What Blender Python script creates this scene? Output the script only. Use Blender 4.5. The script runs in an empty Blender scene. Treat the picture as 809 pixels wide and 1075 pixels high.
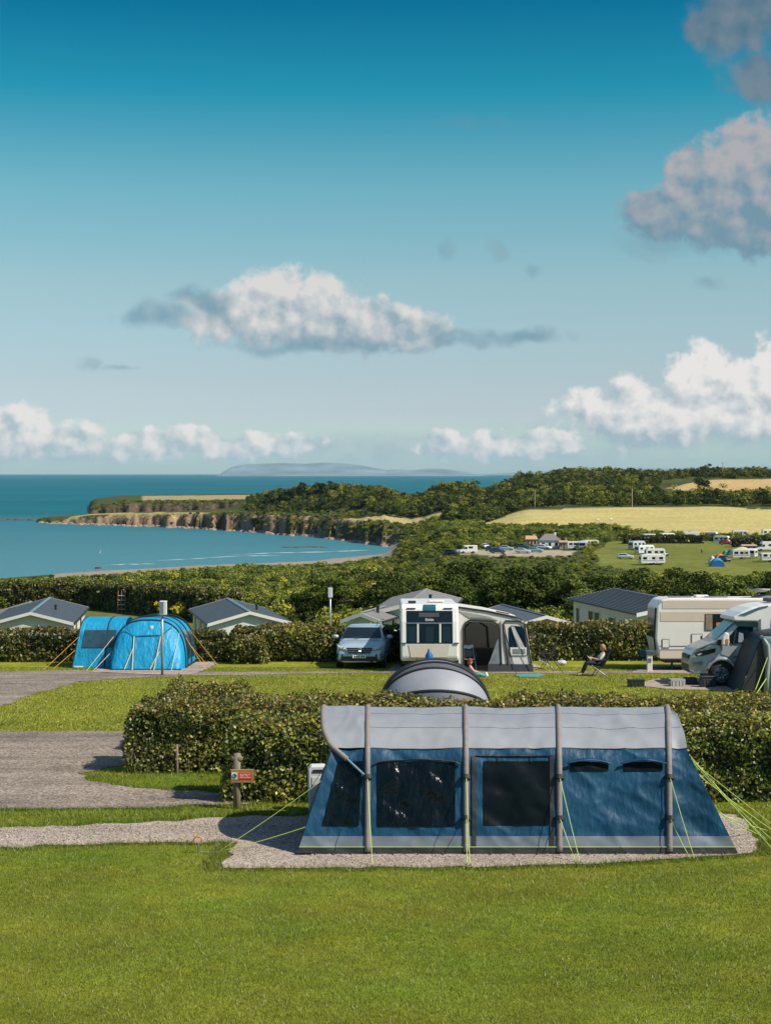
import bpy, math, random
import numpy as np
from mathutils import Vector, Matrix
R = math.radians
random.seed(4)
rng = np.random.default_rng(11)
sc = bpy.context.scene
col = sc.collection

# ------------------------------------------------------------------ camera
F = 1700.0; CX = 404.5; CY = 537.5; CAMZ = 6.0
PITCH = math.atan((CY - 496.0) / F)
SLOPE = 0.0437
cam = bpy.data.cameras.new('camera'); camo = bpy.data.objects.new('camera', cam); col.objects.link(camo)
camo.location = (0, 0, CAMZ); camo.rotation_euler = (R(90) - PITCH, 0, 0)
cam.sensor_fit = 'VERTICAL'; cam.angle = 2 * math.atan(CY / F)
cam.clip_start = 0.5; cam.clip_end = 90000
sc.camera = camo

def ray(px, py):
    cx = px - CX; cy = CY - py
    c, s = math.cos(PITCH), math.sin(PITCH)
    return Vector((cx, F * c + cy * s, -F * s + cy * c))
def at(px, py, Y):                 # the point seen at a pixel of the photograph, at depth Y
    d = ray(px, py); k = Y / d.y
    return Vector((d.x * k, Y, CAMZ + d.z * k))
def gpt(px, py, lift=0.0):         # the point of the near camping ground seen at a pixel
    d = ray(px, py)
    k = (SLOPE * 25.6 + lift - CAMZ) / (d.z + SLOPE * d.y)
    return Vector((d.x * k, d.y * k, CAMZ + d.z * k))
def gxd(px, Y):                    # near ground at pixel column px and depth Y
    return Vector(((px - CX) / F * Y, Y, gz1((px - CX) / F * Y, Y)))

# ------------------------------------------------------------------ noise
def _h(i, j, k, s):
    n = (i * 374761393 + j * 668265263 + k * 2147483647 + s * 974711) & 0x7fffffff
    n = ((n ^ (n >> 13)) * 1274126177) & 0x7fffffff
    return ((n ^ (n >> 16)) & 0xffff) / 65535.0
def vn(x, y, z=0.0, s=0):
    x = np.asarray(x, float); y = np.asarray(y, float); z = np.asarray(z, float) + 0 * x
    i, j, k = np.floor(x).astype(np.int64), np.floor(y).astype(np.int64), np.floor(z).astype(np.int64)
    fx, fy, fz = x - i, y - j, z - k
    fx, fy, fz = [f * f * (3 - 2 * f) for f in (fx, fy, fz)]
    r = 0
    for a in (0, 1):
        for b in (0, 1):
            for c in (0, 1):
                w = (fx if a else 1 - fx) * (fy if b else 1 - fy) * (fz if c else 1 - fz)
                r = r + w * _h(i + a, j + b, k + c, s)
    return r
def fbm(x, y, z=0.0, s=0, o=4):
    r = 0; a = .5; t = 0
    for q in range(o):
        r = r + a * vn(np.asarray(x) * 2**q, np.asarray(y) * 2**q, np.asarray(z) * 2**q, s + q); t += a; a *= .5
    return r / t
def sm(t):
    t = np.clip(t, 0, 1); return t * t * (3 - 2 * t)

# ------------------------------------------------------------------ terrain height
LD = [0, 70, 80, 100, 128, 160, 200, 260, 400, 520, 590, 690, 760, 1000, 3000]
LZ = [0, 0, -3.0, -5.3, -8.3, -9.6, -11.2, -14.5, -23, -30.5, -34.2, -36.1, -38.5, -44, -46]
R2D = [0, 560, 680, 800, 940, 1100, 1250, 1500, 2000, 2500, 3000]
R2Z = [0, -16, -17, -18.5, -19.5, -14, -9, -8, -20, -45, -46]
RD = [0, 70, 80, 100, 128, 160, 200, 260, 350, 420, 560, 680, 800, 1000, 1200, 1500, 2000, 2500, 3000]
RZ = [0, 0, -3.0, -5.3, -8.3, -9.6, -11.0, -14.0, -18.5, -17.0, -17.0, -15.0, -11.8, -8, 2.5, 3, -20, -45, -46]
def shore(p): return np.interp(p, [-400, 0, 70, 330, 400], [628, 643, 684, 776, 838])
def edge1(p):
    e = np.interp(p, [40, 100, 150, 250, 330, 380, 405, 470], [1345, 1300, 1270, 1165, 1060, 980, 930, 850])
    return e + (fbm(p / 6.5, 0.5, 0, 3, 3) - .5) * 58
def edge2(p): return 1620 + (fbm(p / 8.0, 2.5, 0, 9, 3) - .5) * 40 + np.interp(p, [90, 130], [30, 0])
def ground_height(x, y):
    x = np.asarray(x, float); y = np.asarray(y, float)
    p = CX + F * x / np.maximum(y, 2.0); d = y
    near = -SLOPE * (y - 25.6)
    dl = np.where(d > 300, 300 + (d - 300) * (690 - 300) / (shore(p) - 300), d)
    zl = np.interp(dl, LD, LZ); zr = np.interp(d, RD, RZ)
    zr = np.where(d > 560, zr + (np.interp(d, R2D, R2Z) - zr) * (1 - sm((p - 500) / 60.0)), zr)
    w = sm((p - 395) / 75.0)
    z = zl * (1 - w) + zr * w
    und = (fbm(x / 40.0, y / 40.0, 0, 21, 3) - .5) * np.interp(d, [80, 200, 500, 900], [0, .8, 1.6, 3.0])
    beach = np.where((p < 400) & (dl > 540) & (dl < 780), .15, 1.0)
    z = z + und * beach
    e1 = d - edge1(p)
    ch1 = np.interp(p, [36, 44, 100, 150, 250, 330, 400, 470], [0, 3.4, 7.0, 9.2, 12.2, 12.6, 12.4, 12])
    rise = np.interp(p, [40, 240, 268, 330, 470], [.2, .6, 7, 12, 13]) * sm((e1 - 22) / 170.0)
    rgh = fbm(x / 7.0, y / 7.0, 0, 5, 3)
    back = np.interp(p, [40, 190, 235, 268, 300], [1400, 1330, 1330, 1500, 2050])
    h1 = -36 + ch1 * (.65 * sm(e1 / 10.0) + .35 * sm((e1 - 4 - 10 * rgh) / 12.0)) + rise
    h1 = np.where(e1 > -2, h1, -46)
    h1 = np.where(d < back, h1, -46 + (h1 + 46) * np.clip(1 - (d - back) / 40, 0, 1))
    h1 = np.where(p > 36, h1, -46)
    z = np.maximum(z, h1 * (1 - w) + np.minimum(h1, z) * w)
    e2 = d - edge2(p)
    ch2 = np.interp(p, [92, 100, 130, 300], [0, 6.5, 11, 13])
    h2 = -36 + ch2 * (.7 * sm(e2 / 9.0) + .3 * sm((e2 - 4 - 10 * rgh) / 12.0)) + 2.5 * sm((e2 - 10) / 120)
    h2 = np.where((e2 > -2) & (p > 92), h2, -46)
    h2 = np.where(d < 2050, h2, -46 + (h2 + 46) * np.clip(1 - (d - 2050) / 60, 0, 1))
    z = np.maximum(z, np.where(p < 470, h2, -46))
    t = sm((d - 70) / 8.0)
    return np.where(d <= 70, near, near * (1 - t) + z * t)
def gz1(x, y): return float(ground_height(np.array([x]), np.array([y]))[0])

# ------------------------------------------------------------------ materials
MATS = {}
def nodes_of(m):
    m.use_nodes = True; nt = m.node_tree
    return nt, nt.nodes, nt.links, nt.nodes['Principled BSDF']
def mat(name, c, rough=.6, var=.12, scale=3.0, bump=0.0, bscale=20.0, metal=0.0, spec=.5, bdist=.02, attr=None, coat=0.0, stretch=(1, 1, 1), trans=0.0, dirt=0.0):
    if name in MATS: return MATS[name]
    m = bpy.data.materials.new(name); MATS[name] = m
    nt, N, L, b = nodes_of(m)
    b.inputs['Roughness'].default_value = rough; b.inputs['Metallic'].default_value = metal
    b.inputs['Specular IOR Level'].default_value = spec
    b.inputs['Coat Weight'].default_value = coat
    tc = N.new('ShaderNodeTexCoord'); mp = N.new('ShaderNodeMapping'); L.new(tc.outputs['Object'], mp.inputs['Vector'])
    mp.inputs['Scale'].default_value = stretch
    n = N.new('ShaderNodeTexNoise'); n.inputs['Scale'].default_value = scale; n.inputs['Detail'].default_value = 5
    L.new(mp.outputs[0], n.inputs['Vector'])
    mr = N.new('ShaderNodeMapRange'); mr.inputs['From Min'].default_value = .25; mr.inputs['From Max'].default_value = .75
    mr.inputs['To Min'].default_value = 1 - var; mr.inputs['To Max'].default_value = 1 + var
    L.new(n.outputs['Fac'], mr.inputs['Value'])
    mx = N.new('ShaderNodeVectorMath'); mx.operation = 'SCALE'
    if attr:
        at_ = N.new('ShaderNodeAttribute'); at_.attribute_name = attr; L.new(at_.outputs['Color'], mx.inputs[0])
    else:
        mx.inputs[0].default_value = c[:3]
    L.new(mr.outputs[0], mx.inputs['Scale'])
    colsock = mx.outputs[0]
    if dirt:
        n3 = N.new('ShaderNodeTexNoise'); n3.inputs['Scale'].default_value = 1.7; n3.inputs['Detail'].default_value = 8; n3.inputs['Roughness'].default_value = .7
        L.new(tc.outputs['Object'], n3.inputs['Vector'])
        r3 = N.new('ShaderNodeMapRange'); r3.inputs['From Min'].default_value = .52; r3.inputs['From Max'].default_value = .8; r3.inputs['To Max'].default_value = dirt
        L.new(n3.outputs['Fac'], r3.inputs['Value'])
        mm = N.new('ShaderNodeMix'); mm.data_type = 'RGBA'; L.new(r3.outputs[0], mm.inputs['Factor']); L.new(colsock, mm.inputs[6]); mm.inputs[7].default_value = (.16, .14, .1, 1)
        colsock = mm.outputs[2]
    L.new(colsock, b.inputs['Base Color'])
    if bump:
        n2 = N.new('ShaderNodeTexNoise'); n2.inputs['Scale'].default_value = bscale; n2.inputs['Detail'].default_value = 4
        L.new(mp.outputs[0], n2.inputs['Vector'])
        bp = N.new('ShaderNodeBump'); bp.inputs['Strength'].default_value = bump; bp.inputs['Distance'].default_value = bdist
        L.new(n2.outputs['Fac'], bp.inputs['Height']); L.new(bp.outputs[0], b.inputs['Normal'])
    if trans:
        tr = N.new('ShaderNodeBsdfTranslucent'); L.new(colsock, tr.inputs['Color'])
        ms = N.new('ShaderNodeMixShader'); ms.inputs[0].default_value = trans
        L.new(b.outputs[0], ms.inputs[1]); L.new(tr.outputs[0], ms.inputs[2])
        out = [x for x in N if x.type == 'OUTPUT_MATERIAL'][0]; L.new(ms.outputs[0], out.inputs['Surface'])
    return m

leaf_mat = mat('leaf', (0, 0, 0), .42, .15, 30, attr='tint', trans=.25, spec=.4)
far_leaf = mat('far_leaf', (0, 0, 0), .8, .1, 3, attr='tint', trans=.15, spec=.1)
bark = mat('bark', (.09, .07, .05), .9, .3, 6, .6, 14)
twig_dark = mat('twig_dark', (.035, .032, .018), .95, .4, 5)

# ------------------------------------------------------------------ mesh builder
def tag(o, label=None, cat=None, group=None, kind=None):
    if label: o['label'] = label
    if cat: o['category'] = cat
    if group: o['group'] = group
    if kind: o['kind'] = kind
    return o
def empty(name, loc, label, cat, group=None, rz=0.0, tilt=False):
    o = bpy.data.objects.new(name, None); col.objects.link(o); o.empty_display_size = .2
    o.location = loc
    if tilt:
        o.rotation_euler = (Matrix.Rotation(-math.atan(SLOPE), 3, 'X') @ Matrix.Rotation(rz, 3, 'Z')).to_euler()
    else: o.rotation_euler = (0, 0, rz)
    return tag(o, label, cat, group)
def copy_tree(o, parent=None):
    c = o.copy(); col.objects.link(c)
    if parent: c.parent = parent
    for ch in list(o.children): copy_tree(ch, c)
    return c

class MB:
    def __init__(s): s.v = []; s.f = []
    def add(s, vs, fs):
        b = len(s.v); s.v += [tuple(v) for v in vs]; s.f += [tuple(i + b for i in f) for f in fs]; return s
    def box(s, c, d, rz=0, M=None):
        x, y, z = d[0] / 2, d[1] / 2, d[2] / 2
        vs = [Vector(q) for q in ((-x, -y, -z), (x, -y, -z), (x, y, -z), (-x, y, -z), (-x, -y, z), (x, -y, z), (x, y, z), (-x, y, z))]
        if rz: M = Matrix.Rotation(rz, 3, 'Z')
        if M is not None: vs = [M @ v for v in vs]
        vs = [v + Vector(c) for v in vs]
        return s.add(vs, [(0, 3, 2, 1), (4, 5, 6, 7), (0, 1, 5, 4), (1, 2, 6, 5), (2, 3, 7, 6), (3, 0, 4, 7)])
    def tube(s, pts, r, n=8, cap=True):
        pts = [Vector(p) for p in pts]; rr = r if isinstance(r, (list, tuple)) else [r] * len(pts)
        rings = []; up = None
        for i, p in enumerate(pts):
            t = (pts[min(i + 1, len(pts) - 1)] - pts[max(i - 1, 0)]).normalized()
            if up is None: up = t.orthogonal().normalized()
            up = (up - t * up.dot(t))
            up = up.normalized() if up.length > 1e-6 else t.orthogonal().normalized()
            w = t.cross(up)
            rings.append([p + (up * math.cos(2 * math.pi * k / n) + w * math.sin(2 * math.pi * k / n)) * rr[i] for k in range(n)])
        vs = [v for ri in rings for v in ri]; fs = []
        for i in range(len(pts) - 1):
            for k in range(n):
                fs.append((i * n + k, i * n + (k + 1) % n, (i + 1) * n + (k + 1) % n, (i + 1) * n + k))
        if cap: fs.append(tuple(range(n - 1, -1, -1))); fs.append(tuple((len(pts) - 1) * n + k for k in range(n)))
        return s.add(vs, fs)
    def prism(s, poly, a0, a1, axis='y'):
        n = len(poly)
        f = {'y': lambda u, w, a: (u, a, w), 'x': lambda u, w, a: (a, u, w), 'z': lambda u, w, a: (u, w, a)}[axis]
        vs = [f(u, w, a0) for u, w in poly] + [f(u, w, a1) for u, w in poly]
        fs = [tuple(range(n)), tuple(range(2 * n - 1, n - 1, -1))] + [(i, i + n, (i + 1) % n + n, (i + 1) % n) for i in range(n)]
        return s.add(vs, fs)
    def grid(s, fn, nu, nv, wrap=False):
        vs = [fn(i / nu, j / nv) for j in range(nv + 1) for i in range(nu + (0 if wrap else 1))]
        m = nu if wrap else nu + 1; fs = []
        for j in range(nv):
            for i in range(nu):
                i2 = (i + 1) % m if wrap else i + 1
                fs.append((j * m + i, j * m + i2, (j + 1) * m + i2, (j + 1) * m + i))
        return s.add(vs, fs)
    def loft(s, rings, cap=True):
        n = len(rings[0]); vs = [v for r_ in rings for v in r_]; fs = []
        for j in range(len(rings) - 1):
            for i in range(n):
                fs.append((j * n + i, j * n + (i + 1) % n, (j + 1) * n + (i + 1) % n, (j + 1) * n + i))
        if cap: fs.append(tuple(range(n - 1, -1, -1))); fs.append(tuple((len(rings) - 1) * n + i for i in range(n)))
        return s.add(vs, fs)
    def lathe(s, prof, n=24, axis='x', c=(0, 0, 0)):       # prof: (radius, along)
        rings = []
        for r_, a in prof:
            ring = []
            for k in range(n):
                t = 2 * math.pi * k / n; u, w = r_ * math.cos(t), r_ * math.sin(t)
                q = (a, u, w) if axis == 'x' else (u, a, w) if axis == 'y' else (u, w, a)
                ring.append((q[0] + c[0], q[1] + c[1], q[2] + c[2]))
            rings.append(ring)
        return s.loft(rings)
    def ball(s, c, r, nu=12, nv=8):
        def fn(u, v):
            a = 2 * math.pi * u; b = math.pi * (v * .98 + .01)
            return (c[0] + r[0] * math.cos(a) * math.sin(b), c[1] + r[1] * math.sin(a) * math.sin(b), c[2] + r[2] * math.cos(b))
        return s.grid(fn, nu, nv, True)
    def build(s, name, m, parent=None, smooth=False, bevel=0.0, solid=0.0, sub=0, loc=None):
        me = bpy.data.meshes.new(name); me.from_pydata(s.v, [], s.f); me.update()
        import bmesh
        bm = bmesh.new(); bm.from_mesh(me); bmesh.ops.recalc_face_normals(bm, faces=bm.faces); bm.to_mesh(me); bm.free()
        me.materials.append(m)
        if smooth: me.polygons.foreach_set('use_smooth', [True] * len(me.polygons))
        o = bpy.data.objects.new(name, me); col.objects.link(o)
        if parent: o.parent = parent
        if loc is not None: o.location = loc
        if solid:
            k = o.modifiers.new('thick', 'SOLIDIFY'); k.thickness = solid; k.offset = 0
        if bevel:
            k = o.modifiers.new('bevel', 'BEVEL'); k.width = bevel; k.segments = 2; k.limit_method = 'ANGLE'; k.angle_limit = R(35)
        if sub:
            k = o.modifiers.new('sub', 'SUBSURF'); k.levels = sub; k.render_levels = sub
        return o

def raw_mesh(name, V, Fq, tint=None, m=None, parent=None, smooth=False, link=True):
    """numpy mesh: V (n,3), Fq (m,k); tint (n,3) per vertex"""
    me = bpy.data.meshes.new(name); k = Fq.shape[1]
    me.vertices.add(len(V)); me.vertices.foreach_set('co', np.ascontiguousarray(V, np.float32).ravel())
    me.loops.add(Fq.size); me.loops.foreach_set('vertex_index', np.ascontiguousarray(Fq, np.int32).ravel())
    me.polygons.add(len(Fq)); me.polygons.foreach_set('loop_start', np.arange(len(Fq), dtype=np.int32) * k)
    me.update(calc_edges=True); me.validate()
    if tint is not None:
        a = me.color_attributes.new('tint', 'FLOAT_COLOR', 'POINT')
        a.data.foreach_set('color', np.concatenate([tint, np.ones((len(V), 1))], 1).astype(np.float32).ravel())
    if m: me.materials.append(m)
    if smooth: me.polygons.foreach_set('use_smooth', np.ones(len(Fq), bool))
    o = bpy.data.objects.new(name, me)
    if link: col.objects.link(o)
    if parent: o.parent = parent
    return o

def unit(a): return a / np.maximum(np.linalg.norm(a, axis=1, keepdims=True), 1e-9)
def leaf_arrays(P, Nrm, size, tint, jitter=.9, aspect=.62, rg=rng):
    """one pointed leaf (4-gon) per point"""
    n = len(P)
    nn = unit(Nrm + rg.normal(0, jitter, (n, 3)))
    t = unit(np.cross(nn, rg.normal(0, 1, (n, 3)))); b = np.cross(nn, t)
    s = (size * rg.uniform(.65, 1.35, n))[:, None]
    V = np.stack([P - t * s * .5, P + b * s * .5 * aspect + nn * s * .08, P + t * s * .5, P - b * s * .5 * aspect + nn * s * .08], 1).reshape(-1, 3)
    return V, np.arange(4 * n).reshape(n, 4), np.repeat(tint, 4, 0)

GREENS = np.array([[.028, .040, .010], [.062, .080, .015], [.110, .126, .020], [.185, .182, .030], [.30, .275, .05]])
BROWNS = np.array([[.20, .115, .045], [.25, .175, .055], [.27, .225, .06]])
def hedge_mesh(x0, x1, y0, y1, h, dens, leaf, seed, base=lambda x, y: 0.0, brown=.45, faces='tflrb', bulge=.14, bright=1.0, lowbare=.16):
    rg = np.random.default_rng(seed); W, D = x1 - x0, y1 - y0
    A = {'t': W * D, 'f': W * h, 'b': W * h, 'l': D * h, 'r': D * h}
    P = []; Nn = []; top = []
    for k in faces:
        n = int(A[k] * dens * (.35 if k == 'b' else 1)); u, v = rg.random(n), rg.random(n)
        if k in 'fblr': v = np.where(v < lowbare, np.where(rg.random(n) < .55, rg.uniform(lowbare, 1, n), v), v)
        if k == 't': p = np.stack([x0 + u * W, y0 + v * D, np.full(n, h)], 1); nr = (0, 0, 1)
        if k == 'f': p = np.stack([x0 + u * W, np.full(n, y0), v * h], 1); nr = (0, -1, .25)
        if k == 'b': p = np.stack([x0 + u * W, np.full(n, y1), v * h], 1); nr = (0, 1, .25)
        if k == 'l': p = np.stack([np.full(n, x0), y0 + u * D, v * h], 1); nr = (-1, 0, .25)
        if k == 'r': p = np.stack([np.full(n, x1), y0 + u * D, v * h], 1); nr = (1, 0, .25)
        nr = np.tile(np.array(nr, float), (n, 1))
        P.append(p); Nn.append(nr); top.append(np.full(n, 1.0 if k == 't' else 0.0))
    P = np.concatenate(P); Nn = np.concatenate(Nn); top = np.concatenate(top)
    # rounded shoulders and lumps
    cxm, cym = (x0 + x1) / 2, (y0 + y1) / 2
    ex = np.clip((np.abs(P[:, 0] - cxm) - (W / 2 - .25)) / .25, 0, 1); ey = np.clip((np.abs(P[:, 1] - cym) - (D / 2 - .25)) / .25, 0, 1); ez = np.clip((P[:, 2] - (h - .25)) / .25, 0, 1)
    P[:, 2] -= .09 * (np.maximum(ex, ey) ** 2) * (P[:, 2] / h)
    P[:, 0] -= np.sign(P[:, 0] - cxm) * .1 * ex * ez; P[:, 1] -= np.sign(P[:, 1] - cym) * .1 * ey * ez
    lump = fbm(P[:, 0] * 1.1, P[:, 1] * 1.1, P[:, 2] * 1.3, seed, 3) - .5; kind = fbm(P[:, 0] * .55, P[:, 1] * .55, P[:, 2] * .8, seed + 11, 2) - .5
    fine = fbm(P[:, 0] * 5, P[:, 1] * 5, P[:, 2] * 5, seed + 7, 2) - .5
    depth = rg.random(len(P)) ** 1.6
    P += unit(Nn) * ((lump * 2.2 + fine * 1.1) * bulge - depth * .17)[:, None] + rg.normal(0, .015, P.shape)
    P[:, 2] = np.maximum(P[:, 2], .02)
    sprig = (top > 0) & (rg.random(len(P)) < .05); P[sprig, 2] += rg.uniform(.0, .09, sprig.sum())
    tone = np.clip(1.55 + lump * 3.0 + kind * 3.2 + rg.normal(0, 1.1, len(P)), 0, 3.999)
    i = tone.astype(int); f = (tone - i)[:, None]
    T = GREENS[i] * (1 - f) + GREENS[i + 1] * f
    hz = np.clip((P[:, 2] / h - .82) / .18, 0, 1)
    pb = np.where(top > 0, brown, brown * .35 * hz + .05) * (0.6 + 1.2 * fbm(P[:, 0] * .7, P[:, 1] * .7, P[:, 2], seed + 3, 2))
    br = rg.random(len(P)) < pb
    T[br] = BROWNS[rg.integers(0, 3, br.sum())]
    T = T * bright * rg.uniform(.8, 1.2, (len(P), 1))
    P[:, 2] += base(P[:, 0], P[:, 1])
    return leaf_arrays(P, Nn, leaf, T, .75, .7, rg)

def hedge(label, x0, x1, y0, y1, h, dens, leaf, seed, group, faces='tflrb', brown=.45, bright=1.0, near=True, bulge=.14, o=None, rz=0.0, lowbare=.16):
    """box-clipped hedge; coordinates are local to its base point"""
    cx, cy = (x0 + x1) / 2, (y0 + y1) / 2
    if o is None: o = empty('hedge', (cx, cy, gz1(cx, cy)), label, 'hedge', group, rz)
    c, s = math.cos(rz), math.sin(rz); z0 = o.location.z
    base = lambda x, y: ground_height(cx + np.asarray(x) * c - np.asarray(y) * s, cy + np.asarray(x) * s + np.asarray(y) * c) - z0
    V, Fq, T = hedge_mesh(x0 - cx, x1 - cx, y0 - cy, y1 - cy, h, dens, leaf, seed, base, brown, faces, bulge, bright, lowbare)
    raw_mesh('foliage', V, Fq, T, leaf_mat, o)
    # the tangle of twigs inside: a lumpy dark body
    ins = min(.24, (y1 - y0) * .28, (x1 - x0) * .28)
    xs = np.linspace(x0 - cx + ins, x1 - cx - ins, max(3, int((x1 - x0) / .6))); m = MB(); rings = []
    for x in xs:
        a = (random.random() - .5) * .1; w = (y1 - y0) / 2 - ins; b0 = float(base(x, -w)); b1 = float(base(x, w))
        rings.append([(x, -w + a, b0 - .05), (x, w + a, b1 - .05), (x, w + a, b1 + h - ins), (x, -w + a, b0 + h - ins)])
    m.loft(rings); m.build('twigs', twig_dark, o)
    return o

def crown_arrays(seed, Rx, H, nclump, nleaf, leaf, bright=1.0, olive=0.0, low=.15, flat=1.0):
    """crown as clumps of leaves through its volume; base at z=0"""
    rg = np.random.default_rng(seed)
    C = unit(rg.normal(0, 1, (nclump, 3))) * (rg.random((nclump, 1)) ** .35)
    C[:, 2] = np.abs(C[:, 2]) * 1.0 - .18
    C = C * np.array([Rx * .78, Rx * .78, H * .62 * flat]) * rg.uniform(.75, 1.12, (nclump, 1)); C[:, 2] += H * (.28 + low)
    cr = Rx * rg.uniform(.24, .46, nclump)
    k = rg.integers(0, nclump, nleaf)
    d = unit(rg.normal(0, 1, (nleaf, 3))); d[:, 2] = np.where(d[:, 2] < -.3, -d[:, 2], d[:, 2])
    rad = rg.random(nleaf) ** .4
    P = C[k] + d * (cr[k] * rad)[:, None] * np.array([1, 1, .8])
    P[:, 2] = np.maximum(P[:, 2], .05 * H)
    tone = np.clip(1.35 + rg.normal(0, .55, nclump)[k] + rg.normal(0, .45, nleaf), 0, 3.999)
    i = tone.astype(int); f = (tone - i)[:, None]
    T = GREENS[i] * (1 - f) + GREENS[i + 1] * f
    T = T * bright * np.array([.86 + .30 * olive, 1.0, 1.05 - .1 * olive])
    return leaf_arrays(P, d, leaf, T, .6, .8, rg)
# ================================================================== SETTING
# ------------------------------------------------------------------ terrain: one sheet
pc = np.concatenate([np.linspace(-2200, -160, 50), np.arange(-150, 965, 3.5), np.linspace(975, 2600, 50)])
rows = np.concatenate([[2.0, 6.0], np.arange(9, 72, 1.0), 72 * 1.016 ** np.arange(0, 158)])
rows = np.concatenate([rows[rows < 880], np.arange(880, 1760, 3.6), np.arange(1765, 2500, 14)])
PP, DD = np.meshgrid(pc, rows); XX = (PP - CX) / F * DD
ZZ = ground_height(XX, DD)
def poly_mask(p, d, poly):
    x, y = p, d; ins = np.zeros(p.shape, bool); n = len(poly)
    for i in range(n):
        x1, y1 = poly[i]; x2, y2 = poly[(i + 1) % n]
        c = ((y1 > y) != (y2 > y)) & (x < (x2 - x1) * (y - y1) / ((y2 - y1) or 1e-9) + x1)
        ins ^= c
    return ins
GOLD = [(505, 612), (520, 655), (560, 640), (640, 618), (700, 585), (809, 566), (2600, 560), (2600, 815), (809, 805), (700, 812), (600, 806), (545, 800), (505, 770)]
UPPER = [(700, 1075), (715, 1040), (809, 1030), (2600, 1030), (2600, 1170), (809, 1165), (740, 1160)]
CAMP = [(628, 405), (690, 372), (740, 365), (830, 380), (2600, 380), (2600, 548), (640, 548), (622, 470)]
CARP = [(478, 448), (600, 440), (604, 472), (540, 486), (478, 480)]
STRIP = [(345, 1002), (430, 968), (505, 940), (545, 900), (545, 918), (505, 968), (430, 1004), (345, 1035)]
LODGE = [(-2600, 72), (4000, 72), (4000, 112), (600, 118), (330, 150), (236, 172), (100, 211), (-10, 212), (-2600, 214)]
def zone_masks(p, d):
    return {k: poly_mask(p, d, v) for k, v in dict(gold=GOLD, upper=UPPER, camp=CAMP, carp=CARP, strip=STRIP, lodge=LODGE).items()}
jit = (fbm(XX / 9, DD / 9, 0, 31, 3) - .5)
PJ, DJ = PP + jit * 10, DD * (1 + jit * .02)
Zm = zone_masks(PJ, DJ)
gy, gx = np.gradient(ZZ); slope = np.abs(gy) / np.maximum(np.gradient(DD, axis=0), .1)
C = np.zeros(XX.shape + (3,)); C[:] = (.055, .068, .020)                         # rough ground under the scrub
n1 = fbm(XX / 14, DD / 14, 0, 41, 3)[..., None]; n2 = fbm(XX / 3.5, DD / 5, 0, 43, 3)[..., None]
C = C * (.6 + .8 * n1)
lawn = np.array([.128, .192, .015]) * (1 - n2) + np.array([.200, .212, .024]) * n2
mid = np.array([.265, .262, .036]) * n2 + np.array([.205, .245, .026]) * (1 - n2)
near = (DD < 73)
mixm = sm((DD - 37) / 2.5)[..., None] * (1 - .45 * sm((DD - 58) / 6))[..., None]
C = np.where(near[..., None], lawn * (1 - mixm) + mid * mixm, C)
C = np.where((Zm['lodge'] & ~near)[..., None], np.array([.118, .135, .026]) * (.8 + .4 * n1), C)
C = np.where(Zm['camp'][..., None], np.array([.135, .155, .032]) * (.75 + .5 * n1), C)
C = np.where(Zm['carp'][..., None], np.array([.33, .29, .20]) * (.8 + .4 * n2), C)
gold = np.array([.42, .37, .135]) * (.84 + .32 * fbm(XX / 60, DD / 9, 0, 44, 4)[..., None])
gold = np.where((((DD - 620 - (PP - 600) * .12 + 26 * jit * 2) / 34) ** 2 + ((PP - 590) / 75) ** 2 < 1)[..., None], np.array([.20, .21, .055]), gold)
C = np.where(Zm['gold'][..., None], gold, C)
C = np.where(Zm['upper'][..., None], np.array([.42, .31, .13]) * (.9 + .2 * n1), C)
C = np.where(Zm['strip'][..., None], np.array([.36, .31, .13]) * (.9 + .2 * n1), C)
far = DD > 880
e1v = DD - edge1(PP); e2v = DD - edge2(PP)
C = np.where((far & (PP < 330) & (e1v > 9) & (e1v < np.interp(PP, [40, 200, 330], [110, 50, 26])) & (DD < 1520) & (fbm(XX / 30, DD / 60, 0, 47, 3) > .42))[..., None], np.array([.30, .27, .10]) * (.75 + .5 * n1), C)
C = np.where((far & (e2v > 60) & (e2v < 330) & (PP > 150) & (PP < 300))[..., None], np.array([.30, .25, .12]), C)
rock = np.where((DD > 1560)[..., None], .5, 1.1) * (.35 + .95 * sm((vn(PP / 2.6, DD * 0, 0, 49) - .22) / .3))[..., None] * np.array([.22, .155, .10]) * (.25 + .9 * fbm(XX / 5, DD / 5, ZZ / 2.0, 48, 4)[..., None])
C = np.where((far & (slope > .30) & (PP < 480) & (ZZ < -19))[..., None], rock, C)
dl_ = np.where(DD > 300, 300 + (DD - 300) * 390 / (shore(PP) - 300), DD)
C = np.where(((PP < 430) & (PP > 55) & (dl_ > 612) & (dl_ < 800) & (ZZ < -33.2))[..., None], np.array([.26, .225, .17]) * (.85 + .3 * n1), C)
nr_, nc_ = XX.shape
Vt = np.stack([XX, DD, ZZ], -1).reshape(-1, 3)
idx = np.arange(nr_ * nc_).reshape(nr_, nc_)
Ft = np.stack([idx[:-1, :-1], idx[:-1, 1:], idx[1:, 1:], idx[1:, :-1]], -1).reshape(-1, 4)
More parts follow.
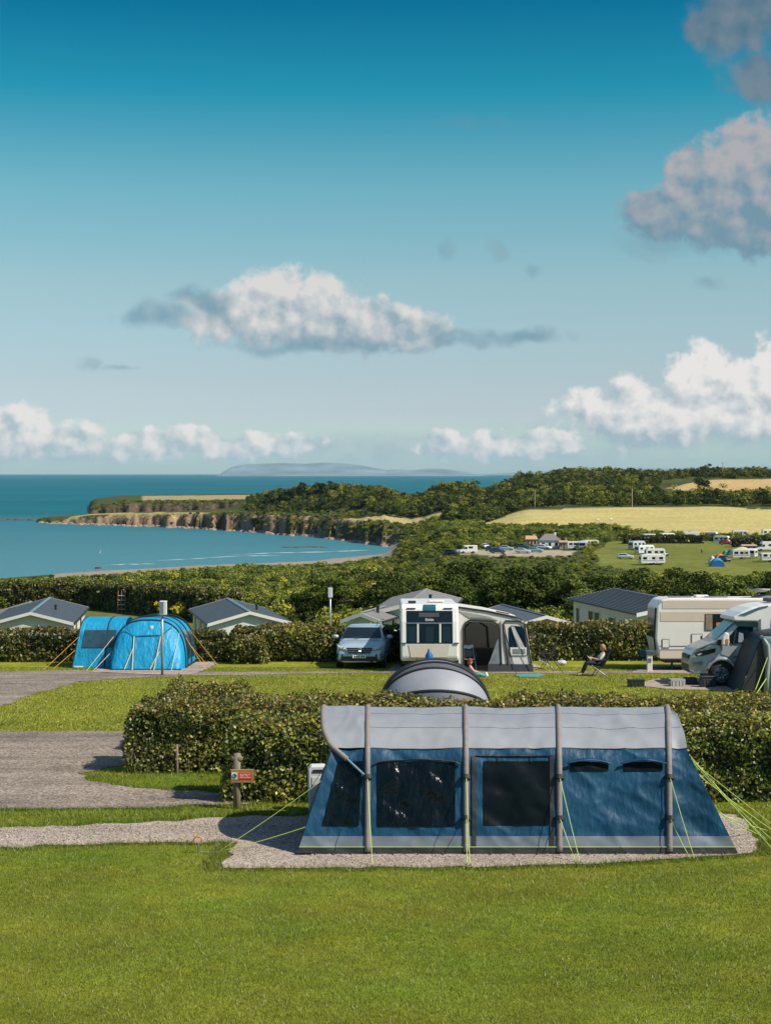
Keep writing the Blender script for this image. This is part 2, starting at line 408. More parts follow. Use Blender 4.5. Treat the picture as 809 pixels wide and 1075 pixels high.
def ground_material():
    m = bpy.data.materials.new('ground'); nt, N, L, b = nodes_of(m)
    b.inputs['Roughness'].default_value = .95; b.inputs['Specular IOR Level'].default_value = .08
    tc = N.new('ShaderNodeTexCoord'); a = N.new('ShaderNodeAttribute'); a.attribute_name = 'tint'
    def noise(s, d=4, st=(1, 1, 1)):
        mp = N.new('ShaderNodeMapping'); mp.inputs['Scale'].default_value = st; L.new(tc.outputs['Object'], mp.inputs[0])
        n = N.new('ShaderNodeTexNoise'); n.inputs['Scale'].default_value = s; n.inputs['Detail'].default_value = d; L.new(mp.outputs[0], n.inputs[0]); return n.outputs['Fac']
    def mr(v, a0, a1, b0, b1):
        n = N.new('ShaderNodeMapRange'); L.new(v, n.inputs[0])
        for i, q in enumerate((a0, a1, b0, b1)): n.inputs[i + 1].default_value = q
        return n.outputs[0]
    def mul(p, q):
        n = N.new('ShaderNodeMath'); n.operation = 'MULTIPLY'; L.new(p, n.inputs[0]); L.new(q, n.inputs[1]); return n.outputs[0]
    k = mul(mul(mr(noise(.55, 5), .3, .7, .74, 1.26), mr(noise(3.2, 5), .3, .7, .80, 1.2)), mr(noise(42, 3), .3, .7, .82, 1.18))
    sc_ = N.new('ShaderNodeVectorMath'); sc_.operation = 'SCALE'; L.new(a.outputs['Color'], sc_.inputs[0]); L.new(k, sc_.inputs['Scale'])
    hs = N.new('ShaderNodeHueSaturation'); L.new(sc_.outputs[0], hs.inputs['Color']); L.new(mr(noise(.9, 4), .3, .7, .468, .517), hs.inputs['Hue'])
    L.new(hs.outputs[0], b.inputs['Base Color'])
    bp = N.new('ShaderNodeBump'); bp.inputs['Strength'].default_value = .55; bp.inputs['Distance'].default_value = .05
    L.new(noise(55, 3), bp.inputs['Height']); L.new(bp.outputs[0], b.inputs['Normal'])
    return m
terrain = raw_mesh('terrain', Vt, Ft, C.reshape(-1, 3), ground_material(), smooth=True)
tag(terrain, kind='structure')

# ------------------------------------------------------------------ sea
def sea_material():
    m = bpy.data.materials.new('sea'); nt, N, L, b = nodes_of(m)
    b.inputs['Roughness'].default_value = .38; b.inputs['Specular IOR Level'].default_value = .06; b.inputs['IOR'].default_value = 1.15
    tc = N.new('ShaderNodeTexCoord')
    mp = N.new('ShaderNodeMapping'); mp.inputs['Scale'].default_value = (.0011, .0052, 1); L.new(tc.outputs['Object'], mp.inputs[0])
    n = N.new('ShaderNodeTexNoise'); n.inputs['Scale'].default_value = 1.0; n.inputs['Detail'].default_value = 6; L.new(mp.outputs[0], n.inputs[0])
    sp = N.new('ShaderNodeSeparateXYZ'); L.new(tc.outputs['Object'], sp.inputs[0])
    cr = N.new('ShaderNodeValToRGB'); L.new(n.outputs['Fac'], cr.inputs[0])
    cr.color_ramp.elements[0].position = .36; cr.color_ramp.elements[0].color = (.0, .076, .100, 1)
    cr.color_ramp.elements[1].position = .66; cr.color_ramp.elements[1].color = (.004, .118, .152, 1)
    mr = N.new('ShaderNodeMapRange'); L.new(sp.outputs['Y'], mr.inputs[0]); mr.inputs[1].default_value = 660; mr.inputs[2].default_value = 1750; mr.inputs[3].default_value = .80; mr.inputs[4].default_value = 0
    mx = N.new('ShaderNodeMix'); mx.data_type = 'RGBA'; L.new(mr.outputs[0], mx.inputs['Factor']); L.new(cr.outputs[0], mx.inputs[6]); mx.inputs[7].default_value = (.085, .215, .255, 1)   # shallow water over sand
    L.new(mx.outputs[2], b.inputs['Base Color'])
    mp2 = N.new('ShaderNodeMapping'); mp2.inputs['Scale'].default_value = (.12, .35, 1); L.new(tc.outputs['Object'], mp2.inputs[0])
    w = N.new('ShaderNodeTexNoise'); w.inputs['Scale'].default_value = 1; w.inputs['Detail'].default_value = 6; L.new(mp2.outputs[0], w.inputs[0])
    bp = N.new('ShaderNodeBump'); bp.inputs['Strength'].default_value = .8; bp.inputs['Distance'].default_value = 1.2
    L.new(w.outputs['Fac'], bp.inputs['Height']); L.new(bp.outputs[0], b.inputs['Normal'])
    return m
SEA = -36.0
sea = MB().grid(lambda u, v: ((u - .5) * 90000, 250 + 34000 * v ** 2.5, SEA), 40, 60).build('sea', sea_material())
tag(sea, kind='structure')
foam_m = mat('foam', (.75, .78, .78), .7, .2, .3)
def foam_strip(pts, wd, name='foam'):
    m = MB(); pts = [Vector(p) for p in pts]; q = []
    for i in range(len(pts) - 1):
        for k in range(12): q.append(pts[i].lerp(pts[i + 1], k / 12))
    L_, R_ = [], []
    for i, p in enumerate(q):
        w = .55 * wd * (fbm(i * .35, 3.1, 0, 4, 3) * 1.6 - .25) * min(1, i / 6, (len(q) - i) / 6)
        w = max(w, .12); o = (fbm(i * .2, 8, 0, 5, 2) - .5) * 5
        L_.append((p.x, p.y - w + o, SEA + .06)); R_.append((p.x, p.y + w + o, SEA + .06))
    n = len(q); m.add(L_ + R_, [(i, i + 1, n + i + 1, n + i) for i in range(n - 1)])
    return tag(m.build(name, foam_m), kind='structure')
def seapt(px, py):
    d = ray(px, py); k = (SEA - CAMZ) / d.z; return Vector((d.x * k, d.y * k, SEA))
foam_strip([seapt(108, 593.5), seapt(135, 592.5), seapt(165, 592)], 3.4)
foam_strip([seapt(150, 589.5), seapt(200, 587), seapt(245, 584), seapt(300, 583)], 3.0)
foam_strip([seapt(238, 582.8), seapt(290, 580.5), seapt(340, 579.5), seapt(392, 577.5)], 4.0)
reef_m = mat('reef_rock', (.07, .065, .055), .9, .4, .3, .8, 1.0)
m = MB()
for k in range(16):
    p = seapt(-6 + k * 2.9 + random.random() * 2, 545.5); s = random.uniform(1.5, 4); m.ball((p.x, p.y + random.uniform(-12, 12), SEA), (s * 1.6, s * 3, s * .35), 8, 5)
tag(m.build('reef', reef_m, smooth=True), kind='structure')
m = MB()
for k in range(22):
    p = seapt(297 + k * 2.1, 574.5); s = random.uniform(.8, 1.8); m.ball((p.x, p.y + random.uniform(-4, 4), SEA), (s * 1.6, s * 2, s * .3), 8, 5)
tag(m.build('reef', reef_m, smooth=True), kind='structure')
# boulders at the foot of the cliffs
Vb, Fb = [], []
m = MB()
for k in range(420):
    p = rng.uniform(42, 425); y = float(edge1(p)) - rng.uniform(1.5, 9); s = rng.uniform(.5, 1.9)
    x = (p - CX) / F * y
    m.ball((x, y, SEA), (s * 1.3, s, s * rng.uniform(.5, 1.0)), 6, 4)
tag(m.build('shore_boulders', mat('boulder', (.27, .21, .15), .95, .4, .5, .6, 2)), kind='stuff')

# ------------------------------------------------------------------ far hills across the water
hill_m = mat('far_hill', (.135, .195, .215), .95, .35, .0022, .8, .004)  # blue-grey of the distant haze is put into the hill colour
def hill(name, prof, Y, depth):
    pr = np.array(prof, float)
    def fn(u, v):
        px = pr[0, 0] + (pr[-1, 0] - pr[0, 0]) * u
        py = np.interp(px, pr[:, 0], pr[:, 1]); top = at(px, py, Y).z
        y = Y - depth * (1 - v); s = sm(np.array(v / .9))
        x = (px - CX) / F * Y
        z = SEA + (top - SEA) * float(s) * (.82 + .18 * float(fbm(x / 700, y / 700, 0, 61, 4)) if v < .99 else 1)
        z += (float(fbm(x / 420, y / 420, 0, 63, 3)) - .5) * 60 * v * (1 - v) * 4 * min(1, (top - SEA) / 120)
        return (x, y, max(z, SEA - 2))
    o = MB().grid(fn, 160, 26).build(name, hill_m, smooth=True)
    return tag(o, kind='structure')
hill('headland_hill', [(236, 500), (240, 493), (246, 489.5), (258, 487.6), (280, 486.6), (300, 486), (320, 487), (340, 485.6), (360, 486.4), (380, 488.5), (392, 491), (405, 493.5), (415, 493), (432, 493.8), (450, 492), (468, 492.6), (486, 495), (505, 499)], 20000, 1500)
hill('coastal_hill', [(480, 499), (520, 497), (580, 494.5), (640, 492.8), (700, 491.6), (740, 491), (800, 490), (900, 492), (1000, 497)], 27000, 2500)

# ------------------------------------------------------------------ gravel: roads, path, pitches
def gravel_material(name, c1, c2, fine):
    m = bpy.data.materials.new(name); nt, N, L, b = nodes_of(m)
    b.inputs['Roughness'].default_value = .92; b.inputs['Specular IOR Level'].default_value = .2
    tc = N.new('ShaderNodeTexCoord')
    v = N.new('ShaderNodeTexVoronoi'); v.inputs['Scale'].default_value = fine; L.new(tc.outputs['Object'], v.inputs['Vector'])
    n = N.new('ShaderNodeTexNoise'); n.inputs['Scale'].default_value = .8; n.inputs['Detail'].default_value = 7; n.inputs['Roughness'].default_value = .65; L.new(tc.outputs['Object'], n.inputs[0])
    mp = N.new('ShaderNodeMapping'); mp.inputs['Scale'].default_value = (.12, 1.1, 1); L.new(tc.outputs['Object'], mp.inputs[0])
    n2 = N.new('ShaderNodeTexNoise'); n2.inputs['Scale'].default_value = 1.0; n2.inputs['Detail'].default_value = 3; L.new(mp.outputs[0], n2.inputs[0])
    mx = N.new('ShaderNodeMix'); mx.data_type = 'RGBA'; mx.inputs[6].default_value = (*c1, 1); mx.inputs[7].default_value = (*c2, 1)
    ad = N.new('ShaderNodeMath'); ad.operation = 'ADD'; L.new(n.outputs['Fac'], ad.inputs[0]); L.new(n2.outputs['Fac'], ad.inputs[1])
    mr = N.new('ShaderNodeMapRange'); L.new(ad.outputs[0], mr.inputs[0]); mr.inputs[1].default_value = .75; mr.inputs[2].default_value = 1.25
    L.new(mr.outputs[0], mx.inputs['Factor'])
    hs = N.new('ShaderNodeSeparateColor'); L.new(v.outputs['Color'], hs.inputs[0])
    m2 = N.new('ShaderNodeMapRange'); L.new(hs.outputs[0], m2.inputs[0]); m2.inputs[3].default_value = .5; m2.inputs[4].default_value = 1.5
    s = N.new('ShaderNodeVectorMath'); s.operation = 'SCALE'; L.new(mx.outputs[2], s.inputs[0]); L.new(m2.outputs[0], s.inputs['Scale'])
    L.new(s.outputs[0], b.inputs['Base Color'])
    bp = N.new('ShaderNodeBump'); bp.inputs['Strength'].default_value = .8; bp.inputs['Distance'].default_value = .02; L.new(v.outputs['Distance'], bp.inputs['Height']); L.new(bp.outputs[0], b.inputs['Normal'])
    return m
road_m = gravel_material('road_gravel', (.145, .120, .096), (.285, .238, .19), 22)
pad_m = gravel_material('pitch_gravel', (.27, .222, .178), (.38, .32, .26), 34)
POLYS = []
def sheet(name, pix, m, lift=.012, step=.28, amp=.06):
    P = [gpt(*q) for q in pix]; out = []
    for i in range(len(P)):
        a, b = P[i], P[(i + 1) % len(P)]; n = max(1, int((b - a).length / step))
        for k in range(n):
            q = a.lerp(b, k / n); out.append((q.x + random.gauss(0, amp), q.y + random.gauss(0, amp)))
    POLYS.append(out)
    vs = [(x, y, -SLOPE * (y - 25.6) + lift) for x, y in out]
    mb = MB(); mb.add(vs, [tuple(range(len(vs)))])
    return tag(mb.build(name, m), kind='structure')
sheet('road', [(-700, 768), (-200, 768), (60, 768), (128, 768), (170, 766), (230, 775), (231, 800), (150, 800), (118, 806), (83, 813), (92, 820), (150, 829), (235, 833), (262, 834), (262, 845), (244, 845), (160, 848), (80, 849), (0, 850), (-700, 851)], road_m)
sheet('road', [(-400, 705.5), (0, 705.5), (80, 704), (160, 706), (330, 705), (420, 706), (560, 705), (700, 704.5), (900, 706), (900, 708.5), (700, 707.5), (560, 707.5), (345, 707), (262, 708.5), (160, 711), (120, 713), (85, 716), (45, 726), (0, 743), (-120, 752), (-400, 756)], road_m, amp=.1)
sheet('path', [(-500, 869), (0, 869.5), (80, 867), (150, 864), (205, 860.5), (262, 858), (268, 864), (258, 886), (190, 884.5), (120, 886), (60, 888), (0, 889.5), (-500, 891)], pad_m)
sheet('pitch_pad', [(232, 859), (268, 857.5), (330, 857), (600, 853), (770, 856), (786, 866), (790, 882), (785, 895), (760, 899), (690, 903), (620, 908), (520, 911), (420, 912), (330, 912.5), (236, 912), (240, 898), (246, 885), (240, 878)], pad_m, .016)
sheet('pitch_pad', [(405, 705.6), (412, 698), (480, 697), (562, 697.5), (572, 702), (520, 705.4)], pad_m, .02)
sheet('pitch_pad', [(662, 706.5), (682, 698), (900, 697), (900, 706), (740, 708)], pad_m, .02)
sheet('pitch_pad', [(664, 719), (690, 713), (830, 713), (860, 724), (760, 726), (690, 723)], pad_m, .02)
sheet('pitch_pad', [(98, 706), (104, 697), (112, 692), (232, 690), (228, 698), (203, 708.5), (160, 708.5)], pad_m, .02)

# ------------------------------------------------------------------ grass blades of the lawns
def in_gravel(x, y):
    r = np.zeros(x.shape, bool)
    for po in POLYS: r |= poly_mask(x, y, po)
    return r
def blades(name, n, y0, y1, hmin, hmax, wd, seed, test=None, tone=(.085, .125, .018), tone2=(.15, .155, .03)):
    rg = np.random.default_rng(seed)
    y = y0 + (y1 - y0) * rg.random(n); x = (rg.random(n) * 1700 - 440 - CX) / F * y
    keep = ~in_gravel(x, y)
    if test is not None: keep &= test(x, y)
    x, y = x[keep], y[keep]; n = len(x)
    z = ground_height(x, y)
    pn = fbm(x * .8, y * .8, 0, 71, 3); h = rg.uniform(hmin, hmax, n) * (.6 + .8 * pn)
    a = rg.random(n) * 2 * np.pi; lean = rg.normal(0, .5, (n, 2)) * h[:, None]
    b = np.stack([x, y, z - .002], 1); dv = np.stack([np.cos(a), np.sin(a), 0 * a], 1) * (wd * rg.uniform(.6, 1.3, n))[:, None]
    tip = b + np.stack([lean[:, 0], lean[:, 1], h], 1)
    V = np.stack([b - dv, b + dv, tip], 1).reshape(-1, 3)
    f = np.clip(rg.random(n) * .6 + (fbm(x * .45, y * .6, 0, 73, 4) - .36) * 2.2, 0, 1)[:, None]
    T = (np.array(tone) * (1 - f) + np.array(tone2) * f) * rg.uniform(.8, 1.22, (n, 1))
    o = raw_mesh(name, V, np.arange(3 * n).reshape(n, 3), np.repeat(T, 3, 0), leaf_mat)
    return tag(o, kind='stuff')
# ================================================================== HEDGES, GRASS, TREES
blades('lawn_grass', 600000, 16.2, 26.2, .018, .045, .0035, 1, tone=(.122, .188, .014), tone2=(.215, .232, .030))
blades('verge_grass', 158000, 26.0, 34.5, .03, .09, .006, 2, tone=(.105, .168, .014), tone2=(.175, .195, .024))
# longer tufts along the edge of the pitch
def near_edge(x, y):
    r = np.zeros(x.shape, bool)
    for po in POLYS[:4]:
        for k in range(0, len(po), 1):
            r |= (np.abs(x - po[k][0]) < .28) & (np.abs(y - po[k][1]) < .22)
    return r
blades('edge_grass', 440000, 21, 34, .04, .10, .005, 3, test=near_edge, tone=(.095, .155, .013), tone2=(.15, .175, .022))
HG = 'clipped hedges between the pitches'
hedge('clipped hedge nearest the gravel pitch, running behind the big blue and grey tent', gxd(236, 30.6).x, 12.0, 30.25, 31.95, 1.50, 1050, .074, 101, HG, brown=.14, bright=1.65, bulge=.24, lowbare=.12)
hedge('clipped hedge with a red-brown top, parallel behind the hedge at the big tent', gxd(131, 34.4).x, 13.5, 34.2, 36.4, 1.45, 950, .071, 102, HG, brown=.26, bright=1.3, bulge=.22, lowbare=.27)  # leaf colour darkened against the nearer row, painting its less lit front
hedge('short clump of hedge farthest up the lawn, beside the bend in the road', gxd(160, 37.4).x, gxd(262, 39).x, 37.6, 40.6, 1.42, 850, .071, 103, HG, brown=.22, bright=1.2, bulge=.22)
# hedge across the back of the camping row
hedge('long dark clipped hedge between the white lodge and the bright blue tent', gxd(-160, 66.5).x, gxd(238, 66.5).x, 66.2, 67.8, 1.27, 260, .12, 104, HG, 'tflr', brown=.2, bright=.85, bulge=.2)
hedge('long clipped hedge with a yellow-brown top behind the parked car and caravan', gxd(242, 66.9).x, gxd(560, 66.5).x, 66.3, 67.9, 1.44, 300, .12, 105, HG, 'tflr', brown=.35, bright=1.1, bulge=.2)
hedge('long clipped hedge with a level top between the awning and the beige caravan', gxd(553, 67.5).x, gxd(1000, 67).x, 66.8, 68.4, 1.54, 300, .12, 106, HG, 'tflr', brown=.3, bright=1.2, bulge=.2)
hedge('small low bush of hedge at the foot of the wooden rail post', gxd(243, 65).x, gxd(278, 65).x, 65.0, 66.2, 1.1, 300, .11, 107, HG, 'tflr', brown=.3, bulge=.25)
# the tall field hedge beyond the lodges
def field_hedge(p0, y0, p1, y1, seed, label):
    a0 = Vector(((p0 - CX) / F * y0, y0)); a1 = Vector(((p1 - CX) / F * y1, y1)); Lh = (a1 - a0).length; mid_ = (a0 + a1) / 2
    o = empty('hedge', (mid_.x, mid_.y, gz1(mid_.x, mid_.y)), label, 'hedge', 'field hedge beyond the lodges', math.atan2(a1.y - a0.y, a1.x - a0.x))
    hedge('', mid_.x - Lh / 2, mid_.x + Lh / 2, mid_.y - 1.6, mid_.y + 1.6, 3.3, 75, .30, seed, None, 'tflr', brown=.10, bright=.95, bulge=.8, o=o, rz=o.rotation_euler.z)
field_hedge(-120, 214, 100, 212, 108, 'tall dark field hedge above the slate roofed lodge, seaward of the ladder frame')
field_hedge(98, 213, 240, 172, 118, 'tall field hedge slanting from the ladder frame down to the dark roofed lodge')
blades('lawn_grass', 440000, 41.5, 63.5, .03, .06, .011, 4, tone=(.175, .215, .02), tone2=(.25, .255, .032))
hedge('dark clipped hedge beyond the campsite field, between the far caravans and the track', gxd(655, 530).x, gxd(737, 530).x, 528, 533, 2.4, 18, .6, 109, 'hedges of the far campsite', 'tfl', brown=.02, bright=.5, bulge=.5)
hedge('darkest clipped hedge of the far campsite, over the white motorhome', gxd(769, 500).x, gxd(830, 500).x, 497, 502, 2.5, 18, .6, 110, 'hedges of the far campsite', 'tfl', brown=.02, bright=.4, bulge=.5)

def hedge_feet(o, x0, x1, y, n, seed):
    rg = np.random.default_rng(seed); m = MB(); b = o.location
    for k in range(n):
        x = rg.uniform(x0, x1); q = Vector((x, y + rg.uniform(.0, .22), 0)); q.z = gz1(q.x, q.y); a = rg.normal(0, .25); h = rg.uniform(.35, .75); r_ = rg.uniform(.008, .02)
        pts = [q - b, q - b + Vector((a * h * .4, rg.normal(0, .05), h * .5)), q - b + Vector((a * h, rg.normal(0, .08), h))]; m.tube(pts, [r_, r_ * .8, r_ * .4], 5, False)
        if rg.random() < .6: m.tube([pts[1], pts[1] + Vector((rg.normal(0, .2), -.05, h * .35))], [r_ * .6, r_ * .25], 4, False)
    m.build('stem', mat('twig_pale', (.16, .12, .085), .9, .3, 8), o)
hs_ = [q for q in bpy.data.objects if q.name.startswith('hedge') and q.get('group') == HG]
hedge_feet(hs_[0], gxd(238, 30.6).x, 6.6, 30.3, 150, 1); hedge_feet(hs_[1], gxd(134, 34.3).x, gxd(250, 34.3).x, 34.25, 60, 2)
# ------------------------------------------------------------------ crowns used again and again
lib = bpy.data.collections.new('plants')            # sources of the scattered masses, not in the scene itself
lib_far = bpy.data.collections.new('far_plants')
for k in range(6):                                   # bushes 1 m in radius, 1.2 m tall
    V, Fq, T = crown_arrays(300 + k, 1.0, 1.25, 13, 1500, .105, [1.5, 2.3, 1.85, 2.7, 2.0, 1.0][k], [.2, .8, .3, 1.0, .5, .1][k], low=-.05)
    lib.objects.link(raw_mesh('bush', V, Fq, T, far_leaf, link=False))
for k in range(6):                                   # trees of unit height
    V, Fq, T = crown_arrays(400 + k, .52, 1.0, 14, 800, .07, [.7, 1.15, .6, 1.6, .9, 1.8][k], [0, .3, 0, .7, .2, 1.0][k], low=.05)
    lib_far.objects.link(raw_mesh('tree', V, Fq, T, far_leaf, link=False))
def scatter(name, x, y, s, sz, coll, label, cat, seed):
    rg = np.random.default_rng(seed); n = len(x)
    me = bpy.data.meshes.new(name); me.vertices.add(n)
    z = ground_height(x, y) - .15 * s
    me.vertices.foreach_set('co', np.stack([x, y, z], 1).astype(np.float32).ravel())
    for nm, ty, val in (('size', 'FLOAT_VECTOR', np.stack([s, s, s * sz], 1)), ('turn', 'FLOAT_VECTOR', np.stack([0 * x, 0 * x, rg.random(n) * 6.28], 1))):
        a = me.attributes.new(nm, ty, 'POINT'); a.data.foreach_set('vector', val.astype(np.float32).ravel())
    a = me.attributes.new('pick', 'INT', 'POINT'); a.data.foreach_set('value', rg.integers(0, 6, n).astype(np.int32))
    me.update()
    o = bpy.data.objects.new(name, me); col.objects.link(o)
    g = bpy.data.node_groups.new(name, 'GeometryNodeTree')
    g.interface.new_socket('Geometry', in_out='INPUT', socket_type='NodeSocketGeometry'); g.interface.new_socket('Geometry', in_out='OUTPUT', socket_type='NodeSocketGeometry')
    N_ = g.nodes; L_ = g.links
    gi, go = N_.new('NodeGroupInput'), N_.new('NodeGroupOutput')
    ip = N_.new('GeometryNodeInstanceOnPoints'); ci = N_.new('GeometryNodeCollectionInfo'); ci.inputs['Collection'].default_value = coll
    ci.inputs['Separate Children'].default_value = True; ci.inputs['Reset Children'].default_value = True
    ip.inputs['Pick Instance'].default_value = True
    def attr(nm, dt):
        q = N_.new('GeometryNodeInputNamedAttribute'); q.data_type = dt; q.inputs['Name'].default_value = nm; return q.outputs['Attribute']
    L_.new(gi.outputs[0], ip.inputs['Points']); L_.new(ci.outputs[0], ip.inputs['Instance'])
    L_.new(attr('pick', 'INT'), ip.inputs['Instance Index']); L_.new(attr('size', 'FLOAT_VECTOR'), ip.inputs['Scale'])
    er = N_.new('FunctionNodeEulerToRotation'); L_.new(attr('turn', 'FLOAT_VECTOR'), er.inputs[0]); L_.new(er.outputs[0], ip.inputs['Rotation'])
    L_.new(ip.outputs[0], go.inputs[0])
    md = o.modifiers.new('plants', 'NODES'); md.node_group = g
    return tag(o, label, cat, None, 'stuff')
def spots(n, d0, d1, p0=-170, p1=985, seed=0):
    rg = np.random.default_rng(seed)
    d = np.sqrt(d0**2 + (d1**2 - d0**2) * rg.random(n)); p = p0 + (p1 - p0) * rg.random(n)
    return p, d, (p - CX) / F * d, rg
# scrub of the valley
p, d, x, rg = spots(21000, 118, 720, seed=5)
z = ground_height(x, d); Z = zone_masks(p, d)
dl = np.where(d > 300, 300 + (d - 300) * 390 / (shore(p) - 300), d)
keep = ~(Z['lodge'] | Z['camp'] | Z['carp'] | Z['gold']) & ~((p < 420) & (dl > np.where(p < 62, 646, 602)))
keep &= ~((p > 470) & (p < 612) & (d > 395) & (d < 449) & (rg.random(len(p)) < .85)) & ~((d < 160) & (p < 330)) & ~((p > 620) & (d > 330) & (d < 410))
keep &= ~((p > 395) & (p < 480) & (d > 430) & (d < 560) & (rg.random(len(p)) < .55))
keep &= ~((p > 500) & (p < 610) & (d > 440) & (d < 500))
thin = fbm(x / 18, d / 18, 0, 81, 3)
keep &= rg.random(len(p)) < np.clip(.35 + (thin - .35) * 2.2, .1, 1)
p, d, x = p[keep], d[keep], x[keep]
big = fbm(x / 26, d / 26, 0, 83, 3)
s = (.9 + 2.0 * big) * rg.uniform(.65, 1.45, keep.sum()) * np.where(p > 380, 1.12, 1.0) * np.where((d > 330) & (p > 400), .86, 1.0) * np.where((p < 400) & (d > 380), np.interp(p, [0, 60, 140, 230, 270, 400], [1.0, 1.15, 1.35, 1.7, 1.5, 1.3]), 1.0)
s = np.where((d < 200) & (p > 380), s * .8, s)
s = np.where((p > 400) & (p < 640) & (d > 340) & (d < 470), s * .62, s)
scatter('scrub', x, d, s, 1.0, lib, 'mass of rounded green scrub filling the valley down to the beach', 'scrub', 6)
# low cover between the bushes
p, d, x, rg = spots(16000, 112, 690, seed=7); Z = zone_masks(p, d)
dl = np.where(d > 300, 300 + (d - 300) * 390 / (shore(p) - 300), d)
keep = ~(Z['lodge'] | Z['camp'] | Z['carp'] | Z['gold']) & ~((p < 420) & (dl > 606)) & ~((p > 500) & (p < 610) & (d > 440) & (d < 500))
scatter('undergrowth', x[keep], d[keep], rg.uniform(.45, 1.0, keep.sum()), .8, lib, 'low bramble and bracken between the taller scrub bushes', 'undergrowth', 8)
# wooded headland and ridge
p, d, x, rg = spots(26000, 690, 1420, seed=9); z = ground_height(x, d); Z = zone_masks(p, d); e1 = d - edge1(p)
jit_ = (fbm(x / 25, d / 25, 0, 85, 3) - .5) * 30
A = (p > 255) & (p < 500) & (e1 > np.interp(p, [255, 280, 310, 345, 505], [75, 45, 50, 84, 80]) + jit_ * .6) & (d < 1330)
B = (p >= 470) & ((p < 690) | (d < 935)) & (d > np.interp(p, [470, 520, 545, 600, 700, 809, 960], [700, 790, 818, 822, 828, 822, 815]) + jit_ * .35) & (d < np.where(p > 690, 1030, 1180)) & ~Z['gold'] & ~Z['strip']
Cc = (p > 580) & (d > 1176) & (d < 1330)
keep = (A | B | Cc) & ~Z['strip'] & ~Z['upper'] & (z > -33) & (rg.random(len(p)) < .42)
p, d, x = p[keep], d[keep], x[keep]
hgt = (5.6 + 6.0 * fbm(x / 45, d / 60, 0, 87, 3)) * rg.uniform(.7, 1.3, len(p)) * np.where((p > 500) & (p < 720) & (d > 900), .86, 1) * np.interp(p, [255, 300], [.75, 1.0]) * np.where((p > 690) & (d > 880) & (d < 1000), .7, 1)
scatter('woodland', x, d, hgt, 1.0, lib_far, 'broadleaf wood covering the headland and the ridge beyond the golden field', 'woodland', 10)
# scrub hanging on the cliffs, coast knoll, hedgerows
p, d, x, rg = spots(30000, 560, 1760, 36, 640, seed=11); z = ground_height(x, d); e1 = d - edge1(p); e2 = d - edge2(p); Z = zone_masks(p, d)
ntc = fbm(p / 7.0, d / 40, 0, 91, 3)
rim = (p > 42) & (p < 470) & (z > -34.2) & (((e1 > 1) & (e1 < 13) & (rg.random(len(p)) < np.interp(p, [42, 120, 230, 280, 330, 400], [.04, .12, .18, .4, .85, .95])) & (ntc > .40)) | ((e1 > 10) & (e1 < np.interp(p, [120, 260, 290, 400], [14, 28, 60, 90])) & (rg.random(len(p)) < np.interp(p, [60, 230, 290], [.12, .55, .9]))))
rim2 = (p > 96) & (p < 300) & (e2 > 3) & (e2 < 60) & (z > -32) & (rg.random(len(p)) < .9) & (ntc > .30)
knoll = (p > 392) & (p < 558 + (fbm(p / 12, d / 50, 0, 93, 2) - .5) * 30) & (d > np.interp(p, [392, 450, 558], [740, 610, 575])) & (d < np.interp(p, [392, 440, 500, 520, 558], [900, 905, 800, 690, 600])) & (z > -31) & ~Z['gold']
keep = (rim | rim2 | knoll) & ~Z['strip']
p, d, x = p[keep], d[keep], x[keep]
s = rg.uniform(1.1, 2.4, len(p)) * np.where(knoll[keep], 1.25, 1.0)
pe = rg.uniform(42, 470, 2600); de = edge1(pe) + rg.uniform(1.5, 15, 2600); ke = (vn(pe / 3.0, de * 0, 0, 97) > np.interp(pe, [42, 230, 290, 360], [.90, .86, .66, .25])) & (ground_height((pe - CX) / F * de, de) > -34.5)
pe, de = pe[ke], de[ke]; p, d, x = np.concatenate([p, pe]), np.concatenate([d, de]), np.concatenate([x, (pe - CX) / F * de]); s = np.concatenate([s, rg.uniform(.9, 2.0, len(pe))])
scatter('coastal_scrub', x, d, s, .95, lib, 'dark scrub on the cliff tops and on the knoll above the beach', 'scrub', 12)
rg = np.random.default_rng(13); p = rg.uniform(596, 985, 900); d = np.interp(p, [596, 640, 700, 809, 985], [585, 566, 556, 552, 550]) + rg.normal(0, 5, 900)
keep = (vn(p / 16.0, p * 0, 0, 95) > .3); p, d = p[keep], d[keep]
p2 = rg.uniform(545, 640, 260); d2 = np.interp(p2, [545, 640], [610, 560]) + rg.normal(0, 6, 260)
p, d = np.concatenate([p, p2]), np.concatenate([d, d2]); x = (p - CX) / F * d
scatter('hedgerow', x, d, rg.uniform(1.0, 2.3, len(p)), 1.15, lib, 'straggling hedgerow between the golden field and the far campsite', 'hedgerow', 14)

# ------------------------------------------------------------------ trees that stand out, each by itself
def make_tree(seed, Rx, H, nclump, nleaf, leaf, bright, olive, tr=.0, low=.05):
    V, Fq, T = crown_arrays(seed, Rx, H * (1 - tr), nclump, nleaf, leaf, bright, olive, low); V[:, 2] += H * tr
    cr = raw_mesh('crown', V, Fq, T, far_leaf)
    m = MB(); r0 = .035 * H; rg = np.random.default_rng(seed); hk = H * (tr + (1 - tr) * .55)
    m.tube([(0, 0, -.5), (r0 * .4, 0, hk * .4), (-r0 * .3, r0 * .3, hk)], [r0, r0 * .75, r0 * .35], 7)
    for k in range(5):
        a = k * 1.26 + rg.random(); m.tube([(0, 0, hk * (.45 + .08 * k)), (math.cos(a) * Rx * .55, math.sin(a) * Rx * .55, hk * (.8 + .07 * k))], [r0 * .5, r0 * .15], 5)
    tk = m.build('trunk', bark, None)
    return cr, tk
PROTO = {}
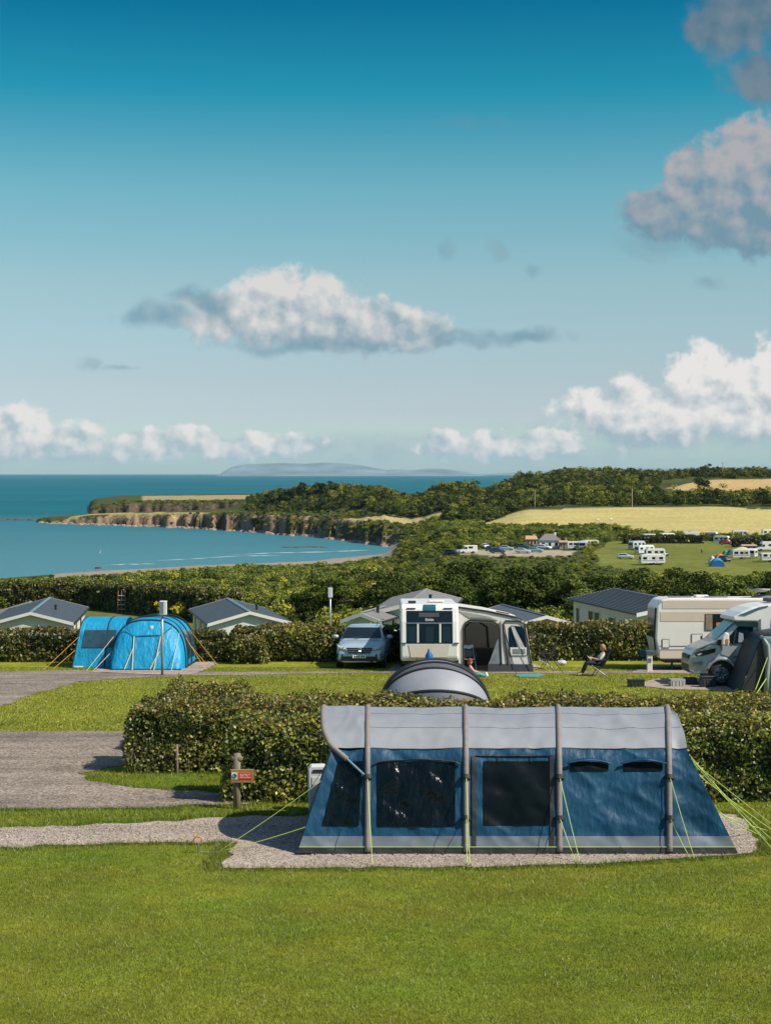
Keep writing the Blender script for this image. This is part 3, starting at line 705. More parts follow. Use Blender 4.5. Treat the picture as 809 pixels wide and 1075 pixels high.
def place_tree(kind, px, d, H, label, group, name='tree', spec=None, wide=1.0):
    x = (px - CX) / F * d
    o = empty(name, (x, d, gz1(x, d) - .1), label, name.split('_')[-1], group, random.random() * 6.28)
    if kind not in PROTO:
        PROTO[kind] = make_tree(*spec)
        for c_ in PROTO[kind]: c_.parent = o
    else:
        for c_ in PROTO[kind]:
            q = c_.copy(); col.objects.link(q); q.parent = o
    o.scale = (H * wide, H * wide, H)
    return o
ORD = ['first', 'second', 'third', 'fourth', 'fifth', 'sixth', 'seventh', 'eighth', 'ninth', 'tenth', 'eleventh', 'twelfth', 'thirteenth', 'fourteenth', 'fifteenth', 'sixteenth', 'seventeenth', 'eighteenth', 'nineteenth', 'twentieth', 'twenty-first', 'twenty-second', 'twenty-third', 'twenty-fourth', 'twenty-fifth', 'twenty-sixth']
SP = {'dark0': (501, .50, 1, 24, 8500, .036, 1.05, 0, .0, .02), 'dark1': (502, .46, 1, 22, 8000, .037, 1.4, .3, .0, .02), 'dark2': (503, .54, 1, 26, 8800, .036, .8, 0, .0, .02), 'olive': (504, .52, 1, 24, 8500, .037, 1.85, .9, .0, .02)}
# the line of dark trees right behind the lodges
T_ = [(318, 185, 4.6), (338, 176, 5.2), (362, 170, 6.3), (384, 176, 6.6), (407, 168, 6.6), (428, 182, 6.4), (452, 172, 6.4), (474, 160, 6.4), (497, 168, 7.6), (519, 158, 6.9), (541, 166, 7.4), (562, 156, 7.0), (585, 162, 7.6), (604, 152, 6.2), (628, 168, 7.0), (652, 158, 6.2), (672, 170, 7.2), (698, 160, 6.2), (720, 156, 6.4), (744, 166, 6.6), (768, 154, 6.0), (792, 162, 6.8), (816, 158, 6.4)]
for k, (px, d_, H_) in enumerate(T_):
    place_tree(['dark0', 'dark2', 'dark1', 'olive', 'dark2', 'dark0', 'dark1'][k % 7], px, d_, H_ * random.uniform(.92, 1.06), f'{["dark", "dark rounded", "dusky green"][k % 3]} bushy tree, {ORD[k]} counted rightwards in the dense line behind the lodges', 'line of trees behind the lodges', 'bushy_tree', SP[['dark0', 'dark2', 'dark1', 'olive', 'dark2', 'dark0', 'dark1'][k % 7]], 1.12)
# pines standing up from the headland
SPP = {'pine0': (511, .40, 1, 12, 700, .10, .42, 0, .28, .05), 'pine1': (512, .34, 1, 11, 640, .10, .36, 0, .30, .05)}
P_ = [(268, 1140, 13.5, 'tall pine at the seaward edge of the headland wood, beside the white house'), (281, 1165, 15.5, 'broad dark pine just inland of the white house on the headland'), (296, 1180, 14.5, 'middle pine of the dark group on the headland skyline'), (318, 1175, 19, 'tallest dark pine breaking the headland skyline'), (306, 1190, 15, 'narrow dark pine tucked beside the tallest pine on the headland'), (337, 1170, 16.5, 'slim pointed pine standing apart inland of the tallest pine'), (352, 1185, 11.5, 'low dark pine at the inland end of the skyline group')]
for k, (px, d_, H_, lb) in enumerate(P_):
    place_tree(f'pine{k % 2}', px, d_, H_, lb, 'pines on the headland', 'pine_tree', SPP[f'pine{k % 2}'], 1.05)
SPF = {'far0': (521, .52, 1, 14, 800, .09, .5, 0, .05, .05)}
for px, d_, H_, wd, lb in [(743, 1225, 12, 1.1, 'dark round tree crowning the ridge above the upper field'), (738, 1035, 11.5, 1.15, 'large round tree at the foot of the upper brown field'), (791, 1220, 9, 1.1, 'round tree at the highest end of the ridge'), (497, 890, 11, 1.0, 'dark tree where the headland wood meets the coastal field'), (472, 900, 10, 1.05, 'round green tree beside the pale strip of field on the headland'), (770, 1230, 7, 1.2, 'low tree on the ridge between two rounder crowns')]:
    place_tree('far0', px, d_, H_, lb, 'trees standing out of the wood', 'round_tree', SPF['far0'], wd)
# shrubs with a colour of their own
def coloured_shrub(px, d, r, H, cols, label, name):
    x = (px - CX) / F * d; rg = np.random.default_rng(int(px * 7)); o = empty(name, (x, d, gz1(x, d)), label, 'shrub')
    V, Fq, T = crown_arrays(int(px), r, H, 12, 900, .16, .8, .3, 0.0); q = raw_mesh('foliage', V, Fq, T, far_leaf, o)
    V, Fq, T = crown_arrays(int(px) + 1, r * 1.03, H * 1.08, 14, 800, .15, 1, 0, .1)
    k = len(T) // 4; cc = np.array(cols)[rg.integers(0, len(cols), k)] * rg.uniform(.8, 1.15, (k, 1)); raw_mesh('blossom', V, Fq, np.repeat(cc, 4, 0), far_leaf, o)
    m = MB(); m.tube([(0, 0, -.2), (.05, 0, H * .6)], [.09, .04], 6); m.build('stem', bark, o)
    return o
YE = [(.62, .52, .05), (.50, .46, .06)]; WH = [(.55, .58, .52), (.45, .5, .45)]
coloured_shrub(112, 232, 1.5, 3.6, WH, 'white flowering shrub rising over the field hedge, nearest the sea', 'flowering_shrub')
coloured_shrub(127, 226, 1.5, 3.0, WH, 'white flowering shrub above the ladder frame', 'flowering_shrub')
coloured_shrub(172, 182, 1.25, 2.9, YE, 'yellow flowering shrub on the field hedge behind the meter pole', 'flowering_shrub')
coloured_shrub(187, 178, 1.25, 2.6, YE, 'yellow flowering shrub at the field hedge, beside the dark lodge roof', 'flowering_shrub')
coloured_shrub(306, 116, .95, 2.3, YE, 'bright yellow shrub against the end wall of the dark roofed lodge', 'flowering_shrub')
coloured_shrub(320, 117, .9, 2.0, YE, 'low yellow shrub beyond the dark roofed lodge, nearest the thin pole', 'flowering_shrub')

# loose stones on the pitch and the path
rg = np.random.default_rng(77); V_, F_, T_2 = [], [], []
n = 9000; y = rg.uniform(24.3, 30.0, n); x = (rg.uniform(-60, 870, n) - CX) / F * y
k_ = np.zeros(n, bool)
for po in (POLYS[2], POLYS[3]): k_ |= poly_mask(x, y, po)
x, y = x[k_], y[k_]; n = len(x); z = ground_height(x, y) + .016; r_ = rg.uniform(.008, .028, n) * rg.uniform(.5, 1, n)
O = np.array([[1, 0, 0], [0, 1, 0], [-1, 0, 0], [0, -1, 0], [0, 0, 1], [0, 0, -1]], float)
V_ = (np.stack([x, y, z], 1)[:, None, :] + O[None] * r_[:, None, None] * rg.uniform(.6, 1.3, (n, 6, 1)) * np.array([1.2, 1, .7])).reshape(-1, 3)
F_ = np.array([[0, 1, 4], [1, 2, 4], [2, 3, 4], [3, 0, 4], [1, 0, 5], [2, 1, 5], [3, 2, 5], [0, 3, 5]])[None] + 6 * np.arange(n)[:, None, None]
T_2 = np.repeat(np.array([.34, .29, .24])[None] * rg.uniform(.45, 1.35, (n, 1)) * rg.uniform(.93, 1.07, (n, 3)), 6, 0)
tag(raw_mesh('gravel_stones', V_, F_.reshape(-1, 3), T_2, mat('stone', (0, 0, 0), .85, .2, 30, attr='tint')), kind='stuff')
# ================================================================== TENTS
tent_blue = mat('tent_blue', (.0075, .054, .108), .52, .2, 1.6, .6, 5.5, bdist=.04, stretch=(1.7, 1, .7), spec=.25)
tent_blue_dark = mat('tent_blue_dark', (.008, .045, .105), .45, .12, 2.5, .4, 3.5, spec=.4)
tent_grey = mat('tent_grey', (.235, .252, .272), .6, .10, 2.0, .5, 3.0, bdist=.04, stretch=(.6, 1, 1))
tent_band = mat('tent_band', (.125, .152, .185), .55, .15, 3, .4, 4, dirt=.5)
tent_black = mat('tent_black', (.014, .015, .018), .6, .3, 4, .6, 8)
beam_m = mat('beam_grey', (.20, .178, .165), .7, .12, 9, .3, 25)
vinyl = mat('window_vinyl', (.003, .006, .008), .2, .3, 3, 1.0, 5.5, bdist=.06, spec=.22, stretch=(1, 1, .45))
vinyl2 = mat('window_mesh', (.0035, .0075, .009), .45, .3, 3, .3, 6, spec=.08)
neon = mat('neon_rope', (.48, .62, .13), .6, .1)
neon_g = mat('green_rope', (.06, .32, .10), .6, .1)
peg_m = mat('peg_steel', (.35, .35, .34), .4, .2, metal=.8)

def arc_fn(profile):
    pr = np.array(profile, float); s = np.concatenate([[0], np.cumsum(np.hypot(np.diff(pr[:, 0]), np.diff(pr[:, 1])))]); s /= s[-1]
    tt = np.linspace(0, 1, 241); a = np.interp(tt, s, pr[:, 0]); b = np.interp(tt, s, pr[:, 1])
    k = np.ones(9) / 9; ap, bp = np.pad(a, 4, 'edge'), np.pad(b, 4, 'edge'); a, b = np.convolve(ap, k, 'valid'), np.convolve(bp, k, 'valid')
    return tt, a, b

def big_tent():
    X0 = 2.1
    root = empty('tunnel_tent', (X0, 25.2, .0175), 'large blue and grey inflatable tunnel tent pitched on the gravel by the hedge', 'tent', None, 0, True)
    tt, ay, az = arc_fn([(0, 0), (.10, .45), (.21, .95), (.36, 1.52), (.62, 1.79), (1.05, 1.98), (1.5, 2.07), (1.95, 2.10), (2.4, 2.07), (2.85, 1.98), (3.28, 1.79), (3.54, 1.52), (3.69, .95), (3.80, .45), (3.9, 0)])
    half = 120
    tz = lambda z: float(np.interp(z, az[:half], tt[:half]))
    Y = lambda t: float(np.interp(t, tt, ay)); Z = lambda t: float(np.interp(t, tt, az))
    xb = [-1.39, -.28, 1.26, 2.72, 4.44, 5.52]; tp = [-.86, -.28, 1.34, 2.97, 4.79, 4.80]
    def X(i, t):
        z = Z(t)
        if i in (0, 5): f = min(1.0, z / 1.56); return xb[i] + (tp[i] - xb[i]) * f - X0
        return xb[i] * (1 + .036 * Y(t)) - X0
    s_of = lambda z: float(np.interp(z, [1.22, 1.45, 1.65, 1.85, 2.1], [0, .45, .80, .94, 1.0]))
    def S(i, u, t, off=0.0, sag=.05, wr=.03, left=None):
        if left == 'visor': x0 = X(1, t) - .75 * s_of(Z(t)); x1 = X(1, t)
        else: x0, x1 = X(i, t), X(i + 1, t)
        x = x0 + (x1 - x0) * u; y, z = Y(t), Z(t)
        e = .01; ty, tz_ = Y(min(t + e, 1)) - Y(max(t - e, 0)), Z(min(t + e, 1)) - Z(max(t - e, 0)); l = math.hypot(ty, tz_) or 1
        ny, nz = -tz_ / l, ty / l                        # outward for the front half
        edge = math.sin(math.pi * min(max(u, 0), 1)); fall = min(1, z / .35)
        q = -sag * edge * fall
        rid = abs(float(fbm(x * 1.5 + z * 1.9, z * .9 - x * .4, t * 3, 131 + i, 3)) - .5) * 2
        rid2 = abs(float(fbm(x * 4 - z * 3.2, z * 3.0, 0, 137 + i, 2)) - .5) * 2
        q += (wr * (1 - rid) ** 2 * 2.4 + wr * .7 * (1 - rid2) ** 2 - wr * 1.2) * (.25 + .75 * edge) * fall + off
        q += .02 * (1 - abs(2 * u - 1)) ** .5 if False else 0
        return (x, y + ny * q, z + nz * q)
    def patch(name, m, i, u0, u1, z0, z1, off=0.0, nu=26, nv=26, parent=root, back=False, left=None, solid=0.0, sag=.05, wr=.03):
        t0, t1 = tz(z0), tz(z1)
        if back: t0, t1 = 1 - t0, 1 - t1
        return MB().grid(lambda u, v: S(i, u0 + (u1 - u0) * u, t0 + (t1 - t0) * v, off, sag, wr, left), nu, nv).build(name, m, parent, True, solid=solid)
    for i in range(5):
        w_ = patch('wall_panel', tent_blue, i, 0, 1, .28, 1.613, 0, 64, 50)
        patch('hem_band', tent_band, i, 0, 1, .115, .282, .004, 40, 6, parent=w_)
        patch('mud_skirt', tent_black, i, 0, 1, 0.0, .118, .012, 40, 5, parent=w_, wr=.05)
        pts = [S(i, k / 30, tz(.118), .018) for k in range(31)]
        MB().tube(pts, .006, 5).build('piping', neon, w_)
        patch('back_wall_panel', tent_blue, i, 0, 1, 0.0, 1.613, 0, 12, 12, back=True)
    # roof: one grey sheet per bay, over the ridge
    def roof(i, left=None):
        t0 = tz(1.61)
        return MB().grid(lambda u, v: S(i, u, t0 + (1 - 2 * t0) * v, .006 if not left else .012, .035 if not left else .01, .018, left), 30, 44).build('roof_panel', tent_grey, root, True)
    seam_m = mat('seam_grey', (.13, .14, .155), .7)
    for i in range(1, 5):
        r_ = roof(i)
        for tq in (.33, .42): MB().tube([S(i, k / 24, tq, .008, .035, .018) for k in range(25)], .005, 4).build('seam', seam_m, r_)
        MB().tube([S(i, k / 30, tz(1.61), .008, .035, .018) for k in range(31)], .007, 4).build('seam', seam_m, r_)
    roof(0, 'visor')
    # end walls
    for i, nm in ((0, 'porch_wall'), (5, 'end_wall')):
        def fn(u, v, i=i):
            t = tz(1.57) * v; a = X(i, t); return (a, Y(t) + (3.9 - 2 * Y(t)) * u, Z(t))
        m = MB().grid(fn, 12, 14)
        t1 = tz(1.57); ring = [(X(i, t1), Y(t1 + (1 - 2 * t1) * k / 30), Z(t1 + (1 - 2 * t1) * k / 30) - .01) for k in range(31)]
        m.add(ring, [tuple(range(31))]); m.build(nm, tent_blue, root, False)
    # air beams over the roof, with a webbing wrap at each tie point
    for i in range(1, 5):
        pts = []
        for k in range(61):
            t = .004 + .992 * k / 60; ty, tz_ = Y(min(t + .01, 1)) - Y(max(t - .01, 0)), Z(min(t + .01, 1)) - Z(max(t - .01, 0)); l = math.hypot(ty, tz_)
            pts.append((X(i, t), Y(t) - tz_ / l * .008, Z(t) + ty / l * .008))
        b = MB().tube(pts, .046, 12).build('air_beam', beam_m, root, True)
        for zz in (1.18, .56) if i > 1 else (1.18,):
            t = tz(zz); m = MB(); m.tube([(X(i, t - .008), Y(t - .008) - .04, zz - .03), (X(i, t + .008), Y(t + .008) - .04, zz + .03)], .072, 12); m.build('strap', tent_black, b)
    pts = [(X(1, t) - .75 * s_of(Z(t)), Y(t) - .012, Z(t) + .01) for t in [tz(1.44) + (1 - 2 * tz(1.44)) * k / 50 for k in range(51)]]
    MB().tube(pts, .042, 10).build('visor_beam', beam_m, root, True)
    a = pts[0]; t = tz(1.18); MB().tube([a, (X(1, t), Y(t) - .07, 1.17)], .022, 6).build('visor_strap', mat('strap_blue', (.10, .19, .26), .6), root)
    # windows
    def win(i, u0, u1, z0, z1, m, name='window'):
        w_ = patch(name, m, i, u0, u1, z0, z1, .016, 20, 20, sag=.05, wr=.03); return w_
    win(0, .26, .86, .44, 1.42, vinyl)
    w1 = win(1, .10, .89, .43, 1.40, vinyl)
    hood = [S(1, .06 + .88 * k / 24, tz(1.36 + .085 * math.sin(math.pi * k / 24) ** .45), .03) for k in range(25)]; MB().tube(hood, .016, 6).build('hood', tent_black, w1)
    w2 = win(2, .19, .89, .45, 1.42, vinyl2)
    for u in (.085, .92): patch('zip_strip', tent_black, 2, u - .022, u + .022, .02, 1.5, .02, 2, 30)
    MB().tube([S(2, .1 + .82 * k / 24, tz(1.50), .02) for k in range(25)], .012, 5).build('zip_strip', tent_black, root)
    for u0, u1 in ((.10, .45), (.59, .94)):
        v_ = win(3, u0, u1, 1.27, 1.41, vinyl2, 'vent_window')
        n = 18
        pts = [S(3, u0 - .03 + (u1 - u0 + .06) * k / n, tz(1.385 + .075 * math.sin(math.pi * k / n)), .05) for k in range(n + 1)]
        low = [S(3, u0 - .03 + (u1 - u0 + .06) * k / n, tz(1.37 + .045 * math.sin(math.pi * k / n)), .085) for k in range(n + 1)]
        MB().add(pts + low, [(k, k + 1, n + 2 + k, n + 1 + k) for k in range(n)]).build('hood', tent_blue_dark, v_, True, solid=.008)
    # guy ropes and pegs
    def rope(a, b, m=neon, r=.0055, sagr=.02):
        a, b = Vector(a), Vector(b); q = [a.lerp(b, k / 8) - Vector((0, 0, sagr * math.sin(math.pi * k / 8))) for k in range(9)]
        o = MB().tube(q, r, 5).build('guy_rope', m, root)
        d = (a - b).normalized(); MB().tube([b + Vector((0, 0, .05)), b - Vector((0, 0, .06))], [.009, .005], 6).build('peg', peg_m, o)
    def loc(px, py): p = gpt(px, py); return (p.x - X0, p.y - 25.2, p.z + (p.y - 25.6) * SLOPE)
    B = lambda i, z: (X(i, tz(z)), Y(tz(z)) - .1, z)
    rope(B(1, 1.16), loc(391, 911)); rope(B(2, 1.18), loc(493, 910)); rope(B(2, .56), loc(490, 909))
    rope(B(3, 1.18), loc(609, 907)); rope(B(3, .56), loc(605, 907)); rope(B(4, 1.18), loc(729, 903)); rope(B(4, .56), loc(725, 903))
    E = lambda z, dy=0: (X(5, tz(z)), Y(tz(z)) + dy, z)
    rope(E(1.52), loc(812, 893)); rope(E(1.38), loc(806, 884)); rope(E(1.2, .6), loc(822, 880)); rope(E(.66), loc(800, 878)); rope(E(.60, .3), loc(806, 872)); rope(E(1.45, 1.2), loc(840, 888))
    rope(E(.75, .05), loc(788, 874), sagr=.08); rope(E(1.5, .3), loc(818, 889), sagr=.05)
    Lf = lambda z, dy=0: (X(0, tz(z)), Y(tz(z)) + dy, z)
    rope(Lf(1.12), loc(231, 893)); rope(Lf(.42), loc(229, 894)); rope(Lf(1.0, 2.6), loc(308, 852), neon_g); rope(Lf(.5, 2.6), loc(300, 858), neon_g)
    for i in range(0, 5):
        for u in (.25, .5, .75):
            q = S(i, u, tz(.02), .03); MB().tube([q, (q[0] + .02, q[1] - .09, .0)], .008, 5).build('peg_loop', tent_black, root)
            MB().tube([(q[0] + .02, q[1] - .08, .05), (q[0] + .02, q[1] - .06, -.04)], .006, 5).build('peg', peg_m, root)
    for u in (.35, .7):
        q = S(2, u, tz(1.49), .03); MB().tube([q, S(2, u, tz(1.40), .03)], .008, 5).build('toggle', tent_black, root)
    # white labels and ties inside the long window are left out; a carry handle at the corner
    MB().box((X(0, 0) + .1, -.06, .05), (.28, .06, .05)).build('corner_roll', tent_black, root, bevel=.02)
    return root
big_tent()

# ------------------------------------------------------------------ bright blue family tent
cyan = mat('tent_cyan', (.008, .32, .56), .5, .18, 1.5, .8, 3.0, bdist=.09, stretch=(1.6, 1, .7), trans=.18)
cyan_dark = mat('tent_cyan_dark', (.006, .15, .33), .5, .1, 1.5, .4, 2)
pole_black = mat('pole_black', (.02, .022, .026), .5, .1)
cream_rope = mat('cream_strap', (.62, .55, .36), .7, .1)
orange_rope = mat('orange_rope', (.60, .34, .07), .7, .1)
clear_win = mat('tent_clear_window', (.035, .075, .10), .15, .3, 4, .2, 3, spec=.6)
def blue_tent():
    o = empty('family_tent', gxd(152, 61.9), 'bright cyan blue family tent with side extension on the beige pitch', 'tent', None, 0, True)
    def arch(hw, h, y, n=28, pw=.72):
        return [(hw * math.copysign(abs(math.cos(math.pi * k / n)) ** pw, -math.cos(math.pi * k / n)), y, h * math.sin(math.pi * k / n) ** pw) for k in range(n + 1)]
    rings = [arch(1.30, .02, 0, pw=.55), arch(1.36, .62, .20, pw=.55), arch(1.40, 1.30, .48, pw=.62), arch(1.42, 1.86, .95)]
    m = MB()
    def sheet_(rs, name, mt, par=o, w=0.0):
        vs = [v for r_ in rs for v in r_]; n = len(rs[0]); mb = MB()
        mb.add(vs, [(j * n + i, j * n + i + 1, (j + 1) * n + i + 1, (j + 1) * n + i) for j in range(len(rs) - 1) for i in range(n - 1)])
        return mb.build(name, mt, par, True)
    fr = sheet_(rings, 'front_panel', cyan)
    ys = [.95, 1.25, 1.6, 2.0, 2.4, 2.85, 3.3, 3.8, 4.3]; body = []
    for k, y in enumerate(ys):
        dip = -.035 if k % 2 else 0; body.append(arch(1.42 + dip, 1.92 + dip + .05 * math.sin(k * .7), y))
    sheet_(body, 'flysheet', cyan)
    sheet_([arch(1.42, 1.92, 4.3), arch(1.38, 1.4, 4.9, pw=.6), arch(1.34, .7, 5.2, pw=.55), arch(1.3, .02, 5.35, pw=.55)], 'rear_panel', cyan)
    for y, hw, h in ((.96, 1.44, 1.89), (1.6, 1.44, 1.97), (2.85, 1.44, 1.99), (4.3, 1.44, 1.97)):
        MB().tube(arch(hw, h, y), .028, 6).build('hoop', pole_black, o)
    # door: dark seams and the pale straps that hang over it
    P = lambda x, z: (x, float(np.interp(z, [0, .62, 1.3, 1.86], [0, .20, .48, .95])) - .04, z)
    for a, b in (((-.52, 1.30), (.55, 1.33)), ((-.52, 1.30), (-.95, 1.72)), ((.55, 1.33), (.98, 1.70))):
        MB().tube([P(a[0] + (b[0] - a[0]) * k / 6, a[1] + (b[1] - a[1]) * k / 6) for k in range(7)], .016, 5).build('seam', cyan_dark, fr)
    for x0, z0, x1, z1 in ((-.50, 1.28, -.50, .02), (.53, 1.30, .33, .02), (-.50, .85, -.80, .05), (.50, .7, .18, .05)):
        MB().tube([P(x0 + (x1 - x0) * k / 6, z0 + (z1 - z0) * k / 6) for k in range(7)], .02, 5).build('strap', cream_rope, fr)
    MB().lathe([(0, -.005), (.07, 0), (0, .005)], 14, 'y', (.15, .70, 1.62)).build('badge', mat('badge_white', (.75, .78, .8), .6), fr)
    MB().box((0, .02, .03), (2.75, .05, .06)).build('mud_skirt', tent_black, o)
    MB().box((1.43, 2.7, .04), (.04, 3.6, .10)).build('mud_skirt', tent_black, o)
    # side windows on the sunny flank
    def flank(y0, y1, z0, z1):
        def fn(u, v):
            z = z0 + (z1 - z0) * v; s_ = (z / 1.95) ** (1 / .72); x = 1.43 * (max(0, 1 - s_ * s_)) ** .36
            return (x + .03, y0 + (y1 - y0) * u, z)
        return MB().grid(fn, 6, 8).build('window', clear_win, o, True)
    flank(1.8, 2.7, .35, 1.45); flank(3.05, 4.1, .35, 1.35)
    # side extension
    prof = [(1.05, 0), (1.18, .8), (1.32, 1.5), (1.55, 1.76), (2.1, 1.92), (2.8, 1.94), (3.4, 1.8), (3.7, 1.4), (3.9, 0)]
    tt, ay, az = arc_fn(prof)
    def ext(u, v): 
        z = float(np.interp(v, tt, az)); x0 = -3.02 + .33 * z / 1.94; return (x0 + (-1.0 - x0) * u, float(np.interp(v, tt, ay)) + .03 * math.sin(math.pi * u), z)
    e = MB().grid(ext, 14, 40).build('side_extension', cyan, o, True)
    ring = [ext(0, k / 40) for k in range(41)]; MB().add(ring, [tuple(range(41))]).build('end_wall', cyan, o)
    MB().tube(ring, .03, 6).build('hoop', pole_black, o); MB().tube([ext(.62, k / 40) for k in range(41)], .03, 6).build('hoop', pole_black, o)
    tw0, tw1 = [float(np.interp(z, az[:80], tt[:80])) for z in (.80, 1.48)]
    MB().grid(lambda u, v: (lambda q: (q[0], q[1] - .025, q[2]))(ext(.12 + .70 * u, tw0 + (tw1 - tw0) * v)), 6, 6).build('window', clear_win, o, True)
    MB().box((-2.75, 1.02, .07), (.35, .03, .05)).build('label_tab', mat('badge_white', (.75, .78, .8)), o)
    def rope(a, b, mt): MB().tube([a, b], .010, 5).build('guy_rope', mt, o)
    for a, b in (((-2.8, 1.2, 1.2), (-3.95, .3, 0)), ((-2.9, 1.1, .7), (-3.65, .5, 0)), ((1.42, 1.0, 1.2), (2.3, .2, 0)), ((1.44, 2.8, 1.3), (2.7, 1.4, 0)), ((1.44, 2.0, .9), (2.4, .8, 0))): rope(a, b, orange_rope)
    for a, b in (((-1.35, .8, 1.25), (-2.2, -.3, 0)), ((-1.38, .7, .7), (-1.95, -.2, 0)), ((1.2, .8, 1.4), (1.05, -.4, 0))): rope(a, b, cream_rope)
    return o
blue_tent()

# ------------------------------------------------------------------ small grey pop-up tent behind the hedge
def dome_tent():
    o = empty('popup_tent', gxd(456, 46.0), 'small grey pop-up tent with black hoops half hidden behind the hedge', 'tent', None, 0, True)
    a, h = 1.58, 1.52; gm = mat('popup_grey', (.25, .265, .30), .55, .08, 2, .4, 2.5); gd = mat('popup_dark_grey', (.09, .095, .11), .6, .1, 2, .3, 3)  # two greys: a darker one for the door, stripe and rear panels
    def Sf(th, ph, k=1.0): r_ = h * math.sin(ph) ** .9 * k; return (-a * math.cos(ph) * k, -r_ * math.cos(th) * .92, r_ * math.sin(th) + .02)
    def band(t0, t1, name, mt): return MB().grid(lambda u, v: Sf(R(t0 + (t1 - t0) * v), .03 + (math.pi - .06) * u), 40, 8).build(name, mt, o, True)
    band(6, 30, 'door_panel', gd); band(30, 62, 'front_panel', gm); band(62, 76, 'grey_panel', gd); band(76, 90, 'roof_panel', gm); band(90, 172, 'rear_panel', gd)
    for t in (30, 62, 76, 92): MB().tube([Sf(R(t), .03 + (math.pi - .06) * k / 40, 1.012) for k in range(41)], .035, 6).build('hoop', pole_black, o)
    for s in (-1, 1): MB().box((s * 1.58, -.05, .05), (.22, .3, .1)).build('corner_tab', tent_black, o, bevel=.03)
    return o
dome_tent()

# ------------------------------------------------------------------ dark tent at the edge, by the motorhome
def dark_tent():
    p = gxd(806, 52.5)
    o = empty('drive_away_tent', p, 'dark green and charcoal tent with a grey air beam beside the motorhome door', 'tent', None, 0, True)
    gm = mat('tent_charcoal', (.018, .021, .026), .6, .2, 3, .4, 4); gg = mat('tent_green', (.020, .060, .040), .6, .15, 3, .4, 4); sg = mat('tent_slate', (.10, .16, .20), .6, .1, 3)
    # arch of the front: leans back, its dark side wall towards us
    tt, ax, az = arc_fn([(-.95, 0), (-.72, .55), (-.50, 1.15), (-.30, 1.65), (-.05, 1.95), (.8, 2.08), (1.5, 2.1), (2.2, 1.95), (2.6, 1.4), (2.9, 0)])
    A = lambda t: (float(np.interp(t, tt, ax)), float(np.interp(t, tt, az)))
    def fly(u, v): x, z = A(v); return (x + .12 * u, -.1 + 3.2 * u, z * (1 - .04 * u))
    MB().grid(fly, 8, 44).build('flysheet', gm, o, True)
    MB().grid(lambda u, v: ((lambda q: (q[0] + .02, 1.2 * v * 0 - .12, q[1]))(A(.02 + .34 * u))) if v == 0 else (lambda q: (.02 + .05 * u, -.14, q[1] * .98))(A(.02 + .34 * u)), 30, 1).build('side_panel', gm, o)
    m = MB(); ring = [(-.05, -.16, 0)] + [(lambda q: (max(q[0], -.05 + .1 * q[1] / 2), -.16, q[1] - .03))(A(.30 + .68 * k / 30)) for k in range(31)]
    m.add(ring, [tuple(range(len(ring)))]); m.build('front_panel', gg, o)
    MB().tube([(-.10, -.22, .02), (-.06, -.24, .6), (.0, -.24, 1.15), (-.02, -.22, 1.55), (-.16, -.15, 1.80), (-.2, 0, 1.84)], [.085, .08, .075, .07, .06, .05], 10).build('air_beam', mat('beam_pale', (.26, .27, .28), .6, .15, 6, .3, 20), o, True)
    MB().grid(lambda u, v: (-.22 + .62 * u + .1 * v, -.19 - .02 * u, 1.86 - .75 * v - .15 * u * v), 6, 6).build('rolled_door', sg, o, True, solid=.03)
    for a, b in (((-.06, -.3, 1.18), (-.62, -.75, 0)), ((-.1, -.3, .5), (-.55, -.72, 0))): MB().tube([a, b], .014, 5).build('guy_rope', neon, o)
    return o
dark_tent()
# ================================================================== VEHICLES
white_p = mat('white_panel', (.72, .70, .66), .35, .05, 1.5, coat=.2, dirt=.12)
cream_p = mat('cream_panel', (.60, .54, .44), .4, .05, 1.5, dirt=.1)
beige_p = mat('beige_stripe', (.60, .50, .40), .4, .05, 1.5)
glass_d = mat('dark_glass', (.008, .014, .018), .07, .2, 1.2, spec=.4)
glass_t = mat('teal_glass', (.02, .10, .14), .08, .2, 1.2, spec=.8)
trim_b = mat('black_trim', (.018, .018, .02), .5, .2, 6)
chrome = mat('chrome', (.6, .6, .6), .18, .1, 5, metal=1.0)
rubber = mat('rubber', (.025, .023, .021), .85, .3, 12, .4, 40)
alloy = mat('alloy', (.30, .31, .32), .3, .1, 6, metal=.7)
lamp_m = mat('lamp_glass', (.55, .60, .62), .08, .15, 14, spec=.8)
plate_m = mat('plate', (.78, .77, .70), .4, .05)
amber = mat('amber_lens', (.5, .2, .03), .2)
def wheel(parent, x, y, r=.36, w=.24, side='x', spokes=5):
    t = MB().lathe([(r * .66, -w / 2), (r * .93, -w / 2), (r, -w * .3), (r, w * .3), (r * .93, w / 2), (r * .66, w / 2)], 28, side).build('wheel', rubber, parent, True, loc=(x, y, r))
    m = MB(); m.lathe([(r * .16, -w * .52), (r * .16, w * .52)], 12, side)
    for k in range(spokes):
        a = 2 * math.pi * k / spokes
        for da in (-.16, .16):
            c_, s_ = math.cos(a + da), math.sin(a + da)
            for sg in (-1, 1):
                q = lambda rr, o: ((o, c_ * rr, s_ * rr) if side == 'x' else (c_ * rr, o, s_ * rr))
                m.tube([q(r * .12, sg * w * .5), q(r * .66, sg * w * .46)], r * .065, 5)
    for sg in (-1, 1): m.lathe([(r * .60, sg * w * .44), (r * .69, sg * w * .52), (r * .60, sg * w * .50)], 28, side)
    m.build('rim', alloy, t, True)
    MB().lathe([(r * .66, -w * .36), (r * .66, w * .36)], 20, side).build('brake_disc', trim_b, t)
    return t
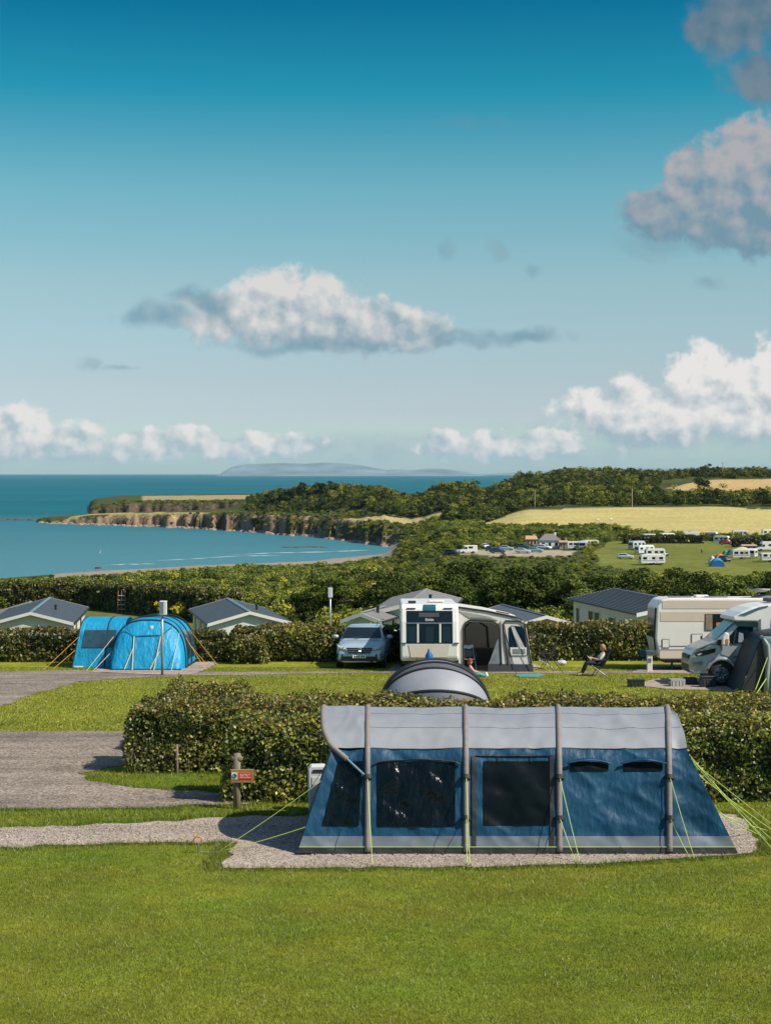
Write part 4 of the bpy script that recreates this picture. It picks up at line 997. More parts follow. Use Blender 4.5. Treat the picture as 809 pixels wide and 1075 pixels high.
def ring_se(y, hw, zb, zt, n=28, e=4.0, dx=0):
    out = []
    for k in range(n):
        a = 2 * math.pi * k / n + math.pi / n; c_, s_ = math.cos(a), math.sin(a)
        x = hw * math.copysign(abs(c_) ** (2 / e), c_); z = (zt + zb) / 2 + (zt - zb) / 2 * math.copysign(abs(s_) ** (2 / e), s_); out.append((x + dx, y, z))
    return out
def car(loc, rz, paint, label, group=None, name='parked_car', L_=4.7, W=1.0, H=1.0, detail=True, tilt=True):
    o = empty(name, loc, label, 'car', group, rz, tilt)
    s = lambda l: [(y * L_ / 4.7, hw * W, zb * H, zt * H) for y, hw, zb, zt in l]
    st = s([(0, .76, .36, .72), (.06, .84, .30, .84), (.20, .90, .25, 1.00), (.45, .94, .23, 1.08), (.9, .965, .23, 1.15), (1.35, .975, .24, 1.21), (2.4, .985, .25, 1.22), (3.7, .975, .26, 1.22), (4.4, .94, .30, 1.20), (4.62, .90, .36, 1.10), (4.7, .82, .42, 1.0)])
    body = MB().loft([ring_se(y, hw, zb, zt, 32, 4.5) for y, hw, zb, zt in st]).build('body', paint, o, True)
    cab = s([(1.18, .80, 1.0, 1.20), (1.65, .78, 1.0, 1.45), (2.1, .72, 1.0, 1.66), (2.6, .69, 1.0, 1.725), (3.3, .68, 1.0, 1.73), (4.0, .69, 1.0, 1.68), (4.45, .74, 1.0, 1.42), (4.62, .76, 1.0, 1.12)])
    def cabring(y, hw, zb, zt): k = max(0.0, (zt - 1.1 * H)); return [(-.90 * W, y, zb), (.90 * W, y, zb), (.90 * W - .02, y, 1.19 * H), (hw - 0.0, y, zt - .06), (hw * .86, y, zt - .01), (0, y, zt + .005), (-hw * .86, y, zt - .01), (-hw, y, zt - .06), (-.90 * W + .02, y, 1.19 * H)]
    rf = MB().loft([cabring(*c_) for c_ in cab]).build('roof', paint, o, True)
    # windscreen, side and rear glass, just proud of the cab
    def cy_(z): return float(np.interp(z / H, [1.20, 1.45, 1.66], [1.18, 1.65, 2.1])) * L_ / 4.7
    ws = MB().grid(lambda u, v: (lambda z: ((u - .5) * 2 * float(np.interp(z / H, [1.22, 1.62], [.80, .66])) * W, cy_(z) - .035 - .03 * (1 - abs(2 * u - 1)), z + .02))((1.235 + .385 * v) * H), 10, 6).build('windscreen', glass_d, o, True)
    for sg in (-1, 1):
        P = [(1.75, 1.25), (2.2, 1.60), (4.0, 1.60), (4.3, 1.27)]
        MB().add([(sg * (float(np.interp(z, [1.19, 1.66], [.885, .71])) * W + .012), y * L_ / 4.7, z * H) for y, z in P], [(0, 1, 2, 3)]).build('side_window', glass_d, o)
        for y in (.88, 3.72): wheel(o, sg * .86 * W, y * L_ / 4.7, .37 * H)
    if not detail: return o
    for sg in (-1, 1):
        hl = MB().add([(sg * .47, -.0, .80), (sg * .80, .10, .90), (sg * .90, .30, .97), (sg * .84, .16, .78), (sg * .60, .02, .72)], [(0, 1, 2, 3, 4)]).build('headlight', lamp_m, o, True, solid=.05)
        MB().ball((sg * .72, .03, .81), (.06, .05, .05), 10, 6).build('lens', chrome, hl, True)
        MB().box((sg * .66, .02, .86), (.30, .03, .012)).build('running_light', plate_m, hl)
        it = MB().add([(sg * .62, -.015, .58), (sg * .86, .09, .60), (sg * .88, .12, .44), (sg * .66, .0, .38)], [(0, 1, 2, 3)]).build('air_intake', trim_b, o, solid=.04)
        mir = MB().ball((sg * 1.07, 1.52, 1.18), (.12, .08, .085), 12, 8).build('mirror', paint, o, True)
        MB().box((sg * 1.07, 1.50, 1.17), (.17, .05, .11)).build('mirror_glass', trim_b, mir, bevel=.02)
        MB().tube([(sg * .66, 2.1, 1.74), (sg * .64, 3.0, 1.80), (sg * .66, 4.0, 1.74)], .022, 6).build('roof_rail', chrome, o)
    gr = MB().add([(-.50, -.02, .84), (.50, -.02, .84), (.42, -.035, .62), (-.42, -.035, .62)], [(0, 1, 2, 3)]).build('grille', trim_b, o, solid=.04)
    for z in (.69, .77): MB().box((0, -.065, z), (.86, .02, .028), M=None).build('slat', mat('slat_grey', (.16, .17, .18), .4), gr)
    em = MB(); em.tube([(.10 * math.cos(a / 24 * 2 * math.pi), -.085, .73 + .10 * math.sin(a / 24 * 2 * math.pi)) for a in range(25)], .013, 6)
    for k in range(3):
        a = math.pi / 2 + k * 2 * math.pi / 3; em.tube([(0, -.085, .73), (.10 * math.cos(a), -.085, .73 + .10 * math.sin(a))], [.022, .007], 6)
    em.build('emblem', chrome, gr)
    MB().add([(-.62, -.02, .50), (.62, -.02, .50), (.78, .03, .34), (.5, -.0, .27), (-.5, -.0, .27), (-.78, .03, .34)], [(0, 1, 2, 3, 4, 5)]).build('lower_grille', trim_b, o, solid=.05)
    pl = MB().box((0, -.06, .50), (.52, .015, .115)).build('number_plate', plate_m, o, bevel=.004)
    m = MB()
    for k, w_ in enumerate((.05, .05, .04, .05, .05)): m.box((-.17 + k * .08 + (.03 if k > 2 else 0), -.071, .50), (w_, .006, .065))
    m.build('lettering', trim_b, pl)
    MB().box((0, .0, .30), (1.3, .05, .05)).build('skid_plate', chrome, o, bevel=.015)
    for sx in (-.45, .25): MB().tube([(sx, 1.10, 1.165), (sx + .5, 1.2, 1.2)], .012, 5).build('wiper', trim_b, ws)
    for sg in (-1, 1): MB().box((sg * .38, 2.3, 1.34), (.32, .12, .34)).build('headrest', trim_b, o, bevel=.05)
    return o
suv_paint = mat('silver_blue_paint', (.40, .52, .57), .3, .05, 1.0, metal=.3, coat=.6)
car(gxd(377, 62.4), R(-4), suv_paint, 'silver-blue estate car parked nose forward by the white caravan', name='parked_car', W=.98, H=.93)

# ------------------------------------------------------------------ white caravan seen from its front window end
def lettering(txt, size, loc, rot, m, parent, name='lettering'):
    cu = bpy.data.curves.new(name, 'FONT'); cu.body = txt; cu.size = size; cu.align_x = 'CENTER'; cu.align_y = 'CENTER'; cu.extrude = .003
    o = bpy.data.objects.new(name, cu); col.objects.link(o); o.location = loc; o.rotation_euler = rot; cu.materials.append(m); o.parent = parent
    dg = bpy.context.evaluated_depsgraph_get(); me = bpy.data.meshes.new_from_object(o.evaluated_get(dg)); q = bpy.data.objects.new(name, me); q.location = o.location; q.rotation_euler = o.rotation_euler; q.parent = parent; bpy.data.objects.remove(o); col.objects.link(q); q.name = name; return q
def white_caravan():
    o = empty('caravan', gxd(451, 61.0), 'white touring caravan facing us with a wide black front window and awning', 'caravan', None, 0, True)
    zs = [.42, .55, 1.05, 1.9, 2.45, 2.56]; ys = [.10, 0, 0, .13, .32, .50]
    yf = lambda z: float(np.interp(z, zs, ys))
    MB().prism([(y, z) for y, z in zip(ys, zs)] + [(6.1, 2.58), (6.3, 2.4), (6.3, .42)], -1.09, 1.09, 'x').build('body', white_p, o, bevel=.07)
    def fp(name, m, x0, x1, z0, z1, off, par=o, taper=0.0, n=8):
        return MB().grid(lambda u, v: ((x0 + (x1 - x0) * u) * (1 - taper * (1 - v)), yf(z0 + (z1 - z0) * v) - off, z0 + (z1 - z0) * v), 6, n).build(name, m, par, solid=.012)
    w_ = fp('front_window', glass_d, -.87, .87, 1.09, 2.31, .012)
    for x in (-.44, .40): fp('window_bar', cream_p, x - .035, x + .035, 1.12, 1.84, .022, w_)
    fp('window_bar', alloy, -.86, .86, 1.83, 1.875, .024, w_)
    fp('blind', mat('blind_grey', (.035, .04, .045), .7), -.40, .36, 2.08, 2.24, .022, w_)
    for k, x in enumerate((-.66, .0, .64)): fp('curtain', mat('pane_teal', (.012, .028, .036), .3, spec=.2), x - .15, x + .15, 1.15, 1.72, .016, w_)
    lettering('Elddis', .14, (.0, yf(1.97) - .035, 1.975), (R(82), 0, 0), plate_m, w_)
    fp('front_locker', cream_p, -.80, .76, .50, 1.05, .014, taper=.13)
    fp('skylight', glass_t, -.24, .24, 2.33, 2.54, .02)
    for sg in (-1, 1):
        fp('marker_lamp', glass_t, sg * .99 - .10, sg * .99 + .10, 1.06, 1.12, .03)
        fp('grab_handle', trim_b, sg * .70 - .17, sg * .70 + .17, 2.38, 2.42, .03)
        wheel(o, sg * .98, 3.4, .32, .2)
        MB().box((sg * .85, .45, .21), (.07, .07, .42)).build('corner_steady', alloy, o)
        MB().tube([(sg * .5, .1, .45), (0, -1.0, .45)], .04, 6).build('drawbar', alloy, o)
    MB().box((0, 3.2, .36), (2.1, 5.9, .16)).build('chassis', trim_b, o)
    MB().tube([(0, -.95, 0), (0, -.95, .5)], .03, 8).build('jockey_wheel', alloy, o)
    MB().lathe([(.13, .42), (.15, .5), (.14, .72), (.07, .84), (.05, .93), (.02, .96)], 14, 'z', (-.05, -1.05, 0)).build('hitch_cover', mat('hitch_blue', (.01, .10, .30), .4), o, True)
    MB().box((-.65, 1.1, 2.62), (.3, .5, .08)).build('roof_vent', trim_b, o, bevel=.02)
    MB().box((.3, 2.0, 2.63), (.6, .6, .09)).build('roof_vent', white_p, o, bevel=.03)
    return o
white_caravan()
def awning():
    o = empty('caravan_awning', gxd(451, 61.0), 'white inflatable awning with an open doorway against the side of the caravan', 'awning', None, 0, True)
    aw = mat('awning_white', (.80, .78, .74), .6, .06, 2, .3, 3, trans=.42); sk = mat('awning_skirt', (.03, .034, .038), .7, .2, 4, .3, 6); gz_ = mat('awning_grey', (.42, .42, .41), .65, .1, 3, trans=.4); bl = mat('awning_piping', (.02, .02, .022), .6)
    cl = mat('clear_vinyl', (.17, .19, .19), .18, .25, 4, .3, 5, spec=.6)
    prof = [(1.10, 2.46), (2.2, 2.30), (3.25, 2.07), (3.55, 1.95), (3.66, 1.80), (3.93, 0)]
    y0, y1 = .22, 4.2; th = .06
    # roof and outer side as one sheet
    m = MB(); q = []
    for k in range(len(prof) - 1):
        for j in range(6): t = j / 6; q.append((prof[k][0] + (prof[k + 1][0] - prof[k][0]) * t, prof[k][1] + (prof[k + 1][1] - prof[k][1]) * t))
    q.append(prof[-1])
    m.grid(lambda u, v: (lambda a: (a[0], y0 + .165 * a[1] + (y1 - y0 - .165 * a[1]) * v, a[1] - .05 * math.sin(math.pi * v) * (a[1] > 1.85)))(q[int(round(u * (len(q) - 1)))]), len(q) - 1, 8)
    m.build('roof_panel', aw, o, False, solid=.02)
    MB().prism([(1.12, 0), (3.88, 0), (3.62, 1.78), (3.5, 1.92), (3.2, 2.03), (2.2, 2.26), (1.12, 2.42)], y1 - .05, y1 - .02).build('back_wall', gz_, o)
    MB().box((2.45, 2.2, .02), (2.7, 3.8, .02)).build('groundsheet', mat('awning_floor', (.06, .058, .055), .8), o)
    # front wall built round the doorway
    TILT = .17
    def f(pts, nm, mt, y=y0, s=.03, par=o):
        q = MB().prism(pts, y - s / 2, y + s / 2).build(nm, mt, par)
        if par is o: q.rotation_euler = (-TILT, 0, 0)
        return q
    f([(1.10, 0), (1.28, 0), (1.28, 1.6), (1.36, 1.84), (1.55, 1.95), (2.42, 1.90), (2.60, 1.78), (2.68, 1.5), (2.60, 1.0), (2.22, .34), (2.22, 0), (3.92, 0), (3.66, 1.80), (3.55, 1.95), (3.25, 2.07), (2.2, 2.30), (1.10, 2.46)], 'front_wall', aw)
    fl = f([(2.24, .34), (2.66, .34), (2.66, 1.45)], 'door_flap', cl, y0 - .03)
    f([(1.12, 2.36), (2.6, 1.99), (2.3, 2.13), (1.5, 2.1)], 'grey_panel', gz_, y0 - .03)  # grey wedge of fabric across the top of the front wall
    w_ = f([(3.02, .66), (3.72, .66), (3.60, 1.66), (3.50, 1.76), (3.12, 1.80), (3.02, 1.72)], 'side_window', glass_d, y0 - .025)
    f([(3.10, 1.76), (3.22, 1.76), (3.62, .95), (3.66, .70), (3.42, .70)], 'curtain', mat('net_curtain', (.38, .38, .37), .8, .2, 8), y0 - .05, .02, w_)
    f([(3.06, .66), (3.68, .66), (3.68, .96), (3.06, .96)], 'sill_shade', aw, y0 - .055, .02, w_)
    f([(3.16, .72), (3.62, .72), (3.62, .90), (3.16, .90)], 'sill_shade', cl, y0 - .07, .02, w_)
    f([(2.20, .0), (3.94, .0), (3.90, .32), (2.24, .34)], 'skirt', sk, y0 - .03)
    def tb(pts, r=.028, nm='piping', mt=bl): MB().tube([(x, y0 - .05 + .17 * z, z) for x, z in pts], r, 6).build(nm, mt, o)
    tb([(1.28, 0), (1.28, 1.6), (1.36, 1.84), (1.55, 1.95), (2.42, 1.90), (2.60, 1.78), (2.68, 1.5), (2.72, .3)], .035)
    tb([(2.98, .3), (2.86, 1.2), (2.80, 1.75), (2.90, 1.92), (3.45, 1.90), (3.62, 1.78), (3.86, .3)], .03)
    tb([(2.72, 1.9), (2.74, .35)], .03, 'air_beam', gz_); tb([(2.82, 1.85), (3.16, .1)], .018); tb([(1.12, 2.44), (2.2, 2.29), (3.25, 2.07), (3.55, 1.95)], .03)
    MB().add([(2.55, .6, 2.265), (3.05, .6, 2.165), (3.1, 1.6, 2.155), (2.6, 1.6, 2.255)], [(0, 1, 2, 3)]).build('roof_window', glass_d, o, solid=.02)
    for a, b in (((3.55, .2, 1.9), (5.0, -.4, 0)), ((3.6, .3, 1.8), (4.7, .2, 0)), ((2.74, .15, 1.8), (3.2, -.9, 0))): MB().tube([a, b], .014, 5).build('guy_rope', bl, o)
    # what shows in the open doorway
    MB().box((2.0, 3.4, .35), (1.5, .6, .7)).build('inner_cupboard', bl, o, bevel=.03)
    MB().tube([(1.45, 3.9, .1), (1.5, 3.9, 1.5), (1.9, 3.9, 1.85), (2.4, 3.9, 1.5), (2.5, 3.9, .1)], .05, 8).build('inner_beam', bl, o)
    return o
awning()

# ------------------------------------------------------------------ beige caravan, side on
def beige_caravan():
    p = gxd(693, 61.6)
    o = empty('caravan', p, 'long cream caravan with beige stripes parked side on behind the motorhome', 'caravan', None, 0, True)
    MB().prism([(-.05, .72), (.02, .45), (7.4, .45), (7.5, .8), (7.5, 2.6), (7.3, 2.78), (.35, 2.78), (.08, 2.70), (-.10, 2.45), (-.16, 1.2)], 0, 2.25).build('body', white_p, o, bevel=.06)
    s = lambda nm, mt, x0, x1, z0, z1, off=.006, par=o: MB().box(((x0 + x1) / 2, -off, (z0 + z1) / 2), (x1 - x0, .012, z1 - z0)).build(nm, mt, par)
    s('stripe', beige_p, .10, 7.3, 2.38, 2.68); s('stripe', beige_p, .02, 7.4, 1.90, 2.26); s('stripe', cream_p, .0, 7.4, .50, .80); s('rail', alloy, 0, 7.4, .80, .825, .012); s('rail', alloy, 0, 7.4, .95, .965, .012)
    w_ = s('window', glass_d, 1.72, 3.1, 1.55, 2.18, .02); s('curtain', mat('curtain_tan', (.22, .18, .12), .8, .3, 14), 1.74, 2.0, 1.57, 2.16, .03, w_); s('curtain', mat('orange_cushion', (.5, .22, .06), .8), 2.15, 2.4, 1.62, 1.85, .03, w_)
    s('window', glass_d, 4.4, 5.6, 1.55, 2.18, .02)
    for x0, x1, z0, z1 in ((.08, .36, .88, 1.22), (1.20, 1.62, 1.02, 1.42)):
        h = s('hatch', alloy, x0, x1, z0, z1, .014); s('hatch_door', white_p, x0 + .025, x1 - .025, z0 + .025, z1 - .025, .022, h)
    s('handle', trim_b, 1.55, 1.62, 1.22, 1.34, .03)
    fw = MB().add([(-.175, .25, 1.25), (-.175, 2.0, 1.25), (-.12, 2.0, 2.35), (-.12, .25, 2.35)], [(0, 1, 2, 3)]).build('front_window', glass_d, o, solid=.02)
    for y in (.28, .1): MB().tube([(-.14, y, .8), (-.19, y, 1.3), (-.12, y, 2.4)], .02, 6).build('front_trim', trim_b, o)
    for x in (.4, 1.8, 3.6, 5.0): MB().tube([(x, .5, 2.81), (x + .9, .5, 2.82)], .03, 6).build('roof_rail', alloy, o)
    MB().box((1.75, .9, 2.83), (.5, .5, .1)).build('roof_vent', white_p, o, bevel=.03); MB().box((4.2, .9, 2.83), (.7, .6, .1)).build('roof_vent', trim_b, o, bevel=.03)
    MB().tube([(5.2, 1.2, 2.78), (5.2, 1.2, 2.95)], .03, 6).build('dish_arm', alloy, o); MB().lathe([(.42, .0), (.36, -.07), (.2, -.12), (0, -.14)], 20, 'z', (3.95, .6, 3.12)).build('satellite_dish', mat('dish_grey', (.30, .30, .29), .5), o, True)
    for x in (3.55, 4.3): wheel(o, x, .12, .33, .2, 'y')
    MB().box((3.7, 1.1, .38), (7.0, 2.0, .14)).build('chassis', trim_b, o)
    for x in (.5, 6.8): MB().box((x, .25, .2), (.07, .07, .42)).build('corner_steady', trim_b, o)
    for y in (.6, 1.6): MB().tube([(0, y, .42), (-1.25, 1.1, .42)], .045, 6).build('drawbar', trim_b, o)
    MB().box((-.42, 1.1, .62), (.42, .7, .32)).build('gas_locker', glass_t, o, bevel=.04)
    return o
beige_caravan()
def utility_post():
    o = empty('utility_post', gxd(682, 61.3), 'white pedestal with a dark cap beside the cream caravan drawbar', 'pedestal', None, 0)
    MB().box((0, 0, .33), (.20, .18, .70)).build('pedestal', white_p, o, bevel=.015); MB().box((0, 0, .74), (.32, .26, .16)).build('cap', mat('cap_slate', (.05, .09, .11), .5), o, bevel=.03)
    MB().box((0, -.1, .45), (.1, .02, .14)).build('socket_cover', alloy, o)
utility_post()

# ------------------------------------------------------------------ silver motorhome
def motorhome():
    p = gxd(719.5, 56.0)
    o = empty('motorhome', p, 'silver motorhome with a white overcab, nose towards the lawn chairs', 'motorhome', None, 0, True)
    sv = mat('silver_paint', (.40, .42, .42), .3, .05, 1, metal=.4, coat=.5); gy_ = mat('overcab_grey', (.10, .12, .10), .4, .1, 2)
    cabp = [(.06, .42), (0, .55), (0, .82), (.05, 1.02), (.13, 1.18), (.26, 1.29), (.55, 1.42), (.86, 1.55), (1.62, 2.25), (2.3, 2.25), (2.45, 2.1), (2.45, .36), (1.55, .36), (1.50, .55), (1.42, .72), (1.26, .84), (1.06, .88), (.86, .84), (.70, .72), (.62, .55), (.58, .42)]
    # the cab narrows to the nose
    n = len(cabp); m = MB(); wd = lambda x: float(np.interp(x, [0, .12, .35, .9, 1.5], [.74, .86, .94, 1.0, 1.02]))
    top = lambda z: float(np.interp(z, [1.3, 2.3], [1.0, .86]))
    vs = [(x, -wd(x) * top(z), z) for x, z in cabp] + [(x, wd(x) * top(z), z) for x, z in cabp]
    m.add(vs, [tuple(range(n)), tuple(range(2 * n - 1, n - 1, -1))] + [(i, i + n, (i + 1) % n + n, (i + 1) % n) for i in range(n)])
    cab = m.build('cab', sv, o, bevel=.03)
    MB().prism([(2.3, .36), (2.3, 2.2), (1.50, 2.22), (1.42, 2.28), (1.47, 2.37), (1.72, 2.53), (2.05, 2.68), (2.45, 2.77), (2.9, 2.81), (7.0, 2.85), (7.15, 2.7), (7.15, .36), (6.3, .36), (6.2, .7), (5.6, .7), (5.5, .36)], -1.12, 1.12).build('living_body', white_p, o, bevel=.07)
    def side(nm, mt, pts, off=0.0, par=o, s=.012, fix=None):
        w_ = lambda x, z: -(fix if fix else wd(x) * top(z)) - off
        k = len(pts); v = [(x, w_(x, z) - s, z) for x, z in pts] + [(x, w_(x, z) + .004, z) for x, z in pts]
        return MB().add(v, [tuple(range(k)), tuple(range(2 * k - 1, k - 1, -1))] + [(i, i + k, (i + 1) % k + k, (i + 1) % k) for i in range(k)]).build(nm, mt, par)
    d = side('door', sv, [(1.02, 1.44), (1.58, 2.10), (1.74, 2.19), (2.22, 2.19), (2.28, 2.1), (2.28, 1.3), (2.22, .55), (1.62, .50), (1.52, .80), (1.3, 1.0), (1.05, 1.1)], .004)
    side('side_window', mat('cab_glass', (.005, .009, .012), .15, spec=.15), [(1.12, 1.47), (1.62, 2.02), (1.78, 2.10), (2.10, 2.10), (2.16, 2.0), (2.12, 1.66), (2.02, 1.54), (1.85, 1.46)], .022, d)
    side('quarter_glass', trim_b, [(1.44, 1.46), (1.48, 1.46), (1.60, 2.0), (1.56, 1.96)], .036, d)
    side('seat_glimpse', mat('seat_grey', (.20, .24, .26), .6), [(1.62, 1.50), (1.82, 1.50), (1.80, 1.80), (1.66, 1.84)], .036, d)
    side('handle', trim_b, [(2.08, 1.12), (2.24, 1.12), (2.24, 1.32), (2.08, 1.32)], .022, d)
    side('moulding', trim_b, [(1.42, .98), (2.3, 1.10), (2.3, 1.13), (1.42, 1.01)], .02, d)
    side('moulding', trim_b, [(.62, 1.40), (1.02, 1.43), (1.02, 1.45), (.62, 1.42)], .012)
    arch = [(1.06 + .47 * math.cos(a), .385 + .50 * math.sin(a)) for a in np.linspace(.15, math.pi - .25, 12)]; arch2 = [(1.06 + .60 * math.cos(a), .385 + .63 * math.sin(a)) for a in np.linspace(.15, math.pi - .25, 12)]
    k = len(arch); v = [(x, -wd(x) - .05, z) for x, z in arch] + [(x, -wd(x) - .01, z) for x, z in arch2]; MB().add(v, [(i, i + 1, k + i + 1, k + i) for i in range(k - 1)]).build('wheel_arch', sv, o, True, solid=.015)
    MB().prism([(.66, .3), (.72, .74), (.9, .86), (1.22, .86), (1.42, .74), (1.48, .3)], -.99, .9).build('arch_liner', trim_b, o)
    side('headlight', glass_d, [(.16, 1.10), (.36, 1.20), (.86, 1.30), (.84, 1.16), (.45, 1.04), (.2, 1.02)], .012)
    side('headlight_lens', lamp_m, [(.22, 1.08), (.34, 1.14), (.42, 1.12), (.3, 1.05)], .028)
    side('fog_lamp', mat('fog_slate', (.08, .12, .13), .3), [(.10, .78), (.40, .86), (.42, .72), (.14, .68)], .012)
    MB().box((.02, 0, .60), (.06, 1.3, .26)).build('bumper_grille', trim_b, o, bevel=.02); MB().box((.05, 0, .97), (.1, 1.2, .16)).build('grille', trim_b, o, bevel=.02)
    MB().add([(.90, -.86, 1.585), (.90, .86, 1.585), (1.56, .78, 2.20), (1.56, -.78, 2.20)], [(0, 1, 2, 3)]).build('windscreen', glass_t, o, solid=.03)
    MB().prism([(.80, 1.54), (.92, 1.60), (1.60, 2.235), (1.52, 2.235)], -.935, -.86).build('pillar', glass_t, o)
    mir = MB().prism([(1.02, 1.42), (1.24, 1.38), (1.28, 1.50), (1.26, 1.82), (1.14, 1.86), (1.04, 1.70)], -1.28, -1.08).build('mirror', white_p, o, bevel=.04)
    MB().box((1.20, -1.29, 1.55), (.08, .02, .16)).build('indicator', amber, mir); MB().box((1.0, -1.05, 1.5), (.18, .12, .2)).build('mirror_arm', trim_b, mir, bevel=.03)
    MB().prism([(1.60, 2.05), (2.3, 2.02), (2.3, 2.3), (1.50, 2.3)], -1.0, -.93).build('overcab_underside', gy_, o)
    s2 = lambda nm, mt, pts, off: side(nm, mt, pts, off, fix=1.12)
    s2('overcab_window', glass_t, [(1.62, 2.44), (1.80, 2.50), (2.3, 2.70), (2.62, 2.76), (2.62, 2.72), (2.32, 2.63), (1.85, 2.42)], .01)
    s2('graphic', mat('graphic_grey', (.23, .24, .24), .5), [(2.75, 1.6), (2.95, 2.25), (3.3, 2.25), (3.1, 1.6)], .01)
    s2('window', glass_d, [(3.2, 1.5), (3.2, 2.1), (4.3, 2.1), (4.3, 1.5)], .012)
    s2('seam', alloy, [(2.34, .5), (2.38, .5), (2.38, 2.3), (2.34, 2.3)], .008); s2('seam', alloy, [(2.66, .5), (2.70, .5), (2.78, 2.3), (2.74, 2.3)], .008)
    s2('side_skirt', mat('skirt_grey', (.25, .25, .25), .5), [(2.35, .36), (5.4, .36), (5.4, .56), (2.35, .56)], .012)
    for y in (-.90, .90): wheel(o, 1.06, y, .385, .24, 'y', 6); wheel(o, 5.9, y, .385, .24, 'y', 6)
    MB().box((3.2, .3, 2.9), (.7, .7, .12)).build('roof_vent', trim_b, o, bevel=.03)
    return o
motorhome()

# ------------------------------------------------------------------ far vehicles, kept simple
def hit(px, py, d0=150.0, d1=1400.0):
    d = np.arange(d0, d1, .5); v = ray(px, py); z = CAMZ + v.z / v.y * d; g = ground_height(v.x / v.y * d, d)
    k = np.nonzero(g >= z)[0]; i = k[0] if len(k) else int(np.argmin(z - g)); return Vector((v.x / v.y * d[i], d[i], g[i]))
FARP = {}
def far_caravan(px, py, rz, label, L_=5.2, body=None, H=2.6, cat='caravan', group='caravans of the far campsite', stripe=True):
    p = hit(px, py); o = empty('touring_caravan', p, label, cat, group, rz)
    body = body or white_p; h = L_ / 2
    MB().prism([(-h, .8), (-h + .1, .45), (h - .15, .45), (h, .9), (h - .1, 2.1), (h - .45, H), (-h + .35, H), (-h, 2.2)], -1.1, 1.1).build('body', body, o, bevel=.08)
    for a, b in ((-h + .5, -h + 1.5), (-.3, .5), (h - 1.6, h - .6)):
        for sy in (-1.11, 1.11): MB().box(((a + b) / 2, sy, 1.72), (b - a, .03, .6)).build('window', glass_d, o)
    for sx in (-h, h): MB().box((sx * .985, 0, 1.7), (.12, 1.7, .7)).build('end_window', glass_d, o)
    if stripe: MB().box((0, -1.11, 1.1), (L_ * .9, .02, .12)).build('stripe', mat('stripe_blue', (.05, .12, .22), .4), o)
    MB().box((.95, -1.115, 1.35), (.6, .02, 1.7)).build('door', cream_p, o)
    for sy in (-1.0, 1.0): MB().lathe([(.32, -.1), (.32, .1)], 14, 'y', (.1, sy, .32)).build('wheel', rubber, o)
    MB().tube([(-h, 0, .45), (-h - .9, 0, .42)], .05, 5).build('drawbar', trim_b, o)
    return o
def far_van(px, py, rz, label, body=None, cat='motorhome', L_=5.6, H=2.75, group='motorhomes of the far campsite'):
    p = hit(px, py); o = empty('camper_van', p, label, cat, group, rz); h = L_ / 2; body = body or white_p
    MB().prism([(-h, .45), (-h, .95), (-h + .9, 1.25), (-h + 1.5, 1.95), (-h + 1.2, 2.1), (-h + 1.5, H), (h, H), (h, .45)], -1.05, 1.05).build('body', body, o, bevel=.08)
    for sy in (-1.06, 1.06):
        MB().add([(-h + 1.0, sy, 1.3), (-h + 1.55, sy, 1.9), (-h + 2.1, sy, 1.9), (-h + 2.1, sy, 1.3)], [(0, 1, 2, 3)]).build('cab_window', glass_d, o, solid=.02)
        MB().box((.6, sy, 1.75), (1.2, .03, .55)).build('window', glass_d, o)
        for x in (-h + .95, h - 1.2): MB().lathe([(.36, -.1), (.36, .1)], 14, 'y', (x, sy * .93, .36)).build('wheel', rubber, o)
    MB().add([(-h + .93, -.9, 1.3), (-h + .93, .9, 1.3), (-h + 1.47, .8, 1.95), (-h + 1.47, -.8, 1.95)], [(0, 1, 2, 3)]).build('windscreen', glass_d, o, solid=.05)
    return o
def far_car(px, py, rz, paint, label):
    return car(hit(px, py), rz, paint, label, 'cars in the coastal car park', 'parked_car', 4.4, .92, .9, False, False)
def paint(name, c): return mat(name, c, .3, .05, 1, coat=.4)
PB = paint('paint_navy', (.03, .05, .09)); PS = paint('paint_silver', (.42, .45, .47)); PK = paint('paint_black', (.02, .022, .025)); PG = paint('paint_green', (.03, .07, .06)); PW = paint('paint_white', (.7, .7, .69)); PLB = paint('paint_pale_blue', (.22, .33, .42)); PR = paint('paint_red', (.3, .03, .03))
far_van(491, 581, R(8), 'white camper van at the seaward end of the coastal car park', cat='camper van', L_=5.0, H=2.3, group=None)
far_car(482, 583, R(60), PK, 'dark car tucked in front of the white camper van in the car park')
far_car(518, 579, R(20), PK, 'small black car between the camper van and the navy car')
far_car(530, 581, R(75), PB, 'navy car in the middle of the coastal car park')
far_car(539, 578, R(80), PLB, 'pale blue car beside the navy car in the car park')
far_car(556, 576, R(70), PG, 'dark green car nearest the pink gabled cottage')
far_car(557, 581, R(80), PS, 'silver car in front of the dark green car')
far_car(570, 580, R(75), PLB, 'silvery blue car parked in front of the white bungalow')
far_car(578, 577, R(60), PW, 'white car at the corner of the white bungalow')
far_car(511, 576, R(10), PW, 'little white car at the back of the car park beside the walkers')
far_caravan(684, 593, R(6), 'white caravan closest to the scrub in the row with blue awnings', 6.2)
far_caravan(687, 586, R(4), 'white caravan second in the row, with a blue awning at its end', 5.4)
far_caravan(676, 582, R(28), 'white caravan third in the row, below the blue roofed trailer tent', 5.6)
far_caravan(668, 577, R(35), 'grey-white caravan farthest back in the row with blue awnings', 5.2, mat('grey_white', (.45, .48, .48), .4))
far_caravan(681, 568, R(5), 'white caravan showing over the dark hedge of the far campsite', 4.4, H=2.4)
far_van(723, 567, R(0), 'white motorhome between the dark hedge and the golden field', L_=6.6)
far_van(748, 567, R(150), 'white high-roofed motorhome standing behind a smaller caravan near the track', L_=5.4)
far_caravan(757, 571, R(-25), 'white caravan beside the end of the pale track', 5.0)
